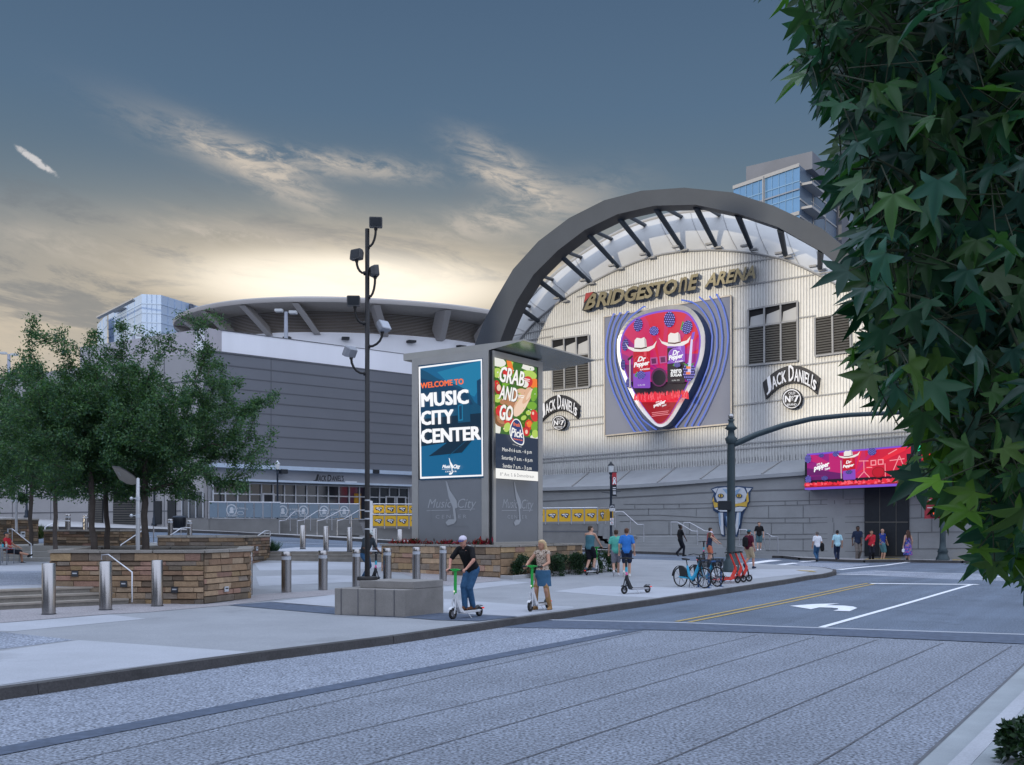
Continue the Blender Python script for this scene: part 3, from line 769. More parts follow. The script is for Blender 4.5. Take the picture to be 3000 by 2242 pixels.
# ---- drum and dome of the arena bowl, behind
m_drum = mat('white_wall_panel', (.80, .81, .86), .6, var=.06, vs=.4, stretch=(1, 1, .15))
m_dome = mat('dome_roof', (.36, .34, .33), .6, var=.1, vs=.1)
m_under = mat('dome_soffit', (.38, .345, .31), .8, var=.1)
DC = V((972 - CX) / FPX * 124, 124, 0); DR = 18.2
def rpt(r, a, z): c = math.cos(a); return V(DC.x + r * c * (1.0 if c < 0 else 1.42), DC.y + r * math.sin(a), z)
def ring(r, z, a0=-3.15, a1=.05, n=60): return [rpt(r, lerp(a0, a1, i / n), z) for i in range(n + 1)]
zr = 25.5
mb = MB(); mb.loft([ring(DR, zr), ring(DR + .1, zr + .38), ring(DR * .985, zr + .6), ring(DR * .8, zr + 1.4), ring(DR * .5, zr + 2.0), ring(.5, zr + 2.3)]); mb.build('dome', m_dome, arena, True)
mb = MB(); mb.loft([ring(DR - .02, zr), ring(DR - 3.4, zr - .3)]); mb.build('soffit', m_under, arena, True)
mb = MB(); mb.loft([ring(DR - 3.3, 4), ring(DR - 3.3, zr - 2.5)]); mb.loft([ring(DR - 3.7, zr - 2.7), ring(DR - 3.7, zr)]); mb.build('drum_wall', m_drum, arena, True)
m_grl = mat('vent_grille', (.24, .20, .165), .7, var=.1)
mb = MB()
for j in range(15):
    z = zr - 2.5 + j * .16
    mb.loft([ring(DR - 3.35, z + .01), ring(DR - 3.35, z + .08), ring(DR - 3.6, z + .12), ring(DR - 3.6, z + .16)], smooth=False)
mb.build('vent_grille', m_grl, arena, True)
for a in [-3.0, -2.75, -2.47, -2.17, -1.85, -1.52, -1.18, -.86, -.55, -.25]:
    mb = MB()
    prof = [(DR - 3.3, zr - 2.8, 0), (DR - 2.9, zr - 2.7, 0), (DR - .1, zr - .1, -.085), (DR - 1.5, zr - .1, -.085), (DR - 3.3, zr - 1.7, -.03)]
    et = (rpt(DR, a + .05, 0) - rpt(DR, a, 0)).normalized()
    pts = [rpt(r, a + t_, z) - et * .35 for r, z, t_ in prof]
    mb.slab(pts, et * .7); mb.build('fin', m_dome, arena, True)
    mb = MB(); c2 = rpt(DR - 3.3, a + .14, zr - 3.3); er = V(c2.x - DC.x, c2.y - DC.y, 0).normalized(); mb.obox(c2 - et * .4, et * .8, er * .6, V(0, 0, .25)); mb.build('wall_light', m_blk, arena, True)
# white parapet block in front of the drum, above the grey hall
# ================================================================== grey hall with a restaurant, left of the arena
m_pan = mat('grey_wall_panel', (.148, .158, .18), .65, metal=.15, var=.07, vs=.2)
m_pan2 = mat('pale_wall_panel', (.27, .275, .295), .7, var=.06, vs=.3)
m_pan3 = mat('pale_stone_wall', (.33, .325, .335), .8, var=.08, vs=.4, fine=.05, fs=30)
m_pjoint = mat('panel_joint', (.105, .11, .125), .8, var=0)
m_glass = mat('dark_glass', (.02, .028, .038), .06, var=0, spec=.8)
m_alu = mat('pale_aluminium', (.50, .53, .57), .4, metal=.4, var=.06)
m_awn = mat('awning_metal', (.42, .50, .60), .5, metal=.2, var=.08)
m_navy = mat('navy_iron', (.018, .028, .045), .45, metal=.3, var=.15)
hall = thing('exhibition_hall', 'long grey panelled hall with a white parapet and a glass restaurant front', 'hall', (-20, 72, 0))
HR = V(-8.5, 80, 0); HD = V(-.759, -.65, 0).normalized(); HN = V(.65, -.759, 0).normalized()   # right end, direction to the corner, outward normal
if HN.y > 0: HN = -HN
def Hf(u, v, off=0.0): return onplane(u, v, HR + HN * off, HN)
hc = Hf(597, 1033); ztop_h = 14.1
HC = V(hc.x, hc.y, 0)
LD = V(-.848, .53, 0).normalized(); LN = V(-.53, -.848, 0).normalized()                        # left wing goes back to the left
def Lf(u, v, off=0.0): return onplane(u, v, HC + LN * off, LN)
# upper grey block
mb = MB()
def wallbox(mb, p, q, z0, z1, thick, n, mi=0):
    mb.obox(V(p.x, p.y, z0), V(q.x - p.x, q.y - p.y, 0), -n * thick, V(0, 0, z1 - z0), mi)
lenH = (HC - HR).length
hz1 = Hf(960, 1382).z
wallbox(mb, HC, HR - HD * 1.0, hz1, ztop_h, 8, HN)
# panel joints: horizontals and verticals
nr_ = 10
for i in range(1, nr_):
    z = lerp(hz1, ztop_h, i / nr_); mb.beam(HC + V(0, 0, z) + HN * .012, HR - HD + V(0, 0, z) + HN * .012, .03, .045 if i % 3 else .07, 1)
for s in (5.0, 13.1):
    p = HC - HD * s + HN * .01; mb.beam(p + V(0, 0, hz1), p + V(0, 0, ztop_h), .03, .03, 1, up=HN)
mb.build('grey_wall', [m_pan, m_pjoint], hall, True)
mb = MB()
p = HR - HD * 1.02; wallbox(mb, p, p - HD * 9, -1, ztop_h, 8, HN)
for i in range(1, 12): z = lerp(1, ztop_h, i / 12); mb.beam(p + V(0, 0, z) + HN * .012, p - HD * 9 + V(0, 0, z) + HN * .012, .03, .06, 1)
mb.build('end_wall', [m_pan2, m_pjoint], hall, True)
# white parapet set a little back
mb = MB()
a = HC - HN * .5 + HD * .0; wallbox(mb, a, HR - HD * 12, ztop_h, 15.75, 6, HN)
mb.build('parapet', m_drum, hall, True)
mb = MB(); a = HC - HN * .45; wallbox(mb, a + HD * .1, HR - HD * 12, 15.75, 15.79, 6, HN); wallbox(mb, HC + HN * .06, HR - HD * 1, ztop_h, ztop_h + .12, 1.2, HN); mb.build('coping', m_pjoint, hall, True)
# left wing
Lq = HC + LD * 46
mb = MB()
Lw = Lf(300, 1070).z
mb.obox(V(HC.x, HC.y, -1), LD * 46, -LN * 20, V(0, 0, ztop_h + 1))
for z in (3.3, 4.55, 5.9, 7.4, 9, 10.6, 12.2): mb.beam(HC + V(0, 0, z) + LN * .012, Lq + V(0, 0, z) + LN * .012, .03, .07, 1)
for s in (4, 8, 12, 17, 22, 27, 33, 39): mb.beam(HC + LD * s + LN * .01 + V(0, 0, 1), HC + LD * s + LN * .01 + V(0, 0, ztop_h), .03, .04, 1, up=LN)
mb.build('side_wall', [m_pan3, m_pjoint], hall, True)
mb = MB(); mb.obox(V(HC.x, HC.y, ztop_h) + LN * -.4, LD * 14, -LN * 5, V(0, 0, 1.65)); mb.build('rear_parapet', mat('pink_parapet', (.42, .40, .43), .7, var=.05), hall, True)
mb = MB()
for u0, u1, v0, v1 in [(258, 300, 1462, 1535), (331, 399, 1437, 1536), ]:
    mb.slab([Lf(u0, v0, .08), Lf(u1, v0, .08), Lf(u1, v1, .08), Lf(u0, v1, .08)], -LN * .1)
    gt = mb.build('garage_shutter', m_blk, hall, True); mb = MB()
    for i in range(14):
        v = lerp(v0, v1, (i + .5) / 14); mb.beam(Lf(u0 + 1, v, .1), Lf(u1 - 1, v, .1), .05, .06)
    mb.build('slat', m_louv, gt, hall.location); mb = MB()
for u0, u1, v0, v1 in [(450, 471, 1468, 1536), (490, 513, 1466, 1534)]:
    mb = MB(); mb.slab([Lf(u0, v0, .1), Lf(u1, v0, .1), Lf(u1, v1, .1), Lf(u0, v1, .1)], -LN * .1); mb.build('door', m_blk, hall, True)
mb = MB(); mb.slab([Lf(533, 1440, .1), Lf(596, 1445, .1), Lf(596, 1517, .1), Lf(533, 1517, .1)], -LN * .1); w = mb.build('window', m_glass, hall, True)
mb = MB()
for u in (533, 553, 574, 595): mb.beam(Lf(u, 1440, .14), Lf(u, 1517, .14), .06, .08, up=LN)
mb.build('frame', m_alu, w, hall.location)
mb = MB(); mb.slab([Lf(325, 1432, 1.2), Lf(402, 1434, 1.2), Lf(402, 1438, 1.2), Lf(325, 1436, 1.2)], -LN * 1.2); mb.build('door_canopy', m_alu, hall, True)
# restaurant storefront under the grey block
TF = 2.72                                           # terrace floor
gz0, gz1 = TF, hz1 - 1.25
mb = MB(); wallbox(mb, HC - HD * .3, HR - HD * .9, TF - 1.5, hz1 - .02, 1, HN); mb.build('lower_wall', m_pan2, hall, True)
mb = MB(); wallbox(mb, HC + HD * .0 + HN * .55, HR - HD * 1 + HN * .55, hz1 - .03, hz1 + .24, .6, HN); mb.build('cornice', m_awn, hall, True)
mb = MB(); wallbox(mb, HC + HN * 1.5 - HD * 1.0, HR - HD * .6 + HN * 1.5, gz1 + .28, gz1 + .42, 1.5, HN); mb.build('awning', m_awn, hall, True)
mb = MB(); wallbox(mb, HC + HN * .06 - HD * .6, HR - HD * .4 + HN * .06, gz0, gz1 + .25, .05, HN); sf = mb.build('storefront_glass', m_glass, hall, True)
mb = MB(); g0 = HC + HN * .12 - HD * .6; Ls = lenH - .2
for i in range(19):
    p = g0 - HD * (Ls * i / 18); mb.beam(p + V(0, 0, gz0), p + V(0, 0, gz1 + .25), .10, .085, up=HN)
for z in (gz0 + .05, gz0 + 1.75, gz1 + .2): mb.beam(g0 + V(0, 0, z), g0 - HD * Ls + V(0, 0, z), .10, .085)
mb.build('mullion', m_alu, sf, hall.location)
for s in (3.6, 13.9, 14.9):
    mb = MB(); p = g0 - HD * s + HN * .08; mb.obox(V(p.x, p.y, gz0), -HD * .95, HN * .03, V(0, 0, 1.85)); d = mb.build('door', m_alu, hall, True)
    mb = MB(); mb.obox(V(p.x, p.y, gz0 + .1) - HD * .15 + HN * .035, -HD * .65, HN * .01, V(0, 0, 1.65)); mb.build('pane', m_blk, d, hall.location)
# things seen through the glass: yellow drapes
m_drape = mat('yellow_drape', (.45, .24, .02), .8, var=.1)
for s, w_, h in [(9.6, .8, 1.0), (12.4, .7, 1.2), (11.2, .6, 2.0), (15.4, .6, 1.3)]:
    mb = MB(); p = g0 - HD * s - HN * .05; mb.obox(V(p.x, p.y, gz0), -HD * w_, HN * .02, V(0, 0, h)); mb.build('yellow_drape', m_drape, hall, True)
for u in (905, 1020):
    p = Hf(u, 1416, .9); mb = MB(); mb.obox(p - HD * -.5, -HD * 1.0, HN * .4, V(0, 0, .14)); mb.build('awning_light', m_alu, hall, True)
for u in (817, 1087):
    p = Hf(u, 1388, .3); mb = MB(); mb.obox(p, -HD * .5, HN * .4, V(0, 0, .3)); mb.build('wall_light', m_blk, hall, True)
# restaurant sign
rs = thing('restaurant_sign', 'small black serif lettering over the restaurant awning of the grey hall', 'sign', Hf(965, 1400, .7))
m_blt = mat('black_letters', (.012, .014, .018), .5, var=0)
def Hplace(off): return lambda a, b, l: Hf(a, b, off + l)
Art(Hplace(.75), .02).text("J", ((917, 1411), (931, 1411), (935, 1390), (925, 1390)), m_blt, bold=.04).text("ACK", ((932, 1411), (956, 1411), (957, 1393), (934, 1393)), m_blt, bold=.04).text("D", ((959, 1411), (971, 1411), (972, 1391), (960, 1391)), m_blt, bold=.04).text("ANIEL'S", ((972, 1410), (1007, 1410), (1007, 1393), (973, 1393)), m_blt, bold=.04).build('letters', rs)

# ---- terraces in front
m_conc = mat('terrace_concrete', (.165, .165, .165), .85, var=.16, vs=1.0, fine=.08, fs=40, bump=.2, bs=30)
m_fgl = mat('frosted_glass', (.16, .215, .27), .25, var=.06, vs=1, spec=.6)
m_steel = mat('brushed_steel', (.36, .35, .35), .26, metal=1.0, var=0)
m_rail = mat('steel_rail', (.55, .56, .60), .3, metal=.8, var=.05)
m_yelp = mat('yellow_panel', (.62, .36, .018), .6, var=.08, vs=2)
TW = at(612, 1522, 66.5); TWr = at(1070, 1522, 69.5)
def tzb(p): return T(p.x, p.y) + .1
terr = thing('restaurant_terrace', 'raised concrete terrace with a wide flight of steps before the restaurant', 'terrace', (TW.x, TW.y, 0))
t0 = V(TW.x, TW.y, 0); t1 = at(822, 1522, 67.6); t1.z = 0; tE = V(TWr.x, TWr.y, 0)
mb = MB()
td = (tE - t0).normalized(); tn = V(td.y, -td.x, 0)
mb.prism([tuple(t0)[:2], tuple(t1)[:2], tuple(t1 - tn * 12)[:2], tuple(t0 - tn * 8)[:2]], 0, TF)
mb.prism([tuple(t1 - tn * 2.6)[:2], tuple(tE - tn * 2.6)[:2], tuple(tE - tn * 12)[:2], tuple(t1 - tn * 12)[:2]], 0, TF - .004)
mb.build('terrace_wall', m_conc, terr, True)
mb = MB()
for i in range(7):
    z = TF - .005 - .155 * i - .004
    a = t1 + td * .02 - tn * (2.6 - .36 * i); b = tE - tn * (2.6 - .36 * i)
    mb.obox(V(a.x, a.y, z - .16), b - a, -tn * .4, V(0, 0, .16))
mb.build('stairs', m_conc, terr, True)
# terrace left low wall
lw = thing('low_wall', 'low concrete wall sloping beside the hall at the left end of the glass railing', 'wall', at(580, 1530, 66))
mb = MB(); p, q = at(540, 1519, 66), at(611, 1520, 66.4); mb.obox(V(p.x, p.y, 1), V(q.x - p.x, q.y - p.y, 0), V(0, 4, 0), V(0, 0, p.z - 1)); mb.build('wall_body', m_conc, lw, True)
# glass railing with round emblems
gr = thing('glass_railing', 'frosted glass railing with white whiskey emblems above the terrace wall', 'railing', (t0.x, t0.y, TF))
m_emb = mat('white_print', (.45, .48, .52), .6, var=0)
mb = MB(); gt_ = 1.08
pr, qr = t0 + tn * .05 + V(0, 0, TF), t1 - tn * 0 + V(0, 0, TF)
q2 = tE - tn * 2.7 + V(0, 0, TF)
segs = []
k = 8
for i in range(k): segs.append((pr.lerp(qr, i / k), pr.lerp(qr, (i + 1) / k)))
q1 = t1 - tn * 2.7 + V(0, 0, TF)
for i in range(8): segs.append((q1.lerp(q2, i / 8), q1.lerp(q2, (i + 1) / 8)))
for i, (a, b) in enumerate(segs):
    d = (b - a).normalized(); mb = MB()
    mb.obox(a + d * .04 + V(0, 0, .08), (b - a) - d * .08, tn * .03, V(0, 0, gt_ - .1)); g = mb.build('glass_panel', m_fgl, gr, True)
    if i in (2, 3, 8, 10, 12, 14, 9, 13):
        c = (a + b) / 2 + V(0, 0, gt_ / 2)
        A = Art(lambda x, y, l, c=c, d=d: c + d * x + V(0, 0, y) + tn * (.032 + l), .004)
        if i in (3, 9, 13):
            A.text("JACK DANIEL'S", None, m_emb, bold=.03, warp=lambda s, t: ((s - .5) * .9, -.02 + .16 * t + .28 * (.25 - (s - .5) ** 2)))
            A.ellipse(0, -.17, .22, .13, m_emb).ellipse(0, -.17, .18, .10, m_fgl)
        else:
            A.ellipse(0, .03, .34, .38, m_emb).ellipse(0, .03, .27, .31, m_fgl).ellipse(0, .08, .12, .15, m_emb).rect(-.14, -.18, .14, -.04, m_emb)
            A.rect(-.36, -.42, .36, -.27, m_fgl); A.box_text("TAVERN", -.36, -.40, .36, -.28, m_emb, bold=.04)
        A.build('emblem', g, gr.location)
mb = MB()
mb.tube([pr + V(0, 0, gt_), qr + V(0, 0, gt_)], .045, 6); mb.tube([q1 + V(0, 0, gt_), q2 + V(0, 0, gt_)], .045, 6); mb.build('top_rail', m_rail, gr, True)
for a, b in segs:
    mb = MB(); mb.tube([a, a + V(0, 0, gt_)], .03, 6); mb.build('post', m_rail, gr, True)

# handrail: bent steel tube with legs
def handrail(name, pts, legs, label, group, r=.028, m=None):
    h = thing(name, label, 'handrail', pts[0], 0, group)
    mb = MB(); mb.tube(pts, r, 8); mb.build('rail_tube', m or m_rail, h, True)
    for a, b in legs:
        mb = MB(); mb.tube([a, b], r * .9, 6); mb.build('leg', m or m_rail, h, True)
    return h
HG = 'steel stair handrails'
for i, (u0, u1) in enumerate([(818, 892), (871, 958), (929, 1025), (988, 1080)]):
    Ya, Yb = 65.6, 68.6
    zt = at(u1 - 12, 1496, Yb); lo = at(u0, 1526, Ya)
    pts = [at(u0, 1526, Ya), at(u0 + 18, 1525 - i, Ya + .3), at(u1 - 28, 1498 - i, Yb - .2), at(u1, 1498 - i, Yb)]
    f0 = V(pts[0].x, pts[0].y, T(pts[0].x, pts[0].y) + .15); f1 = V(pts[3].x, pts[3].y, TF - .3)
    mid = pts[1].lerp(pts[2], .5); fm = V(mid.x, mid.y, mid.z - 1.0)
    handrail('handrail', pts, [(pts[0], f0), (mid, fm), (pts[3], f1)], ['leftmost of the four handrails on the restaurant steps, by the lamp post', 'second handrail from the left on the restaurant steps', 'third handrail from the left on the restaurant steps', 'handrail on the restaurant steps nearest the camera pole'][i], HG)

# yellow panelled railings with cat emblems
m_eb, m_ew = mat('emblem_dark', (.02, .03, .06), .6, var=0), mat('emblem_white', (.75, .76, .78), .6, var=0)
def cat_emblem(A, s):
    P = lambda pts: [(x * s, y * s) for x, y in pts]
    A.poly(P([(-.5, .08), (-.34, .26), (-.2, .2), (.1, .30), (.34, .26), (.5, .16), (.44, -.02), (.30, .02), (.38, -.16), (.22, -.30), (.0, -.26), (-.06, -.1), (-.3, -.12)]), m_eb)
    A.poly(P([(-.40, .09), (-.28, .18), (.08, .22), (.1, .12), (-.2, .06)]), m_ew); A.poly(P([(.14, .22), (.40, .14), (.34, .06), (.12, .10)]), m_ew)
    A.poly(P([(-.18, -.02), (.12, .04), (.20, -.16), (.10, -.22), (.05, -.04), (-.2, -.08)]), m_ew); A.poly(P([(-.05, .17), (.10, .20), (.02, .13)]), m_yelp)
def yellow_railing(label, p, q, h, n, zb=0.0, skip=()):
    t = thing('panel_railing', label, 'railing', p, 0, 'yellow panelled railings'); d = (q - p).normalized(); nn = V(d.y, -d.x, 0)
    L = (q - p).length
    for i in range(n):
        a = p + d * (L * i / n + .05); w = L / n - .1; mb = MB()
        mb.obox(a + V(0, 0, .08), d * w, nn * .03, V(0, 0, h - .14)); g = mb.build('panel', m_yelp, t, True)
        if i not in skip:
            c = a + d * w / 2 + V(0, 0, h / 2)
            A = Art(lambda x, y, l: c + d * x + V(0, 0, y) + nn * (.035 + l), .004); cat_emblem(A, min(h * .95, w * .75)); A.build('emblem', g, t.location)
    for i in range(n + 1):
        a = p + d * (L * i / n); mb = MB(); mb.tube([a - V(0, 0, .1), a + V(0, 0, h)], .028, 6); mb.build('post', m_rail, t, True)
    mb = MB(); mb.tube([p + V(0, 0, h + .03), q + V(0, 0, h + .03)], .04, 6); mb.build('top_rail', m_rail, t, True)
    return t
def hgt(Y, px_): return px_ / FPX * Y
yr = yellow_railing('yellow panelled railing in front of the dark terrace wall right of the kiosk', at(1560, 1533, 66), at(1750, 1531, 66), hgt(66, 42), 5)
yellow_railing('short end piece of yellow railing turning back towards the stairs', at(1751, 1531, 66), at(1796, 1529, 69), hgt(66, 41), 2, skip=(1,))
yellow_railing('lower of two yellow panel railings left of the kiosk', at(1091, 1545, 66), at(1235, 1546, 65.2), hgt(66, 36), 4)
yellow_railing('upper of two yellow panel railings left of the kiosk', at(1093, 1506, 69), at(1300, 1508, 68.6), hgt(69, 28), 6)
tw = thing('entrance_terrace', 'concrete terrace under the yellow railing right of the kiosk with stairs at its end', 'terrace', at(1650, 1590, 66))
p, q = at(1380, 1533, 66.05), at(1751, 1532, 66.05); tz = q.z - .05
mb = MB(); mb.obox(V(p.x, 66.06, 0), V(q.x - p.x, 0, 0), V(0, 12, 0), V(0, 0, tz)); mb.beam(V(p.x, 66.05, tz - .5), V(q.x, 66.05, tz - .5), .03, .06, 1)
mb.build('terrace_wall', [m_conc, m_pjoint], tw, True)
mb = MB(); p, q = at(1093, 1546, 66.1), at(1240, 1547, 66.1); mb.obox(V(p.x, p.y, 0), V(q.x - p.x, q.y - p.y, 0), V(0, 2.8, 0), V(0, 0, p.z - .05))
mb.obox(V(p.x + .02, p.y + 2.8, 0), V(q.x - p.x + 3, q.y - p.y, 0), V(0, 9, 0), V(0, 0, at(1100, 1507, 69).z - .04)); mb.build('ramp_wall', m_conc, tw, True)
mb = MB(); xs0 = at(1752, 1600, 66.1).x
for i in range(9):
    z = tz - .19 * (i + 1); a = V(xs0 + .32 * i, 66.3, 0)
    mb.obox(V(a.x, 66.2, max(0, z) - .6), V(.34, 0, 0), V(0, 6.0, 0), V(0, 0, .6 + .19))
mb.build('stairs', m_stone, tw, True)
# broad low steps along the stone wall
bs = thing('broad_steps', 'broad low stone steps climbing to the ribbed arena\'s stone wall', 'steps', at(1970, 1610, 64))
mb = MB()
for i in range(5):
    z0 = at(1960, 1612, 64.5).z
    p, q = at(lerp(1845, 1868, i / 4), 1600, 64.8 + .36 * i), at(lerp(2120, 2085, i / 4), 1600, 64.8 + .36 * i)
    mb.obox(V(p.x, p.y, -.2), V(q.x - p.x, -.6, 0), V(0, 9 - .3 * i, 0), V(0, 0, .2 + z0 + .17 * (i + 1)))
mb.build('steps_body', m_stone, bs, True)
bs2 = thing('side_steps', 'small flight of stone steps below the mural, at the man in a black shirt', 'steps', at(2200, 1615, 64))
mb = MB()
for i in range(4):
    p, q = at(lerp(2160, 2175, i / 3), 1600, 65.2 + .36 * i), at(lerp(2262, 2235, i / 3), 1600, 65.2 + .36 * i); z0 = .42
    mb.obox(V(p.x, p.y, -.2), V(q.x - p.x, 0, 0), V(0, 6 - .3 * i, 0), V(0, 0, .2 + z0 + .16 * i))
mb.build('steps_body', m_stone, bs2, True)
for lab, ps in [('handrail along the stairs right of the yellow railing, descending right', [(1802, 1500), (1826, 1500), (1868, 1537), (1886, 1537)]),
                ('handrail of the broad steps behind the person in black', [(1966, 1530), (1985, 1530), (2028, 1556), (2044, 1557)]),
                ('handrail of the broad steps right of the person in black', [(2003, 1531), (2020, 1531), (2065, 1556), (2079, 1557)]),
                ('handrail left of the man standing on the side steps', [(2166, 1552), (2185, 1552), (2206, 1565), (2210, 1566)]),
                ('handrail right of the man standing on the side steps', [(2240, 1562), (2246, 1562), (2264, 1573), (2279, 1573)])]:
    P = [at(u, v, 66.0 - .35 * i) for i, (u, v) in enumerate(ps)]
    fz = lambda p, h: V(p.x, p.y, p.z - h)
    handrail('handrail', P, [(P[0], fz(P[0], 1.0)), (P[1].lerp(P[2], .5), fz(P[1].lerp(P[2], .5), .95)), (P[3], fz(P[3], 1.1))], lab, HG)

# ================================================================== towers behind
m_twr = mat('blue_mirror_glass', (.40, .50, .65), .35, metal=.3, var=.05, vs=.08)
m_twl = mat('tower_grid', (.36, .455, .59), .5, var=0)
def tower_faces(mb, pts, z0, z1, floors, cols, mi0=0, mi1=1, w=.25):
    for (p, q), nc in zip(zip(pts, pts[1:]), cols):
        p, q = Vector(p), Vector(q); d = (q - p); nn = V(d.y, -d.x, 0).normalized()
        mb.add([V(p.x, p.y, z0), V(q.x, q.y, z0), V(q.x, q.y, z1), V(p.x, p.y, z1)], [(0, 1, 2, 3)], mi0)
        for i in range(1, floors): z = lerp(z0, z1, i / floors); mb.beam(V(p.x, p.y, z) + nn * .08, V(q.x, q.y, z) + nn * .08, .1, w, mi1)
        for i in range(1, nc): c = p.lerp(q, i / nc) + nn * .07; mb.beam(V(c.x, c.y, z0), V(c.x, c.y, z1), .1, w * .6, mi1, up=nn)
bt = thing('office_tower', 'pale blue mirror glass office tower rising behind the plaza trees', 'tower', at(440, 1500, 260))
Y = 260; zt_ = at(415, 862, Y).z
e0, e1, e2, e3 = at(318, 880, Y + 22), at(415, 862, Y), at(472, 866, Y + 1), at(642, 904, Y + 22)
for p in (e0, e1, e2, e3): p.z = 0
mb = MB(); tower_faces(mb, [e0, e1, e2, e3], 0, zt_, 26, [5, 4, 9]); mb.poly([V(p.x, p.y, zt_) for p in (e0, e1, e2, e3)]); mb.build('glass_wall', [m_twr, m_twl], bt, True)
e4 = at(285, 936, Y + 30); e4.z = 0; e5 = at(415, 936, Y - 1); e5.z = 0; zs = at(318, 930, Y + 20).z
mb = MB(); tower_faces(mb, [e4, e0 + V(2, -6, 0)], 0, zs, 20, [3]); mb.build('side_wing', [m_twr, m_twl], bt, True)
mb = MB(); zc = at(360, 918, Y + 8).z; c0, c1 = at(308, 920, Y + 20), at(413, 920, Y - 2)
mb.obox(V(c0.x, c0.y - 6, zc), V(c1.x - c0.x, c1.y - c0.y, 0), V(0, 2, 0), V(0, 0, .35)); mb.obox(V(c0.x + 4, c0.y - 7, zc + 1.6), V(5, -5, 0), V(.5, 2.5, 0), V(0, 0, .3)); mb.build('canopy', m_seam, bt, True)
m_tsg = mat('tower_letters', (.34, .38, .45), .5, var=0)
dd = (e3 - e2).normalized(); nnn = V(dd.y, -dd.x, 0)
A = Art(lambda a, b, l: onplane(a, b, e2, nnn) + nnn * (.4 + l), .1)
A.text("Pinnacle", ((549, 910), (634, 930), (634, 913), (549, 890)), mat('tower_letters_dark', (.16, .18, .23), .5, var=0), bold=.05); A.build('letters', bt)
# tower on the right with balconies
m_tg = mat('blue_window_glass', (.10, .22, .38), .12, metal=.3, var=.12, vs=.12, spec=.8)
m_tw = mat('tower_white', (.20, .23, .28), .6, var=.06)
rt = thing('apartment_tower', 'tall glass apartment tower with balconies behind the arch', 'tower', at(2300, 1500, 210))
Y = 210
f0, f1, f2 = at(2149, 0, Y + 14), at(2343, 0, Y), at(2620, 0, Y + 60)
for p in (f0, f1, f2): p.z = 0
ztw = at(2343, 484, Y).z
mb = MB(); tower_faces(mb, [f0, f1], 0, ztw, 24, [10], w=.2); 
d = (f1 - f0); nn = V(d.y, -d.x, 0).normalized()
for i in range(0, 12): z = ztw - i * 9.0 * .545; mb.beam(V(f0.x, f0.y, z) + nn * .2, V(f1.x, f1.y, z) + nn * .2, .2, .75 if i % 2 == 0 else .3, 2 if i % 2 == 0 else 3)
c = f0.lerp(f1, .49) + nn * .25; mb.beam(V(c.x, c.y, 0), V(c.x, c.y, ztw), .2, 1.0, 2, up=nn)
mb.build('front_glass', [m_tg, mat('window_grid', (.17, .29, .43), .4, var=0), m_seam, m_tw], rt, True)
mb = MB(); tower_faces(mb, [f1, f2], 0, ztw, 22, [9], w=.35); mb.build('side_wall', [mat('pale_glass', (.14, .19, .26), .25, metal=.3, var=.15, vs=.15), m_seam], rt, True)
d2 = (f2 - f1).normalized(); n2 = V(d2.y, -d2.x, 0)
for i in range(1, 14):
    z = ztw - 3.9 - i * 4.9 + 4.9
    for s in (1.0, 40.0):
        mb = MB(); p = f1 + d2 * s; mb.obox(V(p.x, p.y, z), d2 * 9, n2 * 2.2, V(0, 0, .5)); mb.beam(V(p.x, p.y, z + 1.2) + n2 * 2.1, V(p.x, p.y, z + 1.2) + n2 * 2.1 + d2 * 9, .1, .1); mb.build('balcony', m_seam, rt, True)
mb = MB(); p = f1 + d2 * 24; mb.obox(V(p.x, p.y, 0), d2 * 5, n2 * 1.2, V(0, 0, at(2406, 548, Y + 22).z)); mb.build('dark_core', m_pjoint, rt, True)
ph0, ph1 = f0.lerp(f1, .2), f1 + d2 * 8
zp0 = ztw; zp1 = at(2360, 453, Y + 4).z
mb = MB(); pp = [f0.lerp(f1, .2), f1 + d2 * 4 + (f1 - f0).normalized() * 1.5, f1 + d2 * 66, f0.lerp(f1, .2) + d2 * 66]
mb.prism([(p.x, p.y) for p in pp], zp0 + .02, zp1); mb.build('penthouse', mat('penthouse_grey', (.13, .14, .165), .7, var=.1, vs=.2), rt, True)
# ================================================================== signs on the arena
m_letf = mat('bronze_letter_face', (.19, .165, .105), .38, metal=.6, var=.35, vs=.4)
m_lets = mat('bronze_letter_side', (.03, .03, .034), .5, metal=.3, var=.1)
m_red = mat('sign_red', (.30, .035, .035), .5, var=.1)
WHT = glow('white', (.93, .94, .97)); 
def solid_text(mb, body, q, place, d0, d1, bold=0, shear=0, space=1.0, mf=0, ms=1, warp=None):
    vs, fs, _ = text2d(body, min(bold, .035), shear, space); f = warp or quadmap(*q); pts = [f(a, b) for a, b in vs]
    F = [place(a, b, d1) for a, b in pts]; B = [place(a, b, d0) for a, b in pts]; n = len(F)
    mb.add(F, fs, mf)
    ed = {}
    for fc in fs:
        for i in range(len(fc)):
            a, b = fc[i], fc[(i + 1) % len(fc)]
            ed[(a, b)] = ed.get((a, b), 0) + 1
    side = [(a, b) for (a, b) in ed if (b, a) not in ed]
    mb.add(F + B, [(b, a, n + a, n + b) for a, b in side], ms)
fplace = lambda a, b, l: Fc(a, b, l)
asg = thing('arena_sign', 'large bronze lettering with a red wedge on its first letter, under the arch', 'sign', Fc(1960, 840, .3))
mb = MB()
solid_text(mb, "B", (Q6(568, 752), Q6(628, 740), Q6(642, 655), Q6(600, 664)), fplace, .15, .75, bold=.06, shear=.12)
mb.slab([Fc(u, v, .78) for u, v in [Q6(570, 712), Q6(580, 660), Q6(622, 652), Q6(606, 672)]], -FN * .6, 2, 1)
mb.slab([Fc(u, v, .74) for u, v in [Q6(560, 753), Q6(572, 714), Q6(604, 676), Q6(592, 746)]], -FN * .6, 1, 1)
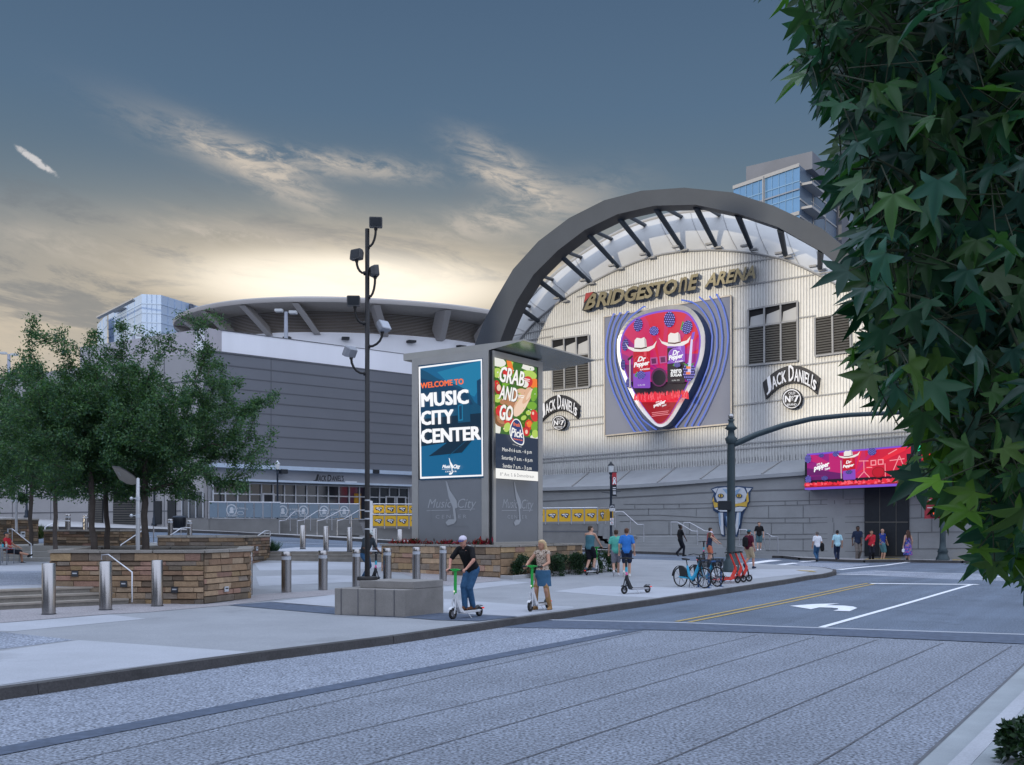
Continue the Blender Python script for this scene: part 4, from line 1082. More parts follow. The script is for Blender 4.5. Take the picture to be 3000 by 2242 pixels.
solid_text(mb, "RIDGESTO", (Q6(634, 738), Q6(1070, 660), Q6(1077, 577), Q6(648, 655)), fplace, .15, .75, bold=.055, shear=.12, space=.95)
solid_text(mb, "n", (Q6(1078, 657), Q6(1124, 648), Q6(1127, 567), Q6(1086, 576)), fplace, .15, .75, bold=.01, shear=.12)
solid_text(mb, "E", (Q6(1128, 648), Q6(1178, 638), Q6(1187, 552), Q6(1138, 562)), fplace, .15, .75, bold=.06, shear=.12)
solid_text(mb, "ARENA", (Q6(1217, 630), Q6(1494, 580), Q6(1500, 506), Q6(1232, 556)), fplace, .15, .70, bold=.03, shear=.15)
mb.build('letters', [m_letf, m_lets, m_red], asg, True)

# whiskey signs: arched white letters over a round badge, black backing
m_sb = mat('sign_black', (.014, .015, .02), .5, var=0); m_sw = mat('sign_white', (.72, .73, .76), .5, var=.05)
def whiskey_sign(label, L, Rr, top, bot, sag, cc, cr, skew):
    """arched word between L and R (pixels at the letter feet), badge centre cc radius cr"""
    t = thing('whiskey_sign', label, 'sign', Fc(cc[0], cc[1], .3), 0, 'arched whiskey signs on the ribbed wall')
    def warp(grow):
        def f(s, tt):
            s2 = s * (1 + 2 * grow) - grow; arch = 4 * s2 * (1 - s2)
            x = lerp(L[0], Rr[0], s2); yb = lerp(L[1], Rr[1], s2) - sag * arch
            h = lerp(bot, top, max(0, arch)) * (1.12 if 0 else 1)
            t2 = tt * (1 + 2 * grow * 3) - grow * 3
            return (x + skew * t2 * (s2 - .5), yb - h * t2)
        return f
    mb = MB(); W0 = warp(.035); N = 16
    ol = [W0(i / N, 0) for i in range(N + 1)] + [W0(i / N, 1) for i in range(N, -1, -1)]
    mb.slab([Fc(a, b, .35) for a, b in ol], -FN * .25, 0)
    cp = [(cc[0] + cr * 1.06 * math.cos(2 * math.pi * i / 28), cc[1] + cr * 1.1 * math.sin(2 * math.pi * i / 28)) for i in range(28)]
    mb.slab([Fc(a, b, .35) for a, b in cp], -FN * .25, 0)
    mb.build('backing', m_sb, t, True)
    A = Art(lambda a, b, l: Fc(a, b, .36 + l), .012)
    w1 = warp(0.0)
    def seg(a0, a1, body, up=1.0, b=.035):
        A.text(body, None, m_sw, bold=b, warp=lambda s, tt: w1(lerp(a0, a1, s), tt * up))
    seg(.0, .105, "J", 1.12); seg(.115, .40, "ACK", .86); seg(.45, .555, "D", 1.12); seg(.565, .885, "ANIEL", .86); seg(.90, .918, "'", .95); seg(.93, 1.0, "s", .72)
    e = lambda r, m: A.ellipse(cc[0], cc[1], cr * r, cr * r * 1.04, m, n=28)
    e(.96, m_sw); e(.86, m_sb)
    x, y, r = cc[0], cc[1], cr
    A.text("OLD", ((x - r * .36, y - r * .42), (x + r * .36, y - r * .46), (x + r * .36, y - r * .74), (x - r * .36, y - r * .70)), m_sw, bold=.02)
    A.text("N", ((x - r * .72, y + r * .38), (x - r * .12, y + r * .36), (x - r * .12, y - r * .34), (x - r * .72, y - r * .32)), m_sw, bold=.05)
    A.text("o", ((x - r * .06, y + r * .02), (x + r * .18, y + r * .01), (x + r * .18, y - r * .32), (x - r * .06, y - r * .31)), m_sw, bold=.03)
    A.rect(x - r * .06, y + r * .10, x + r * .18, y + r * .15, m_sw)
    A.text("7", ((x + r * .22, y + r * .36), (x + r * .74, y + r * .34), (x + r * .74, y - r * .36), (x + r * .22, y - r * .34)), m_sw, bold=.05)
    A.text("BRAND", ((x - r * .5, y + r * .74), (x + r * .5, y + r * .71), (x + r * .5, y + r * .48), (x - r * .5, y + r * .51)), m_sw, bold=.02)
    A.build('letters', t); return t
whiskey_sign('larger black and white arched whiskey sign between the pick screen and the near tree', Q6(1556, 1212), Q6(1815, 1188), 42, 40, 36, Q6(1689, 1228), 28, 14)
whiskey_sign('smaller black and white arched whiskey sign beside the kiosk, under a louvred window', Q6(345, 1338), Q6(530, 1325), 38, 33, 26, Q6(436, 1357), 20, 8)

# ---- guitar-pick screen on its grey panel
Q4 = lambda x, y: (1750 + x / 3.757, 850 + y / 3.757)
ps = thing('pick_screen', 'giant guitar pick shaped LED screen showing two soda cans, ringed by blue neon tubes', 'screen', Fc(1950, 1277, .2))
m_pp = mat('grey_sign_panel', (.17, .185, .235), .6, metal=.1, var=.05, vs=.4)
mb = MB(); mb.slab([Fc(u, v, .32) for u, v in [(1770, 929), (2141.6, 866), (2143, 1241.6), (1772, 1277)]], -FN * .22); mb.build('back_panel', m_pp, ps, True)
mb = MB(); cs = [Fc(u, v, .33) for u, v in [(1770, 929), (2141.6, 866), (2143, 1241.6), (1772, 1277)]]
for i in range(4): mb.beam(cs[i], cs[(i + 1) % 4], .10, .12, up=FN)
mb.build('panel_edge', mat('sign_edge', (.42, .38, .33), .5, metal=.4, var=.1), ps, True)
OUT = [(215, 600), (225, 520), (270, 420), (340, 330), (440, 260), (560, 210), (700, 180), (820, 165), (920, 165), (1010, 190), (1080, 250), (1140, 340), (1175, 430), (1190, 530), (1180, 680), (1150, 800), (1100, 930), (1030, 1080), (950, 1220), (860, 1380), (790, 1470), (730, 1505), (680, 1510), (620, 1480), (520, 1380), (430, 1260), (350, 1110), (290, 970), (245, 840), (218, 720)]
INN = [(246, 600), (262, 510), (310, 410), (380, 335), (470, 285), (580, 248), (710, 222), (820, 214), (900, 216), (980, 234), (1040, 282), (1090, 360), (1125, 440), (1140, 530), (1133, 650), (1107, 780), (1060, 900), (990, 1050), (915, 1185), (830, 1330), (765, 1425), (715, 1462), (675, 1470), (640, 1455), (560, 1365), (470, 1240), (385, 1095), (325, 960), (278, 830), (250, 710)]
def smooth(pts, k=2):
    for _ in range(k):
        o = []
        for i in range(len(pts)):
            a, b = pts[i], pts[(i + 1) % len(pts)]; o += [(a[0] * .75 + b[0] * .25, a[1] * .75 + b[1] * .25), (a[0] * .25 + b[0] * .75, a[1] * .25 + b[1] * .75)]
        pts = o
    return pts
OUT, INN = smooth(OUT, 1), smooth(INN, 1)
m_sil = mat('silver_bezel', (.66, .63, .58), .3, metal=.75, var=.15, vs=.5); m_pside = mat('pick_side_blue', (.035, .055, .11), .5, var=.1)
fo = [Fc(*Q4(*p), 1.5) for p in OUT]; fi = [Fc(*Q4(*p), 1.42) for p in INN]
mb = MB(); nO = len(fo)
mb.add(fo + fi, [(i, (i + 1) % nO, nO + (i + 1) % nO, nO + i) for i in range(nO)], 0)
mb.add(fo + [p - FN * 1.15 for p in fo], [(i, nO + i, nO + (i + 1) % nO, (i + 1) % nO) for i in range(nO)], 1)
mb.build('bezel', [m_sil, m_pside], ps, True)
# artwork on the pick screen, in zoom pixels
C = dict(pur=glow('violet', (.20, .08, .62)), red=glow('red', (.62, .012, .045)), mag=glow('magenta', (.50, .014, .16)), dmag=glow('deep_magenta', (.30, .012, .20)), plum=glow('plum', (.13, .010, .13)), hot=glow('hot_pink', (.58, .018, .11)),
         blk=glow('black', (.012, .006, .014)), can=glow('can_red', (.50, .006, .022)), canh=glow('can_red_light', (.68, .06, .09)), vio=glow('can_violet', (.23, .07, .50)), lil=glow('lilac', (.40, .20, .72)), hat=glow('hat_white', (.82, .78, .76)), hats=glow('hat_grey', (.52, .47, .48)), brn=glow('hat_band', (.10, .035, .03)),
         bry=glow('berry_blue', (.06, .045, .40)), bryl=glow('berry_light', (.42, .40, .95)), bryd=glow('berry_dark', (.014, .010, .10)), grn=glow('leaf_green', (.06, .30, .05)), crowd=glow('crowd_red', (.80, .02, .045)), crowl=glow('crowd_pink', (.95, .12, .16)), dred=glow('dark_red', (.34, .006, .014)), drum=glow('drum_plum', (.12, .015, .09)), dru2=glow('drum_pink', (.45, .10, .30)), nk=glow('neck_white', (.62, .60, .90)), org=glow('orange', (.85, .22, .08)), pk=glow('pink_line', (.9, .3, .35)))
def berry(A, x, y, rx, ry, rot=0, leaf=False):
    if leaf: A.poly([(x - rx * .9, y - ry * .9), (x - rx * 1.4, y + ry * .3), (x - rx * .2, y + ry * .9), (x, y)], C['grn'])
    A.ellipse(x, y, rx, ry, C['bryd'], rot)
    rnd = random.Random(int(x * 7 + y)); k = 6; c_, s_ = math.cos(rot), math.sin(rot)
    A.n += 1
    for i in range(k + 1):
        for j in range(k):
            a, b = (j + .5 + .5 * (i % 2)) / k * 2 - 1, (i + .5) / (k + 1) * 2 - 1
            if a * a + b * b > .92: continue
            px_, py_ = x + a * rx * c_ - b * ry * s_, y + a * rx * s_ + b * ry * c_; r = min(rx, ry) / k * .9
            for dx_, dy_, rr, m, up in ((0, 0, r, 'bry', 0), (-r * .2, -r * .25, r * .58, 'bryl', 1)):
                A.mb.poly([A.p(px_ + dx_ + rr * math.cos(t * 1.047), py_ + dy_ + rr * math.sin(t * 1.047), (A.n + up) * A.step) for t in range(6)], A.mi(C[m]))
    A.n += 1
def hatc(A, x, y, w, h):
    """cowboy hat, (x, y) centre of the brim"""
    A.poly([(x - w, y - h * .55), (x - w * .8, y - h * .15), (x - w * .35, y + h * .02), (x + w * .3, y - h * .04), (x + w * .75, y - h * .25), (x + w, y - h * .72), (x + w * .85, y - h * .05), (x + w * .5, y + h * .28), (x, y + h * .34), (x - w * .45, y + h * .32), (x - w * .8, y + h * .05)], C['hat'])
    A.poly([(x - w * .42, y + h * .02), (x - w * .40, y - h * .75), (x - w * .26, y - h * 1.0), (x, y - h * .92), (x + w * .2, y - h * 1.05), (x + w * .33, y - h * .8), (x + w * .38, y - h * .05), (x, y + h * .08)], C['hat'])
    A.poly([(x - w * .42, y + h * .06), (x - w * .42, y - h * .06), (x, y - h * .02), (x + w * .37, y - h * .16), (x + w * .38, y - h * .02), (x, y + h * .12)], C['brn'])
    A.poly([(x + w * .2, y - h * .98), (x + w * .33, y - h * .8), (x + w * .37, y - h * .2), (x + w * .24, y - h * .14)], C['hats'])
def can(A, x0, y0, x1, y1, top, bot, split, word=True):
    h = y1 - y0; w = x1 - x0
    A.poly([(x0, y0 + h * .08), (x0 + w * .08, y0), (x1 - w * .08, y0 - h * .01), (x1, y0 + h * .07), (x1, y1 - h * .02), (x1 - w * .06, y1), (x0 + w * .06, y1), (x0, y1 - h * .02)], C[bot])
    A.poly([(x0, y0 + h * .08), (x0 + w * .08, y0), (x1 - w * .08, y0 - h * .01), (x1, y0 + h * .07), (x1, y0 + h * split), (x0, y0 + h * (split + .06))], C[top])
    A.poly([(x0 + w * .62, y0 + h * .01), (x0 + w * .78, y0 + h * .01), (x0 + w * .78, y0 + h * split * .5), (x0 + w * .62, y0 + h * split * .5)], C['canh'] if top == 'can' else C['lil'])
def crowd(A, x0, x1, y0f, amp, n, seed):
    rnd = random.Random(seed); A.n += 1
    for i in range(n):
        x = lerp(x0, x1, rnd.random()); y = y0f(x) + rnd.uniform(-.2, 1) * amp; w = abs(x1 - x0) / n * 2.6; h = amp * rnd.uniform(.6, 1.5); m = C['crowd'] if rnd.random() < .75 else C['crowl']
        pts = [(x - w, y + h), (x - w * .5, y), (x - w * .2, y - h * .4), (x, y), (x + w * .5, y - h * .1), (x + w, y + h)]
        A.mb.poly([A.p(a, b, A.n * A.step + i * 5e-5) for a, b in pts], A.mi(m))
    A.n += 1
A = Art(lambda a, b, l: Fc(*Q4(a, b), 1.42 + l), .006)
A.poly(INN, C['pur'])
IN2 = [(690 + (x - 690) * .965, 830 + (y - 830) * (.965 if y < 830 else .998)) for x, y in INN]
A.poly(IN2, C['mag'])
def inside(poly):
    def f(x, y):
        c = False; n = len(poly)
        for i in range(n):
            (x0, y0), (x1, y1) = poly[i], poly[(i + 1) % n]
            if (y0 > y) != (y1 > y) and x < (x1 - x0) * (y - y0) / (y1 - y0) + x0: c = not c
        return c
    return f
def clip(poly, a, b, c):
    """keep a*x+b*y+c >= 0"""
    o = []
    for i in range(len(poly)):
        p, q = poly[i], poly[(i + 1) % len(poly)]; dp, dq = a * p[0] + b * p[1] + c, a * q[0] + b * q[1] + c
        if dp >= 0: o.append(p)
        if dp * dq < 0: t = dp / (dp - dq); o.append((lerp(p[0], q[0], t), lerp(p[1], q[1], t)))
    return o
def wedge(poly, cx, cy, a0, a1):
    p = clip(poly, -math.sin(a0), math.cos(a0), math.sin(a0) * cx - math.cos(a0) * cy)
    return clip(p, math.sin(a1), -math.cos(a1), -math.sin(a1) * cx + math.cos(a1) * cy)
upper = clip(IN2, 0, -1, 1060)
A.poly(clip(upper, .45, -.9, 420), C['hot']); A.poly(clip(upper, .8, -.6, -240), C['red']); 
for i, (a0, a1, m) in enumerate([(-2.9, -2.7, 'dmag'), (-2.5, -2.35, 'dmag'), (-2.1, -1.98, 'hot'), (-1.82, -1.72, 'red'), (-1.5, -1.4, 'hot'), (-1.15, -1.0, 'mag'), (-.75, -.55, 'mag'), (-.3, -.1, 'dmag')]):
    w_ = wedge(upper, 700, 900, a0, a1)
    if len(w_) > 2: A.poly(w_, C[m])
A.poly(clip(clip(upper, 0, 1, -820), -1, 0, 470), C['plum']); A.poly(clip(clip(upper, 0, 1, -700), 1, 0, -960), C['dmag'])
A.poly(clip(clip(IN2, 0, 1, -1010), 0, -1, 1180), C['blk'])
A.poly(clip(IN2, 0, 1, -1165), C['crowd']); A.poly(clip(IN2, 0, 1, -1235), C['dred'])
for b_ in [(450, 385, 50, 75, .15), (795, 325, 62, 88, .05), (990, 410, 56, 78, .3, True), (625, 450, 52, 52, 0), (308, 605, 36, 66, .1)]: berry(A, *b_)
berry(A, 282, 820, 26, 60); berry(A, 345, 1020, 32, 52)
A.rect(352, 760, 366, 1070, C['hats']); A.poly([(330, 760), (385, 715), (392, 735), (345, 780)], C['blk'])
# drums
A.ellipse(680, 960, 90, 105, C['drum']); A.ellipse(680, 965, 72, 85, C['blk'])
for x, y in ((622, 785), (722, 770)): A.poly([(x - 42, y - 40), (x + 38, y - 46), (x + 44, y + 32), (x - 34, y + 40)], C['dru2']); A.poly([(x - 28, y - 28), (x + 22, y - 33), (x + 28, y + 22), (x - 22, y + 28)], C['drum'])
can(A, 395, 640, 583, 1080, 'can', 'vio', .58); hatc(A, 480, 640, 175, 115)
can(A, 770, 590, 965, 1020, 'vio', 'blk', .46); hatc(A, 852, 582, 178, 112)
A.poly([(770, 640), (870, 630), (800, 760), (770, 800)], C['blk'])
A.ellipse(487, 795, 86, 82, C['canh'], 0); A.ellipse(487, 795, 80, 76, C['can']); A.ellipse(865, 720, 84, 84, C['lil']); A.ellipse(865, 720, 78, 78, C['vio'])
A.text("Dr", ((440, 790), (535, 782), (535, 722), (450, 735)), WHT, bold=.05, shear=.2); A.text("Pepper", ((402, 870), (572, 838), (572, 770), (402, 800)), WHT, bold=.05, shear=.2)
A.text("Dr", ((825, 722), (905, 712), (905, 652), (830, 665)), WHT, bold=.05, shear=.2); A.text("Pepper", ((785, 790), (945, 760), (945, 690), (785, 722)), WHT, bold=.05, shear=.2)
A.text("BLACKBERRY", ((470, 885), (580, 875), (580, 858), (470, 868)), WHT, bold=.04); A.text("BLACKBERRY", ((855, 798), (945, 788), (945, 772), (855, 782)), WHT, bold=.04)
berry(A, 480, 935, 50, 45, 0, True); berry(A, 880, 825, 36, 26, 0, True)
A.text("zero", ((806, 922), (928, 912), (928, 868), (806, 878)), WHT, bold=.06); A.text("SUGAR", ((806, 955), (930, 948), (930, 918), (806, 925)), WHT, bold=.06)
A.text("12 FL OZ", ((822, 1003), (905, 998), (905, 984), (822, 989)), WHT); A.text("12 FL OZ", ((447, 1055), (525, 1050), (525, 1036), (447, 1041)), WHT)
berry(A, 1010, 900, 68, 105); A.poly([(940, 800), (1010, 830), (1075, 795), (1030, 845), (985, 845)], C['grn'])
A.poly([(990, 930), (1030, 530), (1052, 530), (1026, 930)], C['nk']); A.poly([(1030, 540), (1045, 470), (1075, 458), (1060, 545)], C['pur'])
A.rect(980, 840, 1026, 868, C['org']); A.rect(976, 902, 1022, 930, C['org'])
crowd(A, 405, 1000, lambda x: 1150 - (x - 400) * .07, 40, 230, 5)
A.text("pepper", ((622, 1300), (752, 1258), (752, 1212), (615, 1268)), WHT, bold=.07, shear=.1); A.text("IT'S A", ((645, 1248), (712, 1228), (712, 1210), (645, 1230)), WHT, bold=.05); A.text("THING", ((708, 1290), (758, 1270), (758, 1252), (708, 1272)), WHT, bold=.05)
for k_, (a, b) in enumerate([((600, 1352), (785, 1330)), ((605, 1370), (775, 1350)), ((598, 1390), (792, 1366))]): A.stroke([a, b], 6, C['pk'])
A.build('screen', ps)
m_neon = glow('neon_blue', (.11, .18, .62)); m_neonw = mat('neon_pale', (.55, .60, .85), .3, var=0, emit=(.25, .3, .8), estr=.6)
for i, pl in enumerate([[(180, 260), (125, 400), (95, 560), (90, 760), (110, 920), (180, 1130), (290, 1360), (405, 1555)], [(250, 250), (180, 380), (140, 560), (140, 780), (180, 980), (270, 1210), (380, 1420), (475, 1550)], [(335, 235), (250, 350), (205, 500), (185, 650), (195, 800), (250, 1010), (340, 1230), (440, 1410), (545, 1545)], [(515, 180), (430, 240), (350, 310), (280, 420), (240, 560), (235, 720), (270, 930), (330, 1110), (400, 1280), (500, 1430), (635, 1530)],
          [(925, 110), (1030, 125), (1120, 180), (1190, 270), (1240, 360), (1265, 500), (1255, 680), (1215, 860), (1130, 1080), (1010, 1320), (860, 1508)], [(1120, 75), (1210, 160), (1275, 280), (1315, 440), (1315, 620), (1285, 820), (1210, 1020), (1100, 1240), (960, 1500)], [(1235, 70), (1310, 180), (1355, 330), (1375, 520), (1365, 700), (1320, 900), (1230, 1120), (1120, 1340), (1035, 1495)], [(1310, 45), (1380, 170), (1425, 340), (1440, 520), (1420, 720), (1370, 920), (1280, 1140), (1180, 1360), (1105, 1490)]]):
    P = resample([Fc(*Q4(*p), .6) for p in pl], 26); mb = MB(); mb.tube(P, .055, 6); mb.tube([P[0], P[0] - FN * .25], .04, 5); mb.tube([P[-1], P[-1] - FN * .25], .04, 5); mb.build('neon_tube', m_neon, ps, True)

# ---- wide LED screen over the dark door
wsc = thing('wide_screen', 'wide rectangular LED screen with a soda can and drum kit above the dark door', 'screen', Fc(2500, 1435, 2.5))
tl, tr, br, bl = Fc(2364, 1330, 3.2), Fc(2704, 1300, 3.2), Fc(2708, 1421, 3.2), Fc(2366, 1436, 3.2)
mb = MB(); mb.slab([tl, tr, br, bl], -FN * .7); mb.build('cabinet', m_blk, wsc, True)
mb = MB(); mb.slab([Fc(2358, 1353, 3.0), Fc(2365, 1353, 3.0), Fc(2365, 1412, 3.0), Fc(2358, 1412, 3.0)], -FN * .4); mb.build('side_box', m_blk, wsc, True)
qx = lambda x, y: (tl.lerp(tr, x / 1000)).lerp(bl.lerp(br, x / 1000), y / 300)
A = Art(lambda a, b, l: qx(a, b) + FN * (.01 + l), .006)
A.rect(0, 0, 1000, 300, C['pur']); A.rect(0, 14, 1000, 290, C['dmag']); A.rect(200, 14, 1000, 290, C['mag']); A.rect(360, 14, 1000, 290, C['hot']); A.rect(520, 14, 1000, 290, C['red'])
box_ = [(0, 14), (1000, 14), (1000, 240), (0, 240)]
for a0, a1, m in [(-3.1, -2.95, 'plum'), (-2.8, -2.65, 'mag'), (-2.4, -2.2, 'mag'), (-1.9, -1.7, 'red'), (-1.3, -1.2, 'crowd'), (-.9, -.75, 'mag'), (-.45, -.35, 'crowd')]:
    w_ = wedge(box_, 420, 200, a0, a1)
    if len(w_) > 2: A.poly(w_, C[m])
A.rect(0, 190, 330, 240, C['plum']); A.rect(0, 222, 1000, 262, C['blk'])
A.text("pepper", ((66, 158), (205, 128), (205, 86), (66, 116)), WHT, bold=.07, shear=.1); A.text("IT'S A", ((95, 106), (145, 96), (145, 80), (95, 90)), WHT, bold=.05); A.text("THING", ((165, 150), (212, 140), (212, 124), (165, 134)), WHT, bold=.05)
for b_ in [(18, 45, 30, 36), (140, 26, 26, 16), (270, 24, 30, 22), (585, 30, 38, 30), (20, 215, 28, 34), (168, 212, 30, 18)]: berry(A, *b_)
A.rect(312, 80, 320, 222, C['hats'])
can(A, 332, 55, 440, 235, 'can', 'vio', .55); hatc(A, 385, 50, 100, 44)
A.text("Dr", ((362, 110), (410, 106), (410, 82), (362, 86)), WHT, bold=.05, shear=.2); A.text("Pepper", ((336, 148), (434, 138), (434, 108), (336, 118)), WHT, bold=.05, shear=.2); berry(A, 388, 176, 30, 16)
for x, y in ((600, 118), (662, 116)): A.rect(x - 24, y - 22, x + 24, y + 20, C['pk']); A.rect(x - 15, y - 14, x + 15, y + 12, C['red'])
A.ellipse(640, 190, 55, 42, C['dred']); A.ellipse(640, 190, 46, 35, C['can'])
for p in ([(470, 226), (520, 180), (565, 226)], [(520, 95), (520, 180)], [(480, 96), (560, 100)], [(820, 80), (745, 226)], [(820, 80), (880, 226)], [(730, 60), (800, 30)], [(740, 110), (860, 104)], [(700, 130), (700, 226)], [(545, 150), (590, 152)]): A.stroke(p, 7, C['pk'])
A.rect(880, 70, 1000, 240, C['blk']); A.text("zero", ((900, 190), (970, 188), (970, 160), (900, 162)), WHT, bold=.05)
A.rect(0, 252, 1000, 284, C['dred']); crowd(A, 6, 994, lambda x: 246, 14, 190, 8); A.rect(0, 284, 1000, 300, C['pur'])
A.build('screen', wsc)

# ---- painted cat-head emblem on the stone wall
mu = thing('wall_mural', 'painted fanged cat head emblem on the stone wall behind the signal pole', 'mural', basept(2145, 1575)[0])
c = dict(w=mat('mural_white', (.50, .53, .58), .8, var=.1), n=mat('mural_navy', (.03, .06, .13), .8, var=.1), y=mat('mural_yellow', (.55, .36, .06), .8, var=.1), b=mat('mural_blue', (.22, .33, .48), .8, var=.1), k=mat('mural_black', (.012, .014, .02), .8, var=0))
def mp(a, b, l):
    p, nn_ = basept(*Q7(a, b)); return p + nn_ * (.045 + l)
A = Art(mp, .012)
A.poly([(1605, 228), (1660, 208), (1720, 206), (1830, 204), (1885, 210), (1950, 214), (1925, 255), (1922, 330), (1885, 400), (1866, 440), (1850, 540), (1818, 616), (1800, 610), (1806, 545), (1770, 560), (1740, 548), (1718, 520), (1722, 615), (1695, 608), (1672, 520), (1670, 430), (1625, 400), (1618, 300), (1632, 262)], c['n'])
A.poly([(1618, 232), (1664, 218), (1648, 262)], c['w']); A.poly([(1890, 220), (1938, 222), (1905, 262)], c['w'])
A.poly([(1668, 222), (1725, 214), (1780, 226), (1830, 212), (1876, 222), (1900, 270), (1880, 330), (1820, 352), (1780, 345), (1740, 352), (1660, 332), (1645, 290)], c['w'])
A.poly([(1700, 226), (1740, 232), (1775, 262), (1765, 300), (1720, 250)], c['b']); A.poly([(1850, 226), (1815, 236), (1790, 264), (1798, 300), (1835, 250)], c['b'])
for x in (1690, 1838):
    A.ellipse(x, 284, 26, 18, c['n']); A.ellipse(x, 283, 18, 13, c['y']); A.ellipse(x, 283, 5, 12, c['k'])
A.poly([(1628, 330), (1660, 340), (1740, 352), (1820, 348), (1880, 335), (1912, 320), (1900, 372), (1840, 366), (1780, 376), (1700, 368), (1640, 380)], c['y'])
A.poly([(1738, 330), (1782, 330), (1772, 352), (1748, 352)], c['n'])
A.poly([(1640, 384), (1700, 374), (1780, 382), (1845, 372), (1896, 378), (1862, 410), (1690, 412)], c['w'])
A.poly([(1715, 420), (1820, 418), (1812, 520), (1770, 545), (1735, 528)], c['n']); A.poly([(1735, 450), (1800, 448), (1790, 510), (1765, 530), (1745, 515)], c['b'])
A.poly([(1676, 420), (1712, 420), (1715, 520), (1718, 600), (1698, 590), (1680, 500)], c['w']); A.poly([(1824, 420), (1856, 416), (1848, 510), (1818, 600), (1812, 520)], c['w'])
A.poly([(1676, 420), (1690, 420), (1696, 540), (1682, 500)], c['b']); A.poly([(1844, 418), (1856, 416), (1848, 510), (1836, 545)], c['b'])
A.poly([(1900, 290), (1915, 250), (1922, 330), (1905, 345)], c['y']); A.poly([(1628, 330), (1636, 290), (1646, 330)], c['y'])
A.build('painting', mu)
# ================================================================== unseen blocks added behind the camera to shade the plaza and stripe the arena front
m_cc = mat('shade_block_wall', (.33, .33, .34), .7, var=.1, vs=.2)
def shade_block(label, along0, along1, dist, h, depth=25):
    """block whose long front is square to the low sun"""
    s2 = V(SUN_DIR.x, SUN_DIR.y, 0).normalized(); e = V(-s2.y, s2.x, 0) * -1
    o = s2 * dist + e * along0
    t = thing('shade_block', label, 'shade block', (o.x, o.y, 0), 0, 'added shade blocks')
    mb = MB(); mb.obox(o, e * (along1 - along0), s2 * depth, V(0, 0, h)); mb.build('wall', m_cc, t, True)
    mb = MB(); nf, nc = int(h / 4), int((along1 - along0) / 4)
    for i in range(nf):
        for j in range(nc): p = o + e * (4 * j + .8) - s2 * .03 + V(0, 0, 4 * i + 1.2); mb.obox(p, e * 2.6, -s2 * .04, V(0, 0, 2.2))
    w = mb.build('window', m_glass, t, True); w['kind'] = 'stuff'
    return t
shade_block('long block added behind the viewer to shade the plaza, lowest of the shade blocks', -12, 47.5, 46, 22)
shade_block('wide tall block added behind the viewer to shade the grey hall and the trees', 48, 135, 60, 45)
shade_block('slim block added behind the long one to shade a strip of the arena front', 27, 30, 75, 40)
shade_block('second slim block added to shade a strip of the arena front, lower than its neighbour', 35, 37.5, 75, 34)
shade_block('broad block added behind the viewer for shade past the other end of the long one', -90, -13, 50, 40)

# ================================================================== stone walls of the plaza
m_led = mat('ledger_stone', (.3, .2, .1), .85, var=.22, vs=7, fine=.15, fs=40, bump=.7, bs=22, attr=True)
m_cop = mat('coping_stone', (.27, .25, .225), .8, var=.18, vs=3, fine=.1, fs=40, bump=.3, bs=30)
m_soil = mat('planter_soil', (.035, .028, .02), .95, var=.3, vs=6, bump=.8, bs=20)
PAL = [(.30, .205, .125), (.25, .165, .10), (.34, .24, .155), (.21, .15, .10), (.165, .13, .095), (.36, .265, .18), (.27, .17, .11), (.19, .155, .125), (.31, .215, .12), (.14, .10, .07), (.33, .20, .15)]
def ledger(mb, tints, p, q, z0, z1, rnd, h=(.10, .19), w=(.28, .85), bright=1.0, jut=.035):
    p, q = Vector((p[0], p[1], 0)), Vector((q[0], q[1], 0)); d = q - p; L = d.length; d.normalize(); nn = V(d.y, -d.x, 0)
    z = z0
    while z < z1 - .02:
        hh = rnd.uniform(*h)
        if z + hh > z1 - .06: hh = z1 - z
        s = -rnd.uniform(0, .3)
        while s < L:
            ww = rnd.uniform(*w); a, b = max(0, s), min(L, s + ww); s += ww
            if b - a < .03: continue
            j = rnd.uniform(.0, jut); j2 = rnd.uniform(.0, jut); g = .006
            c = rnd.choice(PAL); k = rnd.uniform(.8, 1.2) * bright; c = tuple(x * k for x in c)
            A_, B_ = p + d * (a + g), p + d * (b - g); za, zb = z + g, z + hh - g
            o1, o2 = nn * (.02 + j), nn * (.02 + j2)
            f = len(mb.f)
            mb.add([A_ + V(0, 0, za), B_ + V(0, 0, za), B_ + V(0, 0, zb), A_ + V(0, 0, zb), A_ + o1 + V(0, 0, za + .012), B_ + o1 + V(0, 0, za + .012), B_ + o2 + V(0, 0, zb - .012), A_ + o2 + V(0, 0, zb - .012)],
                   [(4, 5, 6, 7), (0, 1, 5, 4), (1, 2, 6, 5), (2, 3, 7, 6), (3, 0, 4, 7)])
            tints += [c] * (len(mb.f) - f)
        z += hh
    f = len(mb.f); mb.add([(p.x, p.y, z0), (q.x, q.y, z0), (q.x, q.y, z1), (p.x, p.y, z1)], [(0, 1, 2, 3)]); tints += [(.05, .04, .03)] * (len(mb.f) - f)
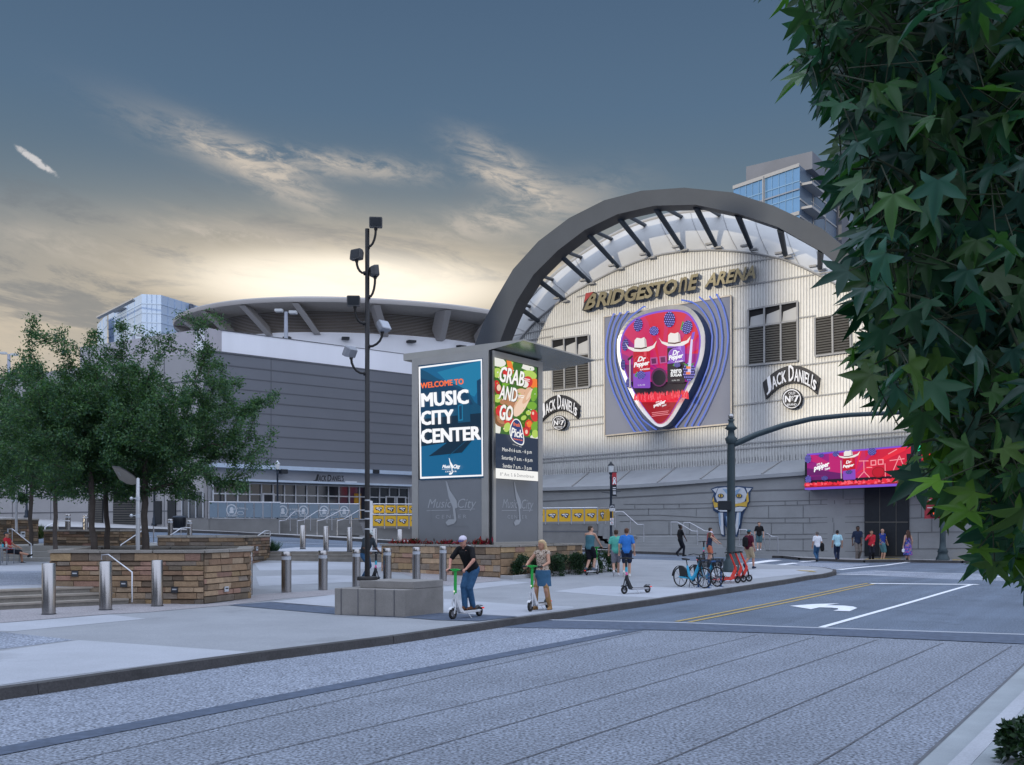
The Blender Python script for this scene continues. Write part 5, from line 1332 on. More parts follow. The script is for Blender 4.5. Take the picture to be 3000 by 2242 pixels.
def planter(label, front, back, z0, z1, seed, bright=1.0, cop=.075, over=.05, **k):
    """front: visible plan points left to right; back: the hidden ones, right to left"""
    rnd = random.Random(seed); t = thing('stone_planter', label, 'planter', (front[0][0], front[0][1], z0), 0, 'stone faced planters')
    mb = MB(); ti = []; ring = front + back
    for a, b in zip(ring, ring[1:] + ring[:1]): ledger(mb, ti, a, b, z0, z1 - cop, rnd, bright=bright, **k)
    mb.tinted('stone_wall', m_led, ti, t, True)
    cx_, cy_ = sum(p[0] for p in ring) / len(ring), sum(p[1] for p in ring) / len(ring)
    gw = .34; mb = MB(); n = len(ring)
    outr, inr = [], []
    for i in range(n):
        p, q, r = Vector(ring[i - 1]), Vector(ring[i]), Vector(ring[(i + 1) % n])
        d0, d1 = (q - p).normalized(), (r - q).normalized(); n0, n1_ = Vector((d0.y, -d0.x)), Vector((d1.y, -d1.x)); m_ = (n0 + n1_); m_ = m_ / max(.3, m_.length_squared) * 2 if m_.length > 1e-3 else n0
        outr.append(q + m_ * (over + .03)); inr.append(q - m_ * gw)
    for i in range(n):
        j = (i + 1) % n; L = (outr[j] - outr[i]).length; kk = max(1, round(L / 1.3))
        for s in range(kk):
            a, b = s / kk + .004, (s + 1) / kk - .004
            mb.prism([tuple(outr[i].lerp(outr[j], a)), tuple(outr[i].lerp(outr[j], b)), tuple(inr[i].lerp(inr[j], b)), tuple(inr[i].lerp(inr[j], a))], z1 - cop, z1 + rnd.uniform(-.003, .003))
    mb.build('coping', m_cop, t, True)
    mb = MB(); mb.poly([(p[0], p[1], z1 - .09) for p in inr]); mb.build('soil', m_soil, t, True)
    return t
def xy(u, Y): return ((u - CX) / FPX * Y, Y)
PF = planter('large stone planter at the front left with bollards before it', [xy(150, 26.4), P2(597, 1770), (-7.28, 28.35)], [(-8.2, 32.2), (-13.2, 32.2)], .0, 1.54, 3)
PB1 = planter('low stone planter in the middle distance behind the leaf shaped lamp', [xy(131, 46.0), xy(349, 45.2), xy(420, 47.4)], [xy(420, 49), xy(131, 49)], .6, 2.04, 5, bright=.62)
PB2 = planter('stone planter right behind the front planter, beside the small steps', [xy(465, 43.5), xy(718, 43.2), xy(787, 46.4)], [xy(787, 47.6), xy(465, 47.6)], .3, 1.78, 8, bright=.75)
PB3 = planter('stone planter at the far left edge by the seated man', [xy(-120, 50.0), xy(33, 49.4), xy(110, 51.5)], [xy(110, 54), xy(-120, 54)], 1.0, 2.58, 11, bright=.6)
KC = GP(1466, 1693); KCp = (KC.x, KC.y)
kb, ka = V(.572, .82, 0).normalized(), V(-.835, .55, 0).normalized()
def along(p, d, u):
    """point on the line p + d t seen in column u"""
    k = (u - CX) / FPX; return (k * p[1] - p[0]) / (d.x - k * d.y)
tL, tR = along(KCp, ka, 1119), along(KCp, kb, 1704)
kl_, kr_ = KC + ka * tL, KC + kb * tR
PK = planter('sandy stone planter carrying the tall advertising kiosk', [(kl_.x, kl_.y), KCp, (kr_.x, kr_.y)], [((kr_ + ka * tL).x, (kr_ + ka * tL).y)], .1, 1.48, 13, bright=1.3, h=(.16, .30), w=(.35, .95))
# step lights let into the walls
m_bronze = mat('bronze_plate', (.06, .065, .075), .45, metal=.5, var=.1); m_plate = mat('pale_plate', (.55, .58, .62), .45, metal=.3, var=.05)
def step_light(label, p, q, u, v, Yp, pale=False, s=.17):
    p_, q_ = V(*p, 0), V(*q, 0); d = (q_ - p_).normalized(); nn = V(d.y, -d.x, 0); c = onplane(u, v, p_ + nn * .06, nn)
    t = thing('step_light', label, 'light', c, 0, 'step lights in the stone walls')
    mb = MB(); mb.obox(c - d * s / 2 + V(0, 0, -s / 2), d * s, nn * .03, V(0, 0, s * (.9 if not pale else .8))); mb.build('plate', m_plate if pale else m_bronze, t, True)
    mb = MB(); mb.obox(c - d * s * .32 + V(0, 0, -s * .1) + nn * .03, d * s * .64, nn * .006, V(0, 0, s * .2)); mb.build('slot', m_blk if pale else m_plate, t, True)
pf0, pf1, pf2 = xy(150, 26.4), P2(597, 1770), (-7.28, 28.35)
step_light('dark step light left of the middle front bollard on the big planter', pf0, pf1, 220, 1680, 0)
step_light('dark step light beside the planter handrail', pf0, pf1, 363, 1710, 0)
step_light('dark step light right of the third front bollard', pf0, pf1, 512, 1727, 0)
step_light('pale step light on the right end face of the big planter', pf1, pf2, 662, 1724, 0, True)
step_light('small pale step light on the stone planter behind the front one', xy(718, 43.2), xy(787, 46.4), 752, 1606, 0, True, .22)
step_light('pale step light on the far left stone planter', xy(33, 49.4), xy(110, 51.5), 66, 1564, 0, True, .35)
step_light('pale step light on the low planter beneath the sloping handrail', xy(349, 45.2), xy(420, 47.4), 384, 1607, 0, True, .32)

# ================================================================== bollards
m_lens = mat('frosted_lens', (.42, .45, .50), .4, var=.05, spec=.5)
def bollard(name, label, u, vb, vt, wpx, lit, group, zg=None):
    b = GP(u, vb) if zg is None else G0(u, vb, zg)
    k = b.y / FPX; h = (vb - vt) * k * 1.0; r = wpx * k / 2
    t = thing(name, label, 'bollard', b, 0, group)
    mb = MB()
    if lit:
        mb.lathe([(r, 0), (r, h * .80)], 24); mb.lathe([(r, h * .89), (r, h - .012), (r - .012, h), (0, h + .004)], 24); mb.build('post', m_steel, t)
        mb = MB(); mb.lathe([(r * .93, h * .80), (r * .93, h * .89)], 20); mb.build('lens', m_lens, t)
    else:
        mb.lathe([(r, 0), (r, h - .015), (r - .015, h), (0, h + .004)], 28); mb.build('post', m_steel, t)
        mb = MB(); mb.lathe([(r + .012, 0), (r + .012, .025), (r, .03)], 24); mb.build('base_ring', m_blk, t)
    return t
GB = 'polished steel bollards in front of the big planter'
bollard('steel_bollard', 'thick steel bollard leftmost in front of the plaza steps', 143, 1801, 1650, 38, False, GB)
bollard('steel_bollard', 'thick steel bollard before the handrail on the big planter', 309.5, 1788, 1645, 36, False, GB)
bollard('steel_bollard', 'thick steel bollard before the right part of the big planter', 460.5, 1777, 1641, 33, False, GB)
GM = 'lighted steel bollards across the plaza'
for lab, u, vb, vt, w in [('slim lighted bollard touching the right end of the big planter', 733, 1743, 1619, 14), ('lighted bollard first in the open plaza right of the big planter', 839, 1736, 1616, 29), ('lighted bollard left of the camera pole pedestal in the open plaza', 946, 1729, 1613, 27),
                          ('lighted bollard beside the leaning scooter rider behind the pole', 1044, 1722, 1609, 24), ('lighted bollard just right of the camera pole', 1134.5, 1712, 1606, 25), ('lighted bollard before the left side of the kiosk planter', 1220, 1709, 1603, 24), ('lighted bollard behind the green scooter handlebar', 1298, 1703, 1600, 22), ('lighted bollard half hidden behind the man in the cap', 1373, 1699, 1598, 17)]:
    bollard('lighted_bollard', lab, u, vb, vt, w, True, GM)
GK = 'bollards along the back of the terrace'
for lab, u, vb, vt, w in [('plain back bollard nearest the grass tuft', 887, 1609, 1539, 16), ('second plain back bollard from the grass tuft', 955, 1613, 1542, 15.5), ('plain back bollard left of the camera pole', 1024.5, 1617, 1545, 15.5), ('plain back bollard behind the scooter rider at the pole', 1098, 1612, 1548, 15), ('plain back bollard next to the kiosk planter', 1171.5, 1600, 1551, 16)]:
    bollard('steel_bollard', lab, u, vb, vt, w, False, GK, zg=1.05)
GL = 'lighted bollards at the back of the left plaza'
for lab, u, vb, vt in [('lighted bollard left of the pair by the garage door', 199, 1556, 1507), ('lighted bollard right of the pair by the garage door', 250, 1556, 1509), ('lighted bollard left of the pair by the black litter bin', 499, 1574, 1521), ('lighted bollard right of the pair by the black litter bin', 555.5, 1574, 1525)]:
    bollard('lighted_bollard', lab, u, vb, vt, 15, True, GL, zg=2.1 - (vb - HOR) * 52 / FPX)
# handrails on the plaza
PLZ = 'plaza handrails'
def rail_px(label, pts, legs, r=.024):
    P = [at(u, v, Y) for u, v, Y in pts]
    handrail('handrail', P, [(P[i], V(P[i].x, P[i].y, P[i].z - d)) for i, d in legs], label, PLZ, r)
rail_px('handrail on the face of the big planter behind the middle bollard', [(298, 1640, 26.2), (298, 1626, 26.2), (318, 1625, 26.15), (387, 1677, 25.6), (387, 1765, 25.55)], [], .02)
rail_px('handrail beside the small steps at the grass tuft', [(720, 1598, 45.4), (722, 1593, 45.3), (776, 1556, 47), (791, 1555, 47.2), (791, 1604, 47.2)], [(1, .75), (2, 1.0)])
rail_px('handrail rising behind the leaf lamp, left lower run', [(353, 1605, 44.2), (354, 1597, 44.2), (420, 1553, 46.5), (434, 1543, 46.8), (450, 1542, 47), (450, 1590, 47)], [(2, .7)])
rail_px('short handrail between the two middle planters', [(434, 1590, 44.6), (461, 1591, 44.4), (462, 1608, 44.4)], [(0, .4)])
rail_px('handrail left of the back planter, behind the seated man', [(23, 1600, 45), (23, 1550, 46), (36, 1550, 46), (92, 1595, 44), (92, 1640, 43.5)], [(2, .8)])
rail_px('handrail beyond the thin trunk at the far left', [(55, 1544, 50), (88, 1527, 51.5), (95, 1523, 52), (109, 1523, 52), (108, 1568, 52)], [(0, .6), (1, .9)])
rail_px('handrail at the bollards by the garage door', [(131, 1560, 49.5), (132, 1545, 49.5), (170, 1526, 51), (177, 1525, 51), (205, 1527, 51.2)], [(2, .7)])
rail_px('handrail at the bollards by the black litter bin', [(497, 1570, 48.5), (530, 1548, 50), (536, 1547, 50), (558, 1547, 50.1)], [(1, .7), (3, .8)])

# ================================================================== pedestal and camera pole
m_ped = mat('pedestal_concrete', (.235, .222, .21), .85, var=.2, vs=1.6, fine=.10, fs=40, bump=.35, bs=30)
pA, pB, pC = GP(980, 1801), GP(1184.5, 1809), GP(1299, 1796)
pD = pA + pC - pB
ped = thing('pole_pedestal', 'two tier concrete block pedestal under the tall camera pole', 'pedestal', (pB.x, pB.y, .15))
zl = CAMZ - (1729 - HOR) * pB.y / FPX; zu = CAMZ - (1707 - HOR) * pB.y / FPX
e1, e2 = (pA - pB), (pC - pB)
mb = MB(); mb.obox(V(pB.x, pB.y, .1), V(e1.x, e1.y, 0), V(e2.x, e2.y, 0), V(0, 0, zl - .1))
lo = mb.build('lower_tier', m_ped, ped, True, bevel=.012, fix=True)
mb = MB(); o = pB + e1 * .0; ue1 = e1 * .78; 
mb.obox(V(pB.x, pB.y, zl + .004) + V(e2.x, e2.y, 0) * .24, V(ue1.x, ue1.y, 0), V(e2.x, e2.y, 0) * .76, V(0, 0, zu - zl))
mb.build('upper_tier', m_ped, ped, True, bevel=.012, fix=True)
mb = MB(); nA = V(e1.y, -e1.x, 0).normalized(); nA = nA if nA.y < 0 else -nA; nC = V(e2.y, -e2.x, 0).normalized(); nC = nC if nC.y < 0 else -nC
for f in (.10, .345, .59, .86): p = pB + e1 * (1 - f) + nA * .006; p = pB + e1 * (1 - f) * 1.0 + nA * .004; mb.beam(V(p.x, p.y, .15), V(p.x, p.y, zl), .012, .022, up=nA)
for f in (.5,): p = pB + e2 * f + nC * .004
mb.build('panel_joint', m_joint, ped, True)
PX_, PY_ = GP(1076, 1698).x, None
pole_Y = (pB.y + pD.y) / 2 + .1; px0 = (1076 - CX) / FPX * pole_Y
cp = thing('camera_pole', 'tall black pole with six floodlight heads on curved arms', 'pole', (px0, pole_Y, zu))
m_pole = mat('dark_bronze_pole', (.022, .021, .022), .45, metal=.4, var=.1)
def zat(v, Y): return CAMZ - (v - HOR) * Y / FPX
ztop_p = zat(671, pole_Y); rP = 15 * pole_Y / FPX / 2
mb = MB(); mb.lathe([(rP * 1.08, 0), (rP, .4), (rP * .86, ztop_p - zu), (0, ztop_p - zu)], 16); mb.build('shaft', m_pole, cp)
mb = MB(); mb.lathe([(.235, 0), (.235, .07), (.215, .085), (rP, .09)], 20); mb.build('base_plate', m_pole, cp)
m_head = mat('floodlight_housing', (.085, .085, .088), .5, metal=.3, var=.1); m_headl = mat('floodlight_pale', (.30, .31, .34), .45, metal=.3, var=.08)
k = pole_Y / FPX
for i, (hu, hv, au, av, yaw, pitch, light) in enumerate([(1101, 653, 1078, 724, .1, .0, 0), (1045, 747, 1067, 801, -.6, .15, 0), (1099, 795, 1081, 871, 1.9, .1, 0), (1036, 883, 1063, 948, .05, .0, 0), (1124, 956, 1080, 1016, .9, .55, 1), (1025, 1031, 1067, 1095, -2.2, .5, 1)]):
    sgn = 1 if hu > 1076 else -1
    hx, hz, ax, az_ = (hu - 1076) * k, zat(hv, pole_Y) - zu, (au - 1076) * k, zat(av, pole_Y) - zu
    mb = MB(); kn = hx + (-.03 * sgn if abs(hx) > .25 else 0); kz = hz - .15
    path = [V(ax * .6, 0, az_)] + [V(lerp(ax, kn, math.sin(t_ * math.pi / 2)), 0, lerp(az_, kz, 1 - math.cos(t_ * math.pi / 2))) for t_ in (0.2, .4, .6, .8, 1)] + [V(kn, 0, kz + .1)]
    mb.tube(path, .028, 8); mb.lathe([(.04, kz - .02), (.04, kz + .1)], 10, c=(kn, 0, 0)); mb.lathe([(.05, -.03), (.05, .05)], 10, c=(ax * .5, 0, az_), axis=(sgn, 0, 0)); arm = mb.build('arm', m_pole, cp)
    mb = MB(); w_, d_, h_ = .15, .105, .12
    prof = [(-w_, -h_ * .8), (-w_ * .9, -h_), (w_ * .9, -h_), (w_, -h_ * .8), (w_, h_ * .8), (w_ * .9, h_), (-w_ * .9, h_), (-w_, h_ * .8)]
    back = [(x * .72, z * .78) for x, z in prof]
    M_ = Matrix.Translation((hx, 0, hz)) @ Matrix.Rotation(yaw, 4, 'Z') @ Matrix.Rotation(-pitch, 4, 'X')
    rows = [[M_ @ V(x, -d_ * .6, z) for x, z in prof], [M_ @ V(x, d_ * .3, z) for x, z in prof], [M_ @ V(x, d_ * 1.1, z) for x, z in back]]
    mb.loft(rows, closed=True, smooth=False, caps=True); mb.loft([[M_ @ V(x * .85, -d_ * .61 - .004, z * .82) for x, z in prof], [M_ @ V(x * .2, -d_ * .61 - .005, z * .2) for x, z in prof]], closed=True, smooth=False, mi=1, caps=True)
    mb.build('floodlight', [m_headl if light else m_head, m_lens if light else m_blk], cp)
sgp = thing('parking_sign', 'white parking sign seen edge on, strapped to the camera pole', 'sign', (px0 + .02, pole_Y + .1, 3.0))
mb = MB(); x0 = (1083 - CX) / FPX * (pole_Y + .12); x1 = (1091 - CX) / FPX * (pole_Y + .35)
mb.add([(x0, pole_Y + .06, zat(1466, pole_Y)), (x1, pole_Y + .35, zat(1467, pole_Y)), (x1, pole_Y + .35, zat(1554, pole_Y)), (x0, pole_Y + .06, zat(1553, pole_Y))], [(0, 1, 2, 3)])
o_ = mb.build('plate', MATS['sign_white'], sgp, True); sd2 = o_.modifiers.new('thickness', 'SOLIDIFY'); sd2.thickness = .006
mb = MB()
for v in (1468, 1500, 1522, 1552): mb.lathe([(rP * 1.02, 0), (rP * 1.02, .03)], 14, c=(px0, pole_Y, zat(v, pole_Y)))
mb.build('strap', m_alu, sgp, True)
# ================================================================== kiosk
KE = at(1437, 1590, KC.y + 1.35); KZ = KE.z; KE.z = 0
nL = V(-.55, -.835, 0).normalized(); nR = V(.82, -.572, 0).normalized()
wL, wR = along((KE.x, KE.y), ka, 1211), along((KE.x, KE.y), kb, 1585)
kios = thing('advertising_kiosk', 'tall square advertising kiosk with two lit screens and a flat overhanging roof', 'kiosk', (KE.x, KE.y, KZ))
m_kf = mat('kiosk_frame_metal', (.42, .41, .39), .4, metal=.45, var=.08, vs=1.0); m_kp = mat('kiosk_lower_panel', (.21, .22, .235), .5, metal=.25, var=.07, vs=.8)
m_etch = mat('etched_logo', (.36, .375, .395), .55, metal=.1, var=0)
m_kroof = mat('kiosk_roof_metal', (.46, .45, .42), .35, metal=.5, var=.08, vs=.7); m_soff = mat('polished_soffit', (.30, .33, .33), .22, metal=.75, var=.15, vs=.8)
Lp = lambda u, v, off=0.0: onplane(u, v, KE + nL * off, nL); Rp = lambda u, v, off=0.0: onplane(u, v, KE + nR * off, nR)
zt_k = Lp(1437, 1026).z
K4 = [KE, KE + ka * wL, KE + ka * wL + kb * wR, KE + kb * wR]
mb = MB(); mb.prism([(p.x, p.y) for p in K4], KZ - .15, zt_k); mb.build('core', m_blk, kios, True)
def frame(face, off, edges, name):
    mb = MB()
    for (u0, v0, u1, v1, w, d) in edges: pass
# frame posts and bands on the two faces
def bar(mb, o, d, s0, s1, z0, z1, n, t): mb.obox(V(o.x, o.y, z0) + d * s0, d * (s1 - s0), n * t, V(0, 0, z1 - z0))
sc_l = [Lp(1228, 1072), Lp(1414, 1051), Lp(1416, 1399), Lp(1231, 1406)]
sL0, sL1 = (sc_l[1] - KE).dot(ka), (sc_l[0] - KE).dot(ka); zL1, zL0 = (sc_l[0].z + sc_l[1].z) / 2, (sc_l[2].z + sc_l[3].z) / 2
sc_r = [Rp(1449, 1048), Rp(1573, 1077), Rp(1576, 1411), Rp(1452, 1402)]
sR0, sR1 = (sc_r[0] - KE).dot(kb), (sc_r[1] - KE).dot(kb); zR1, zR0 = (sc_r[0].z + sc_r[1].z) / 2, (sc_r[2].z + sc_r[3].z) / 2
mb = MB(); bar(mb, KE, ka, .06, sL0, KZ - .1, zt_k, nL, .07); bar(mb, KE, ka, sL1, wL + .02, KZ - .1, zt_k, nL, .07); bar(mb, KE, ka, sL0, sL1, zL1, zt_k, nL, .068); bar(mb, KE, kb, .10, sR0, KZ - .1, zt_k, nR, .07); bar(mb, KE, kb, sR1, wR + .02, KZ - .1, zt_k, nR, .07); bar(mb, KE, kb, sR0, sR1, zR1, zt_k, nR, .068); bar(mb, KE, kb, .10, wR, KZ - .12, KZ + .02, nR, .09)
mb.build('frame', m_kf, kios, True)
mb = MB(); bar(mb, KE, ka, sL0, sL1, KZ - .1, zL0 - .01, nL, .05); mb.build('left_panel', m_kp, kios, True)
mb = MB(); bar(mb, KE, kb, sR0, sR1, KZ - .1, zR0 - .01, nR, .05); mb.build('right_panel', m_kp, kios, True)
# roof
zr_ = zt_k + .28
def dz(u, v): Y = (zr_ - CAMZ) * FPX / (HOR - v); return V((u - CX) / FPX * Y, Y, 0)
r0, r1_, rl = dz(1533, 994), dz(1743, 1054), dz(1182, 1037); r2 = rl + r1_ - r0
zb_ = zt_k + .003
fr = r0.lerp(rl, .30); rb = r1_.lerp(r2, .30)
tp = [V(p.x, p.y, zr_) for p in (rl, r0, r1_, r2)]
b0, b1, bl_, b2, bf_, br_ = V(r0.x, r0.y, zr_ - .05), V(r1_.x, r1_.y, zr_ - .05), V(rl.x, rl.y, zb_), V(r2.x, r2.y, zb_), V(fr.x, fr.y, zb_), V(rb.x, rb.y, zb_)
mb = MB(); vs = tp + [b0, b1, bl_, b2, bf_, br_]
mb.add(vs, [(0, 3, 2, 1), (0, 1, 4, 8, 6), (1, 2, 5, 4), (2, 3, 7, 9, 5), (3, 0, 6, 7)], 0); mb.add(vs, [(4, 5, 9, 8), (8, 9, 7, 6)], 1)
mb.build('roof', [m_kroof, m_soff], kios, True)
# ---- left screen
N_ = dict(sky=glow('poster_blue', (.006, .115, .26)), skyl=glow('poster_light_blue', (.012, .19, .36)), navy=glow('poster_navy', (.004, .045, .11)), dk=glow('poster_dark', (.003, .022, .05)), mid=glow('poster_mid', (.005, .07, .15)), or_=glow('poster_orange', (.95, .17, .05)), wht=glow('poster_white', (.95, .96, 1.0)))
Q2 = lambda x, y: (700 + x / 2.755, 800 + y / 2.755)
A = Art(lambda a, b, l: Lp(a, b, .075 + l), .003)
A.poly([(1227, 1071), (1414, 1050), (1417, 1400), (1230.5, 1407)], N_['navy'])
A.poly([Q2(1450, 758), Q2(1962, 694), Q2(1972, 1640), Q2(1462, 1662)], N_['wht']); A.poly([Q2(1464, 770), Q2(1952, 708), Q2(1960, 1628), Q2(1474, 1646)], N_['sky'])
A.poly([Q2(1600, 800), Q2(1952, 708), Q2(1955, 900), Q2(1900, 1000), Q2(1700, 900)], N_['skyl'])
A.poly([Q2(1464, 775), Q2(1520, 800), Q2(1600, 850), Q2(1750, 900), Q2(1850, 950), Q2(1900, 1040), Q2(1955, 1080), Q2(1956, 1250), Q2(1470, 1330)], N_['mid'])
A.poly([Q2(1466, 850), Q2(1700, 905), Q2(1830, 960), Q2(1890, 1060), Q2(1700, 1100), Q2(1466, 1120)], N_['navy']); A.poly([Q2(1920, 870), Q2(1953, 850), Q2(1956, 1080), Q2(1925, 1060)], N_['navy'])
A.poly([Q2(1470, 1180), Q2(1956, 1130), Q2(1956, 1330), Q2(1470, 1400)], N_['dk']); A.poly([Q2(1760, 1050), Q2(1860, 1010), Q2(1868, 1200), Q2(1768, 1210)], N_['mid']); A.poly([Q2(1768, 1070), Q2(1805, 1055), Q2(1808, 1190), Q2(1772, 1195)], N_['skyl']); A.poly([Q2(1776, 1076), Q2(1798, 1066), Q2(1800, 1180), Q2(1780, 1184)], N_['navy'])
A.poly([Q2(1530, 1480), Q2(1720, 1340), Q2(1900, 1330), Q2(1800, 1450)], N_['dk']); A.stroke([Q2(1690, 1480), Q2(1850, 1340)], 2, N_['mid'])
def T4(body, tl, tr, br, bl, m, **k): A.text(body, (Q2(*bl), Q2(*br), Q2(*tr), Q2(*tl)), m, **k)
T4("WELCOME TO", (1464, 888), (1812, 850), (1815, 898), (1467, 934), N_['or_'], bold=.05)
T4("MUSIC", (1468, 972), (1852, 936), (1856, 1056), (1472, 1084), N_['wht'], bold=.06); T4("CITY", (1466, 1116), (1732, 1098), (1734, 1214), (1468, 1232), N_['wht'], bold=.06); T4("CENTER", (1466, 1262), (1950, 1234), (1953, 1346), (1470, 1380), N_['wht'], bold=.06)
def mc_logo(A, f, m, b=.03):
    """note logo in a unit frame: f maps (x, y), y down"""
    tq = lambda body, x0, y0, x1, y1, **k: A.text(body, (f(x0, y1), f(x1, y1), f(x1, y0), f(x0, y0)), m, **k)
    tq("Music", .02, .40, .50, .60, bold=b, shear=.3); tq("City", .62, .40, 1.0, .68, bold=b, shear=.3); tq("CENTER", .18, .76, .80, .84, bold=b, space=1.5)
    A.poly([f(0, .655), f(.46, .645), f(.46, .66), f(0, .67)], m); A.poly([f(.66, .64), f(.97, .63), f(.97, .645), f(.66, .655)], m)
    A.poly([f(.38, 0), f(.41, .02), (f(.47, .22)), f(.60, .44), f(.62, .60), f(.57, .62), f(.60, .88), f(.55, .96), f(.42, 1.0), f(.38, .93), f(.44, .86), f(.55, .86), f(.52, .58), f(.44, .36)], m)
mc_logo(A, lambda x, y: Q2(1638 + x * 148, 1494 + y * 138 - x * 4), N_['wht'], .05)
A.build('left_screen', kios)
# ---- right screen
Qk = lambda x, y: (1430 + x / 4.135, 1020 + y / 4.135)
F_ = dict(navy=glow('menu_navy', (.008, .022, .055)), wht=glow('menu_white', (.90, .90, .88)), g1=glow('salad_green', (.16, .38, .02)), g2=glow('salad_dark', (.03, .13, .012)), g3=glow('salad_lime', (.42, .60, .10)), t1=glow('tomato_red', (.62, .02, .02)), t2=glow('tomato_deep', (.33, .01, .012)), c1=glow('chicken', (.70, .42, .27)), c2=glow('chicken_dark', (.42, .19, .09)), c3=glow('chicken_pale', (.82, .60, .45)), o=glow('carrot_orange', (.85, .19, .02)), br=glow('brown_crust', (.22, .09, .03)), pl=glow('plate_white', (.78, .78, .72)), lg=glow('badge_blue', (.012, .035, .16)), lo=glow('badge_orange', (.90, .20, .06)), gr=glow('text_grey', (.22, .22, .24)), sh=glow('lettering_shadow', (.10, .07, .05)))
A = Art(lambda a, b, l: Rp(*Qk(a, b), .075 + l), .0022)
food = [(78, 112), (592, 238), (602, 1100), (90, 1028)]
A.poly(food, F_['g2']); isin = inside(food)
rnd = random.Random(4)
def fe(x, y, rx, ry, m, rot=0):
    pts = [(x + rx * math.cos(t * .42) * math.cos(rot) - ry * math.sin(t * .42) * math.sin(rot), y + rx * math.cos(t * .42) * math.sin(rot) + ry * math.sin(t * .42) * math.cos(rot)) for t in range(15)]
    for (ax, ay), (bx, by) in zip(food, food[1:] + food[:1]):
        a_, b_ = -(by - ay), (bx - ax); pts = clip(pts, a_, b_, -(a_ * ax + b_ * ay))
        if len(pts) < 3: return
    A.poly(pts, F_[m])
for _ in range(70): fe(rnd.uniform(80, 600), rnd.uniform(130, 1090), rnd.uniform(15, 50), rnd.uniform(10, 30), rnd.choice(['g1', 'g2', 'g3', 'g1', 'g2']), rnd.uniform(0, 3))
for a in [(100, 160, 120, 60, 'pl', .3), (450, 215, 120, 45, 'pl', .4), (95, 950, 60, 140, 'pl'), (590, 1080, 80, 40, 'pl'), (110, 300, 60, 60, 'g3'), (265, 210, 30, 110, 'o', -.3), (360, 200, 60, 80, 'g2', .4), (500, 330, 90, 60, 'g3', .2), (560, 430, 60, 60, 'o'), (480, 410, 60, 70, 't1'), (450, 440, 40, 40, 'pl'), (235, 290, 60, 60, 't1'), (100, 450, 40, 60, 't1'), (125, 500, 40, 60, 't2'), (130, 480, 25, 40, 'c3'), (115, 610, 50, 50, 'g3'), (200, 650, 60, 40, 'c2'), (300, 620, 80, 110, 'c2', .3), (420, 640, 70, 190, 'c1', .55), (400, 700, 60, 150, 'c3', .55), (470, 600, 30, 90, 'c1', .6), (500, 560, 18, 80, 'c3', .5), (400, 520, 60, 30, 'c1'), (560, 560, 40, 90, 'g1', .2), (530, 700, 60, 50, 'g1'), (180, 840, 110, 120, 'br', .5), (190, 830, 85, 95, 'c2', .5), (150, 760, 60, 70, 't1'), (250, 880, 60, 60, 't1'), (235, 860, 25, 20, 'c3'), (230, 960, 40, 60, 'g3', .3), (560, 820, 45, 75, 't1', -.2), (545, 790, 12, 20, 'c3'), (495, 930, 50, 65, 't1'), (500, 920, 30, 40, 'o'), (460, 1010, 45, 60, 't2', -.2), (462, 1012, 34, 48, 't1', -.2), (465, 1015, 16, 26, 'c3'), (560, 960, 40, 60, 'g1'), (570, 1040, 40, 50, 'g3')]: fe(*a)
for _ in range(60): fe(rnd.uniform(90, 590), rnd.uniform(150, 1050), rnd.uniform(4, 12), rnd.uniform(3, 8), rnd.choice(['c3', 'g3', 'pl', 'br', 'g2']), rnd.uniform(0, 3))
A.poly([(90, 1028), (602, 1100), (605, 1500), (92, 1455)], F_['navy']); A.poly([(92, 1455), (605, 1500), (606, 1613), (93, 1577)], F_['wht'])
def TT(body, bl, br, tr, tl, m='wht', **k): A.text(body, (bl, br, tr, tl), F_[m], **k)
for dx_, m in ((8, 'sh'), (0, 'wht')):
    o_ = lambda p: (p[0] + dx_, p[1] + dx_)
    TT("GRAB", o_((130, 405)), o_((432, 470)), o_((446, 290)), o_((152, 212)), m, bold=.035, shear=.12); TT("AND", o_((130, 610)), o_((350, 660)), o_((362, 490)), o_((150, 445)), m, bold=.035, shear=.12); TT("GO", o_((133, 872)), o_((298, 885)), o_((306, 700)), o_((145, 680)), m, bold=.045, shear=.12)
for y0, x0, x1 in ((372, 440, 505), (392, 440, 500), (570, 362, 432), (590, 362, 428)): A.stroke([(x0, y0), (x1, y0 + 10)], 9, F_['wht'])
pick_ = smooth([(345, 850), (395, 890), (425, 1010), (442, 1130), (425, 1182), (380, 1175), (300, 1130), (258, 1050), (262, 960), (300, 870)], 2)
A.poly(pick_, F_['wht']); A.poly([(350 + (x - 350) * .88, 1015 + (y - 1015) * .92) for x, y in pick_], F_['lg'])
TT("fresh", (305, 940), (385, 958), (385, 915), (308, 895), 'lo', bold=.04); TT("Pick", (275, 1070), (420, 1092), (420, 1000), (280, 958), bold=.04, shear=.15); TT("Market+Cafe", (308, 1108), (418, 1128), (418, 1108), (308, 1088), 'lo', bold=.03)
TT("music city center", (298, 1172), (408, 1208), (408, 1196), (298, 1158))
for i, s in enumerate(["Mon-Fri 6 a.m. - 6 p.m", "Saturday 7 a.m. - 6 p.m", "Sunday 7 a.m. - 3 p.m"]):
    y = 1255 + i * 98; TT(s, (172 + (0, -6, 6)[i], y + 8), (528 + (0, 8, -2)[i], y + 42), (528 + (0, 8, -2)[i], y - 18), (172 + (0, -6, 6)[i], y - 52))
TT("8", (145, 1545), (162, 1547), (162, 1508), (145, 1506), 'gr'); TT("th", (164, 1522), (184, 1524), (184, 1504), (164, 1502), 'gr'); TT("Ave. S. & Demonbreun", (195, 1550), (556, 1576), (556, 1535), (195, 1508), 'gr')
A.build('right_screen', kios)
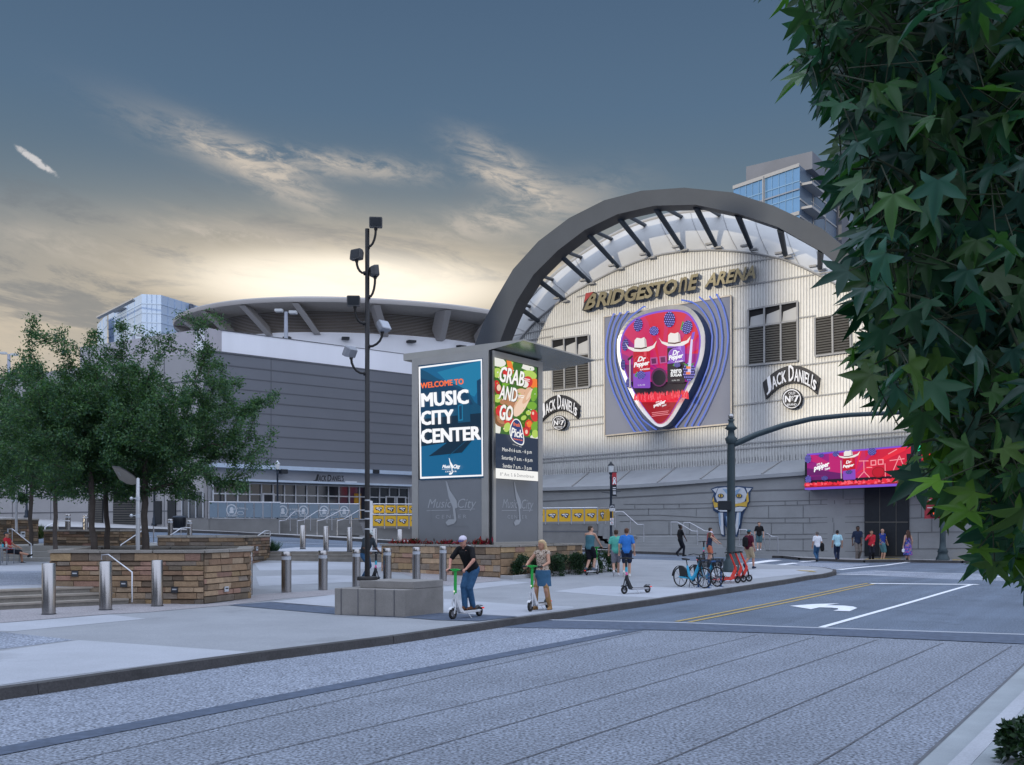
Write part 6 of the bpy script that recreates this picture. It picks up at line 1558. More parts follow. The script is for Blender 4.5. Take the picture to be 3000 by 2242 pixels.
# etched logos on the lower panels
A = Art(lambda a, b, l: Lp(a, b, .055 + l), .002)
mc_logo(A, lambda x, y: (1250 + x * 146, 1410 + y * 131 - x * 2), m_etch, .0); 
for p in ([(1262, 1490), (1262, 1545)], [(1370, 1542), (1370, 1590)], [(1300, 1542), (1370, 1542)]): A.stroke(p, .8, m_kp)
A.build('left_logo', kios)
A = Art(lambda a, b, l: Rp(a, b, .055 + l), .002); mc_logo(A, lambda x, y: (1470 + x * 93, 1410 + y * 130 + x * 2), m_etch, .0); A.build('right_logo', kios)
# ================================================================== street lamps, signals, bins
m_lant = mat('lantern_glass', (.55, .57, .58), .3, var=.05, spec=.6)
def street_lamp(label, u, vb, vt, Y=None, zb=None, group='ornamental street lamps'):
    b = GP(u, vb) if Y is None else at(u, vb, Y)
    h = (vb - vt) * b.y / FPX; t = thing('street_lamp', label, 'street lamp', b, 0, group); s = h / 5.0
    mb = MB(); mb.lathe([(.20 * s, 0), (.20 * s, .12 * s), (.14 * s, .2 * s), (.13 * s, .5 * s), (.085 * s, .6 * s), (.07 * s, 1.2 * s), (.06 * s, 4.0 * s), (.08 * s, 4.05 * s), (.08 * s, 4.15 * s), (.05 * s, 4.2 * s), (.11 * s, 4.32 * s), (.12 * s, 4.38 * s)], 12); mb.build('post', m_navy, t)
    mb = MB(); mb.lathe([(.11 * s, 4.38 * s), (.17 * s, 4.75 * s), (.15 * s, 4.82 * s)], 12); mb.build('lantern', m_lant, t)
    mb = MB(); mb.lathe([(.19 * s, 4.75 * s), (.17 * s, 4.80 * s), (.06 * s, 4.92 * s), (.02 * s, 5.0 * s), (0, 5.02 * s)], 12); mb.build('cap', m_blk if u > 1000 else m_alu, t)
    return t
street_lamp('dark street lamp with a pale lantern at the foot of the restaurant steps', 813, 1563, 1349)
bl_ = street_lamp('dark street lamp carrying a red and black banner beside the yellow railing', 1790, 1611, 1352)
bp = bl_.location
ban = thing('banner', 'red and black street banner with a white figure on the lamp post', 'banner', (bp.x + .1, bp.y, 3.5))
kx = bp.y / FPX
def bpt(u, v, d=0.0): return V((u - CX) * kx, bp.y - .08 - d, CAMZ - (v - HOR) * kx)
mb = MB(); mb.slab([bpt(1793, 1385), bpt(1806, 1385), bpt(1806, 1421), bpt(1793, 1421)], (0, .02, 0)); mb.slab([bpt(1793, 1421), bpt(1806, 1421), bpt(1806, 1453), bpt(1793, 1453)], (0, .02, 0), 1)
A = Art(lambda a, b, l: bpt(a, b, .003 + l), .003); A.ellipse(1799.5, 1403, 4.2, 4.6, MATS['sign_white']).ellipse(1799.5, 1403, 2, 2.2, MATS['sign_red']).poly([(1797, 1406), (1802, 1406), (1805, 1419), (1801, 1419), (1799.5, 1413), (1798, 1419), (1794, 1419)], MATS['sign_white'])
for v in (1428, 1434, 1441, 1446): A.rect(1795, v, 1804, v + 2.5, MATS['sign_white'])
mb.build('cloth', [mat('banner_red', (.38, .03, .04), .7, var=.05), m_blk], ban, True); A.build('print', ban)
mb = MB()
for v in (1384, 1454): mb.tube([bpt(1789, v), bpt(1808, v)], .02, 6)
mb.tube([bpt(1762, 1442), bpt(1785, 1445)], .02, 6); mb.tube([bpt(1795, 1441), bpt(1818, 1440)], .02, 6); mb.build('bracket', m_navy, ban, True)
bsn = thing('bike_sign', 'small dark bike lane sign with a white plate below on the banner lamp post', 'sign', bpt(1792, 1490))
mb = MB(); mb.slab([bpt(1785, 1478, .03), bpt(1800, 1478, .03), bpt(1800, 1489, .03), bpt(1785, 1489, .03)], (0, .015, 0)); mb.build('upper_plate', m_navy, bsn, True)
mb = MB(); mb.slab([bpt(1785, 1490, .03), bpt(1801, 1490, .03), bpt(1801, 1498, .03), bpt(1785, 1498, .03)], (0, .015, 0)); mb.build('lower_plate', MATS['sign_white'], bsn, True)
A = Art(lambda a, b, l: bpt(a, b, .035 + l), .003)
for x in (1789, 1796): A.ellipse(x, 1485, 2.4, 2.4, MATS['sign_white']).ellipse(x, 1485, 1.6, 1.6, m_navy)
A.stroke([(1789, 1485), (1791.5, 1481), (1795, 1481), (1796, 1485)], .7, MATS['sign_white']); A.text("BIKE LANE", ((1786.5, 1496), (1799.5, 1496), (1799.5, 1492), (1786.5, 1492)), m_blk); A.build('print', bsn)
nsn = thing('parking_sign', 'pair of small white parking plates low on the banner lamp post', 'sign', bpt(1792, 1530))
for v in (1518, 1529):
    mb = MB(); mb.slab([bpt(1787, v, .03), bpt(1797, v, .03), bpt(1797, v + 9.5, .03), bpt(1787, v + 9.5, .03)], (0, .015, 0)); pl_ = mb.build('plate', MATS['sign_white'], nsn, True)
    A = Art(lambda a, b, l: bpt(a, b, .035 + l), .003); A.ellipse(1792, v + 3, 2, 1.8, MATS['banner_red']).rect(1788.5, v + 6, 1795.5, v + 7.4, m_blk); A.build('print', pl_)
# leaf shaped lamps of the plaza
m_leafl = mat('leaf_lamp_metal', (.42, .43, .45), .45, metal=.4, var=.06); m_under_l = mat('leaf_lamp_underside', (.33, .31, .28), .6, var=.06)
def leaf_lamp(label, u, Y, vb, vt, hw):
    b = at(u, vb, Y); k = Y / FPX; h = (vb - vt) * k; t = thing('leaf_lamp', label, 'lamp', b, 0, 'leaf shaped plaza lamps')
    mb = MB(); mb.lathe([(.055, 0), (.055, h * .5), (.045, h), (0, h + .02)], 14); mb.build('post', m_leafl, t)
    prof = [(0, -.10, -.04), (.10, -.16, .06), (.30, -.20, .22), (.50, -.16, .34), (.72, -.02, .36)]
    mb = MB(); up_, lo_ = [], []
    for x, zl_, zu_ in prof:
        up_.append(V(-x * hw, -.02 - .25 * math.sin(x * 2.2), zu_ * hw + h)); lo_.append(V(-x * hw, .16 + .14 * math.sin(x * 3.5) * hw, zl_ * hw + h))
    mb.loft([up_, lo_], mi=1); mb.loft([[p + V(0, 0, .03) for p in lo_], [p + V(0, 0, .03) for p in up_]], mi=0); mb.build('leaf_head', [m_leafl, m_under_l], t)
    for z in (h * .72, h * .48): mb = MB(); mb.ball((-.16, -.03, z), .05, 8); mb.tube([(-.14, 0, z), (0, 0, z)], .015, 6); mb.lathe([(.06, z - .05), (.06, z + .05)], 12); mb.build('camera', m_alu, t)
leaf_lamp('pale leaf shaped lamp rising from the big planter', 404, 27.0, 1612, 1402, .80)
leaf_lamp('leaf shaped lamp half hidden in the trees above the seated man', 48, 44, 1560, 1368, 1.0)
# poles with banners among the left trees
np_ = street_lamp('navy street lamp among the trunks at the left, in front of the pale hall wall', 78, 1517, 1318, 78)
np2 = street_lamp('navy street lamp behind the right hand plaza tree', 452, 1540, 1330, 72)
nb_ = thing('banner', 'small red topped banner high among the left trees', 'banner', at(76, 1390, 77.8))
for s, (u0, u1) in enumerate([(60, 76), (79, 92)]):
    mb = MB(); mb.slab([at(u0, 1366, 77.8), at(u1, 1366, 77.8), at(u1, 1376, 77.8), at(u0, 1376, 77.8)], (0, .03, 0)); mb.slab([at(u0 + 3, 1376, 77.8), at(u1 - 1, 1376, 77.8), at(u1 - 1, 1398, 77.8), at(u0 + 3, 1398, 77.8)], (0, .03, 0), 1); mb.build('cloth', [MATS['banner_red'], MATS['sign_white']], nb_, True)
# lamps on the roof
def roof_lamp(label, u, vt, vb, Y):
    b = at(u, vb, Y); k = Y / FPX; h = (vb - vt) * k; t = thing('roof_lamp', label, 'lamp', b, 0, 'twin lamps on the hall roof')
    mb = MB(); mb.lathe([(.16, 0), (.14, h)], 10); mb.build('post', mat('roof_lamp_post', (.40, .43, .50), .5, metal=.2, var=.05), t)
    for s in (-1, 1): mb = MB(); mb.obox(V(s * .25 - (.55 if s < 0 else 0), -.25, h - .06 - .07 * s), V(.55, 0, 0), V(0, .5, 0), V(0, 0, .18)); mb.build('lamp_head', m_lant, t)
roof_lamp('twin headed lamp on the hall roof in front of the louvres', 838, 914, 1072, 76)
roof_lamp('twin headed lamp on the hall roof before the blue office tower', 391, 980, 1075, 84)
roof_lamp('twin headed lamp on the hall roof at the far left edge of the roofline', 26, 1038, 1125, 96)
# traffic signal with long arm
sp = GP(2142, 1676); k = sp.y / FPX; m_sig = mat('signal_pole_green', (.035, .055, .065), .45, metal=.3, var=.12)
sgn_ = thing('signal_pole', 'dark fluted signal pole with a ball finial and a long curved arm over the road', 'traffic signal', sp)
hz_ = lambda v: (1676 - v) * k
mb = MB(); mb.lathe([(.40, 0), (.40, .12), (.34, .2), (.33, .42), (.24, .52), (.21, .62), (.175, .8), (.165, hz_(1320)), (.14, hz_(1285))], 16)
mb.lathe([(.20, hz_(1300)), (.26, hz_(1285)), (.15, hz_(1278)), (.13, hz_(1262)), (.27, hz_(1255)), (.13, hz_(1246)), (.10, hz_(1236)), (.15, hz_(1230)), (.06, hz_(1228))], 14); mb.build('post', m_sig, sgn_)
mb = MB(); mb.ball((0, 0, hz_(1221)), .125, 14); mb.build('finial', m_steel, sgn_)
mb = MB(); mb.tube([V((u - 2142) * k, 0, hz_(v)) for u, v in [(2142, 1304), (2165, 1296), (2217, 1273), (2298, 1246), (2380, 1227), (2489, 1216), (2636, 1209), (2800, 1206), (2930, 1206)]], [.13, .13, .125, .12, .11, .10, .09, .075, .065], 10); mb.build('mast_arm', m_sig, sgn_)
mb = MB(); mb.obox(V((2103 - 2142) * k, -.25, hz_(1495)), V(36 * k, 0, 0), V(0, .3, 0), V(0, 0, 27 * k)); mb.build('pedestrian_signal', m_blk, sgn_, bevel=.02)
for i, u in enumerate((2685, 2722)):
    v0 = (1240, 1310)[i]
    mb = MB(); x = (u - 2142) * k; mb.obox(V(x - .2, -.2, hz_(v0 + 92)), V(.4, 0, 0), V(0, .3, 0), V(0, 0, 88 * k)); mb.tube([V(x, 0, hz_(v0 + 10)), V(x, 0, hz_(1208))], .03, 6); hd = mb.build('signal_head', m_blk, sgn_)
    for j, (c, e) in enumerate([((.8, .02, .02), 1.2 if i else .9), (None, 0), ((.02, .6, .3), 0 if i else 1.0)]):
        mb = MB(); mb.lathe([(.13, 0), (0, .02)], 14, c=(x, -.205, hz_(v0 + 18 + 28 * j)), axis=(0, -1, 0)); mb.build('lens', glow('signal_%d_%d' % (i, j), c, e) if c and e else m_blk, hd)
# right hand pole with red sign and hand signal
rp_ = GP(2762, 1641); k = rp_.y / FPX
rpl = thing('signal_pole', 'dark ornate signal pole standing beyond the road at the right, by the red sign', 'traffic signal', rp_)
mb = MB(); mb.lathe([(.40, 0), (.40, .1), (.30, .3), (.28, .45), (.33, .52), (.20, .75), (.17, 1.2), (.15, 5.2), (0, 5.25)], 14); mb.build('post', m_sig, rpl)
rs_ = thing('red_sign', 'red information sign with a lit hand signal beside the right hand signal pole', 'sign', at(2733, 1520, rp_.y + .3))
rq = lambda u, v, d=0.0: at(u, v, rp_.y + .3) + V(0, -d, 0)
mb = MB(); mb.slab([rq(2711, 1457), rq(2758, 1455), rq(2758, 1519), rq(2711, 1520)], (0, .15, 0)); mb.build('panel', mat('red_sign_paint', (.36, .035, .05), .6, var=.08), rs_, True)
A = Art(lambda a, b, l: rq(a, b, .004 + l), .004)
for v, u0, u1 in ((1464, 2714, 2744), (1471, 2720, 2740), (1477, 2716, 2748), (1487, 2716, 2750)): A.rect(u0, v, u1, v + 2, MATS['sign_white'])
A.build('print', rs_)
mb = MB(); mb.slab([rq(2724, 1493, .25), rq(2752, 1492, .25), rq(2752, 1512, .25), rq(2725, 1513, .25)], (0, .24, 0)); mb.build('hand_signal', m_blk, rs_, True)
A = Art(lambda a, b, l: rq(a, b, .255 + l), .004); hr = glow('hand_red', (.95, .10, .03), 1.2)
A.poly([(2728, 1503), (2728, 1497), (2730, 1497), (2731, 1495), (2733, 1497), (2735, 1498), (2736, 1502), (2735, 1509), (2730, 1509)], hr); A.stroke([(2741, 1497), (2747, 1497), (2744, 1503), (2747, 1507), (2741, 1509)], 2, hr); A.build('hand', rs_)
# traffic barrel and barricade beyond
tb = GP(2843, 1629); t = thing('traffic_barrel', 'orange traffic barrel with a black foot at the right beyond the road', 'barrel', tb); k = tb.y / FPX
mb = MB(); mb.lathe([(.30, .0), (.30, .1)], 14); mb.lathe([(.26, .1), (.24, .35)], 14); mb.build('foot', m_blk, t)
mb = MB(); mb.lathe([(.24, .35), (.20, .75), (.12, .95), (0, .97)], 14); mb.build('body', mat('safety_orange', (.75, .16, .06), .6, var=.08), t)
tb = GP(2818, 1628); t = thing('striped_barricade', 'red and white striped barricade left of the orange barrel', 'barricade', tb)
for z in (.5, .9, 1.3):
    mb = MB()
    for i in range(6): mb.obox(V(-.4 + .14 * i, -.02, z), V(.14, 0, 0), V(0, .04, 0), V(0, 0, .2), i % 2)
    mb.build('board', [MATS['sign_white'], MATS['safety_orange']], t)
for x in (-.36, .36): mb = MB(); mb.beam((x, .05, 0), (x, .05, 1.6), .05, .05, up=(0, 1, 0)); mb.build('leg', m_seam, t)
# litter bins
def bin_(label, u, vb, vt, w, Y=None):
    b = GP(u, vb) if Y is None else at(u, vb, Y); k = b.y / FPX; h = (vb - vt) * k; r = w * k / 2
    t = thing('litter_bin', label, 'bin', b, 0, 'black litter bins')
    mb = MB(); mb.lathe([(r * .85, 0), (r * .85, .08), (r * .95, .1), (r, h * .82), (r * .98, h * .84)], 20)
    mb.build('body', m_blk, t)
    mb = MB()
    for i in range(26): a = 2 * math.pi * i / 26; mb.beam((r * 1.0 * math.cos(a), r * math.sin(a), .12), (r * 1.04 * math.cos(a), r * 1.04 * math.sin(a), h * .8), .02, .02, up=(math.cos(a), math.sin(a), 0))
    mb.build('slat', m_blk, t)
    mb = MB(); mb.lathe([(r * 1.06, h * .84), (r * 1.06, h * .88), (r * .8, h * .96), (r * .4, h), (0, h)], 20); mb.build('lid', m_navy, t)
bin_('black litter bin nearest the kiosk, left of a pair', 1678, 1601, 1553, 31); bin_('black litter bin right of a pair, behind the man in the tank top', 1706, 1603, 1554, 29); bin_('black litter bin before the hall doors between two lighted bollards', 524, 1548, 1511, 38, 60)

# ================================================================== planting
def leaf_mat(name, col, rough=.5, trans=.25): return mat(name, col, rough, var=.18, vs=1.5, attr=True, trans=trans, spec=.35)
m_lf = leaf_mat('elm_leaf', (.05, .08, .03)); m_bark = mat('bark', (.075, .062, .055), .9, var=.25, vs=6, bump=.7, bs=20)
def leaf_cloud(name, parent, pts, dirs, size, cols, m, asp=.42, rnd=np.random, bend=.25):
    """one mesh of pointed leaves at pts (n,3) hanging along dirs"""
    n = len(pts); P = np.asarray(pts, float); D = np.asarray(dirs, float); D /= np.linalg.norm(D, axis=1)[:, None] + 1e-9
    S = rnd.normal(size=(n, 3)); S -= D * (S * D).sum(1)[:, None]; S /= np.linalg.norm(S, axis=1)[:, None] + 1e-9
    L = rnd.uniform(size[0], size[1], n)[:, None]; Wd = L * asp * rnd.uniform(.8, 1.2, (n, 1)); Nn = np.cross(D, S)
    v = np.stack([P, P + D * L * .5 + S * Wd * .5 + Nn * L * bend * .3, P + D * L - Nn * L * bend * .3, P + D * L * .5 - S * Wd * .5 + Nn * L * bend * .3], 1).reshape(-1, 3)
    me = bpy.data.meshes.new(name); me.vertices.add(4 * n); me.vertices.foreach_set('co', v.ravel())
    me.loops.add(4 * n); me.loops.foreach_set('vertex_index', np.arange(4 * n)); me.polygons.add(n); me.polygons.foreach_set('loop_start', np.arange(n) * 4)
    me.update(calc_edges=True); me.materials.append(m)
    C_ = np.asarray(cols)[rnd.randint(0, len(cols), n)] * rnd.uniform(.75, 1.25, (n, 1)); a = me.attributes.new('tint', 'FLOAT_COLOR', 'FACE'); a.data.foreach_set('color', np.c_[C_, np.ones(n)].ravel())
    o = bpy.data.objects.new(name, me); COL.objects.link(o); o.parent = parent; return o
GREENS = [(.052, .125, .052), (.042, .105, .055), (.075, .15, .05), (.036, .085, .058), (.06, .125, .045)]
def tree(label, base, trunk_h, cen, rad, ntw, nleaf, seed, group, name='plaza_tree', r0=.075, lsize=(.06, .125), wisps=12):
    """limbs grown towards points spread through an uneven crown; leaves hang along the twigs"""
    rs = np.random.RandomState(seed); t = thing(name, label, 'tree', base, 0, group)
    nodes = [V(0, 0, 0)]; par = [-1]; lean = V(rs.uniform(-.12, .12), rs.uniform(-.1, .1), 0)
    top = cen[2] + rad[2] * .35; ax = V(cen[0] * .35, cen[1] * .35, top)
    k = 12
    for i in range(1, k + 1):
        f = i / k; p = V(lean.x * f * 2 + ax.x * f * f, lean.y * f * 2 + ax.y * f * f, top * f); nodes.append(p + V(rs.normal() * .03, rs.normal() * .03, 0)); par.append(i - 1)
    bl = [rs.normal(size=3) for _ in range(9)]
    bl = [V(*(b / np.linalg.norm(b))) for b in bl]; amp = rs.uniform(-.22, .3, 9)
    pts = []
    while len(pts) < ntw:
        d = V(*rs.normal(size=3)).normalized(); r = rs.uniform() ** .45 * (1.0 if rs.uniform() < .8 else 1.18)
        bump = 1 + sum(a * max(0, d.dot(b)) ** 4 for a, b in zip(amp, bl))
        p = V(cen[0] + d.x * rad[0] * r * bump, cen[1] + d.y * rad[1] * r * bump, cen[2] + d.z * rad[2] * r * bump)
        if d.z < -.6 and rs.uniform() < .3: continue
        if p.z > trunk_h * .75: pts.append(p)
    for i in range(wisps): a = rs.uniform(0, 6.28); pts.append(V(cen[0] + math.cos(a) * rad[0] * .6, cen[1] + math.sin(a) * rad[1] * .6, cen[2] + rad[2] * rs.uniform(1.0, 1.5)))
    pts.sort(key=lambda p: (p - ax).length * .6 + abs(p.z - trunk_h) * .3)
    tw = []
    for p in pts:
        best, bi = 1e9, 0
        for i, q in enumerate(nodes):
            if q.z < trunk_h * .8: continue
            dd = p - q; c = dd.length + max(0, q.z + .1 - p.z) * 1.2
            if c < best: best, bi = c, i
        q = nodes[bi]; L = (p - q).length; m_ = max(2, int(L / .35)); prev = bi; path = [q]
        side = V(*rs.normal(size=3)) * L * .10 + V(0, 0, L * .10)
        for j in range(1, m_ + 1):
            f = j / m_; nodes.append(q.lerp(p, f) + side * math.sin(math.pi * f)); par.append(prev); prev = len(nodes) - 1; path.append(nodes[-1])
        tw.append(path)
    cnt = [0.0] * len(nodes)
    for i in range(len(nodes) - 1, 0, -1):
        cnt[i] += .6; cnt[par[i]] += cnt[i]
    mx = cnt[0]; rad_ = [max(.005, r0 * (c / mx) ** .5) for c in cnt]
    mb = MB(); kids = {}
    for i in range(1, len(nodes)): kids.setdefault(par[i], []).append(i)
    def chain(i):
        path = [par[i], i]
        while path[-1] in kids:
            ch = sorted(kids[path[-1]], key=lambda c: -cnt[c]); 
            path.append(ch[0])
        return path
    mb.tube([V(0, 0, -.25)] + [nodes[i] for i in chain(1)], [rad_[1] * 1.25] + [rad_[i] if n_ > 1 else rad_[i] * 1.15 for n_, i in enumerate(chain(1))], 8)
    main = set(chain(1))
    trunk_mb = mb; mb = MB()
    for p_, ch in kids.items():
        ch = sorted(ch, key=lambda c: -cnt[c])
        for c in ch[1:] if (p_ in main or len(ch) > 1) else []:
            if c in main: continue
            pa = chain(c); mb.tube([nodes[i] for i in pa], [min(rad_[i], rad_[pa[1]]) for i in pa], 5, caps=False)
    tr = trunk_mb.build('trunk', m_bark, t); mb.build('limbs', m_bark, t)
    P_, D_ = [], []; per = max(1, nleaf // len(tw))
    for path in tw:
        seg = path[-min(len(path), 5):]
        tot = sum((b - a).length for a, b in zip(seg, seg[1:]))
        for _ in range(per):
            f = rs.uniform() ** .8 * (len(seg) - 1); i = min(int(f), len(seg) - 2); q = seg[i].lerp(seg[i + 1], f - i); d = (seg[i + 1] - seg[i]).normalized()
            off = V(*rs.normal(size=3)) * .10
            P_.append(q + off + V(0, 0, -.03)); D_.append(d * .7 + V(*rs.normal(size=3)) * .55 + V(0, 0, -.35))
    leaf_cloud('crown', t, [tuple(p) for p in P_], [tuple(d) for d in D_], lsize, GREENS, m_lf, rnd=rs); return t
GT = 'young plaza trees'
def ptree(label, u, Y, zb, th, cu, cv, ru, rv, seed, **kw):
    k = Y / FPX; b = V((u - CX) * k, Y, zb); c = ((cu - u) * k, kw.pop('dy', 0.0), CAMZ - (cv - HOR) * k - zb)
    return tree(label, b, th, c, (ru * k, ru * k * .9, rv * k), kw.pop('ntw', 300), kw.pop('nleaf', 48000), seed, GT, **kw)
ptree('plaza tree rightmost of the group, its crown reaching towards the restaurant', 427, 30.6, 1.4, 2.0, 512, 1265, 238, 215, 21, r0=.10, nleaf=54000)
ptree('plaza tree in the big planter left of the leaf lamp, wispy at its top', 277, 30.2, 1.4, 2.1, 225, 1250, 215, 205, 34, r0=.09, wisps=18)
ptree('plaza tree with a thin trunk between the leaf lamp and its taller neighbour', 314, 31.6, 1.4, 2.1, 345, 1265, 185, 190, 47, r0=.08)
ptree('slim tree second from the left, before the pale hall wall', 165, 42.5, .7, 2.6, 165, 1310, 150, 150, 58, r0=.09, ntw=190, nleaf=30000, lsize=(.10, .18))
ptree('slim tree with the leftmost visible trunk, behind the seated man', 90, 46, 1.0, 3.0, 62, 1300, 140, 165, 61, r0=.09, ntw=190, nleaf=30000, lsize=(.10, .18))
ptree('plaza tree cut by the left edge of the frame', -62, 33, .62, 2.2, -20, 1300, 190, 180, 75, r0=.09, ntw=200, nleaf=26000)
# shrubs by the kiosk
m_sh = leaf_mat('box_leaf', (.03, .06, .03), .4, .15)
def shrub(label, c, r, n, seed, group='clipped shrubs by the kiosk planter'):
    rs = np.random.RandomState(seed); t = thing('shrub', label, 'shrub', c, 0, group)
    d = rs.normal(size=(n, 3)); d /= np.linalg.norm(d, axis=1)[:, None]; d[:, 2] = np.abs(d[:, 2]) * 1.0 - .12
    k = rs.uniform(.55, 1.0, (n, 1)) ** .5; lump = 1 + .10 * np.sin(d[:, :1] * 7 + seed) + .08 * np.sin(d[:, 1:2] * 9)
    sq = np.sign(d) * np.abs(d) ** .6; P_ = sq * k * lump * np.array(r); P_[:, 2] += .12
    leaf_cloud('foliage', t, P_, d + rs.normal(size=(n, 3)) * .6, (.05, .09), [(.018, .045, .022), (.026, .06, .026), (.014, .034, .02), (.035, .075, .03)], m_sh, asp=.6, rnd=rs)
    mb = MB()
    for i in range(5): a = i * 1.25; mb.tube([(0.05 * math.cos(a), .05 * math.sin(a), 0), (r[0] * .5 * math.cos(a), r[1] * .5 * math.sin(a), r[2] * .7)], [.02, .008], 5)
    mb.build('stem', m_bark, t)
bedp = [(1466, 1697), (1502, 1698), (1782, 1668), (1760, 1655)]
for i, (u, off, lab) in enumerate([(1512, .55, 'clipped shrub nearest the corner of the kiosk planter'), (1570, .55, 'clipped shrub behind the woman on the scooter'), (1628, .55, 'clipped shrub in the middle of the row along the kiosk planter'), (1680, .6, 'clipped shrub left of the tank top rider'), (1716, .7, 'farthest clipped shrub behind the tank top rider')]):
    tt_ = along(KCp, kb, u - 8); p = KC + kb * tt_ + nR * (off + .15)
    shrub(lab, (p.x, p.y, T(p.x, p.y) + .15), (.62, .55, .70), 4200, i + 3)
p0, p1, p2 = GP(1466, 1697), GP(1502, 1699), GP(1782, 1669)
bk = thing('bed_kerb', 'low pale kerb round the shrub bed beside the kiosk planter', 'kerb', p1)
mb = MB(); 
for a, b in ((p0, p1), (p1, p2), (p2, p2 + ka * 1.6)):
    d = (b - a); d.z = 0; d.normalize(); mb.obox(V(a.x, a.y, a.z - .1), V(b.x - a.x, b.y - a.y, b.z - a.z), V(-d.y, d.x, 0) * .14, V(0, 0, .24))
mb.build('kerb_body', m_walk, bk, True)
bs_ = sheet('bed_soil', [(p0.x, p0.y), (p1.x, p1.y), (p2.x, p2.y), ((p2 + ka * 1.6).x, (p2 + ka * 1.6).y), (KC.x, KC.y)], .18, m_soil)
# red leaved plants along the kiosk base
m_fl = leaf_mat('red_leaf', (.25, .02, .03), .5, .2)
for i, (s, w_, lab) in enumerate([(.93, 1.0, 'red leaved plant at the left end of the kiosk planter'), (.80, 1.2, 'tall red leaved plant under the left edge of the kiosk panel'), (.66, .8, 'low red leaved plant second from the left under the kiosk panel'), (.52, 1.0, 'red leaved plant at the middle of the kiosk panel foot'), (.38, .9, 'red leaved plant right of the middle at the kiosk panel foot'), (.22, 1.3, 'tall red leaved plant above the cap of the scooter rider')]):
    rs = np.random.RandomState(90 + i); p = KC + ka * tL * s + (KE - KC) * .34; p = KC + ka * (tL * s) - nL * .55
    t = thing('red_plant', lab, 'plant', (p.x, p.y, 1.40), 0, 'red leaved plants at the kiosk foot'); n = 90
    P_ = rs.normal(size=(n, 3)) * np.array([.16, .10, .04]) + np.array([0, 0, .06]); D_ = rs.normal(size=(n, 3)) * .5 + np.array([0, 0, .9])
    leaf_cloud('leaves', t, P_, D_, (.10 * w_, .24 * w_), [(.28, .012, .03), (.20, .01, .03), (.05, .03, .02), (.35, .03, .02), (.03, .05, .02)], m_fl, asp=.3, rnd=rs)
# ornamental grass
m_gr = leaf_mat('grass_blade', (.06, .12, .05), .5, .3)
def tuft(label, u, Y, zb, r, h, seed, cols):
    rs = np.random.RandomState(seed); t = thing('grass_tuft', label, 'plant', ((u - CX) / FPX * Y, Y, zb), 0, 'ornamental grass tufts'); n = 420
    a = rs.uniform(0, 6.28, n); q = rs.uniform(0, 1, n); D_ = np.c_[np.cos(a) * q * r * 1.5, np.sin(a) * q * r * 1.5, np.full(n, h)]; P_ = np.c_[np.cos(a) * q * .12, np.sin(a) * q * .12, np.zeros(n)]
    leaf_cloud('blades', t, P_, D_, (h * .6, h * 1.15), cols, m_gr, asp=.035, rnd=rs, bend=.5)
tuft('grass tuft at the handrail beside the small steps', 797, 47.4, .95, .45, .62, 1, [(.03, .08, .05), (.05, .11, .05), (.02, .05, .035)])
tuft('yellowish grass tuft between the far left handrails', 116, 52, 1.55, .5, .75, 2, [(.08, .13, .05), (.12, .15, .06), (.05, .09, .04)])
sb_p = G0(2990, 2245, .13)
shrub('dark green shrub in the bottom right corner beside the kerb', (sb_p.x + .30, sb_p.y + .0, .13), (.36, .36, .26), 3800, 77, group=None)

# ================================================================== foreground tree: star shaped leaves hanging into the frame
m_star = mat('star_leaf', (.02, .05, .03), .42, var=.25, vs=3, attr=True, trans=.28, spec=.32)
EDGE = [(-200, 2250), (0, 2305), (60, 2320), (156, 2382), (240, 2375), (325, 2400), (447, 2470), (610, 2475), (760, 2515), (850, 2520), (900, 2510), (980, 2500), (1058, 2525), (1153, 2590), (1193, 2640), (1302, 2690), (1397, 2700), (1437, 2745), (1519, 2800), (1590, 2840), (1650, 2890), (1690, 2950), (1735, 3200)]
ev, eu = [e[0] for e in EDGE], [e[1] for e in EDGE]
fg = thing('street_tree', 'near street tree with dark star shaped leaves hanging in from the right', 'tree', (3.35, 4.6, .12))
rs = np.random.RandomState(5)
def star_leaf():
    ang = [(-158, .11), (-128, .60), (-106, .44), (-91, .30), (-75, .52), (-59, .94), (-44, .58), (-31, .36), (-16, .60), (0, 1.08), (16, .60), (31, .36), (44, .58), (59, .94), (75, .52), (91, .30), (106, .44), (128, .60), (158, .11)]
    return [(math.sin(R(a)) * r, math.cos(R(a)) * r) for a, r in ang]
SL = np.array(star_leaf()); nv = len(SL) + 1
def in_crown(u, v): return u > np.interp(v, ev, eu) + 34 * math.sin(v / 47) + 22 * math.sin(v / 19 + 1) and v < 1790
VV, FF, TT_ = [], [], []
cl = []
tries = 0
while len(cl) < 1080 and tries < 20000:
    tries += 1
    u, v, Y = rs.uniform(2280, 3250), rs.uniform(-250, 1790), rs.choice([3.0, 3.4, 3.9, 4.5, 5.2, 6.0]) + rs.uniform(-.25, .25)
    if in_crown(u - 12, v + 25): cl.append((u, v, Y))
leaves = 0; pet = MB()
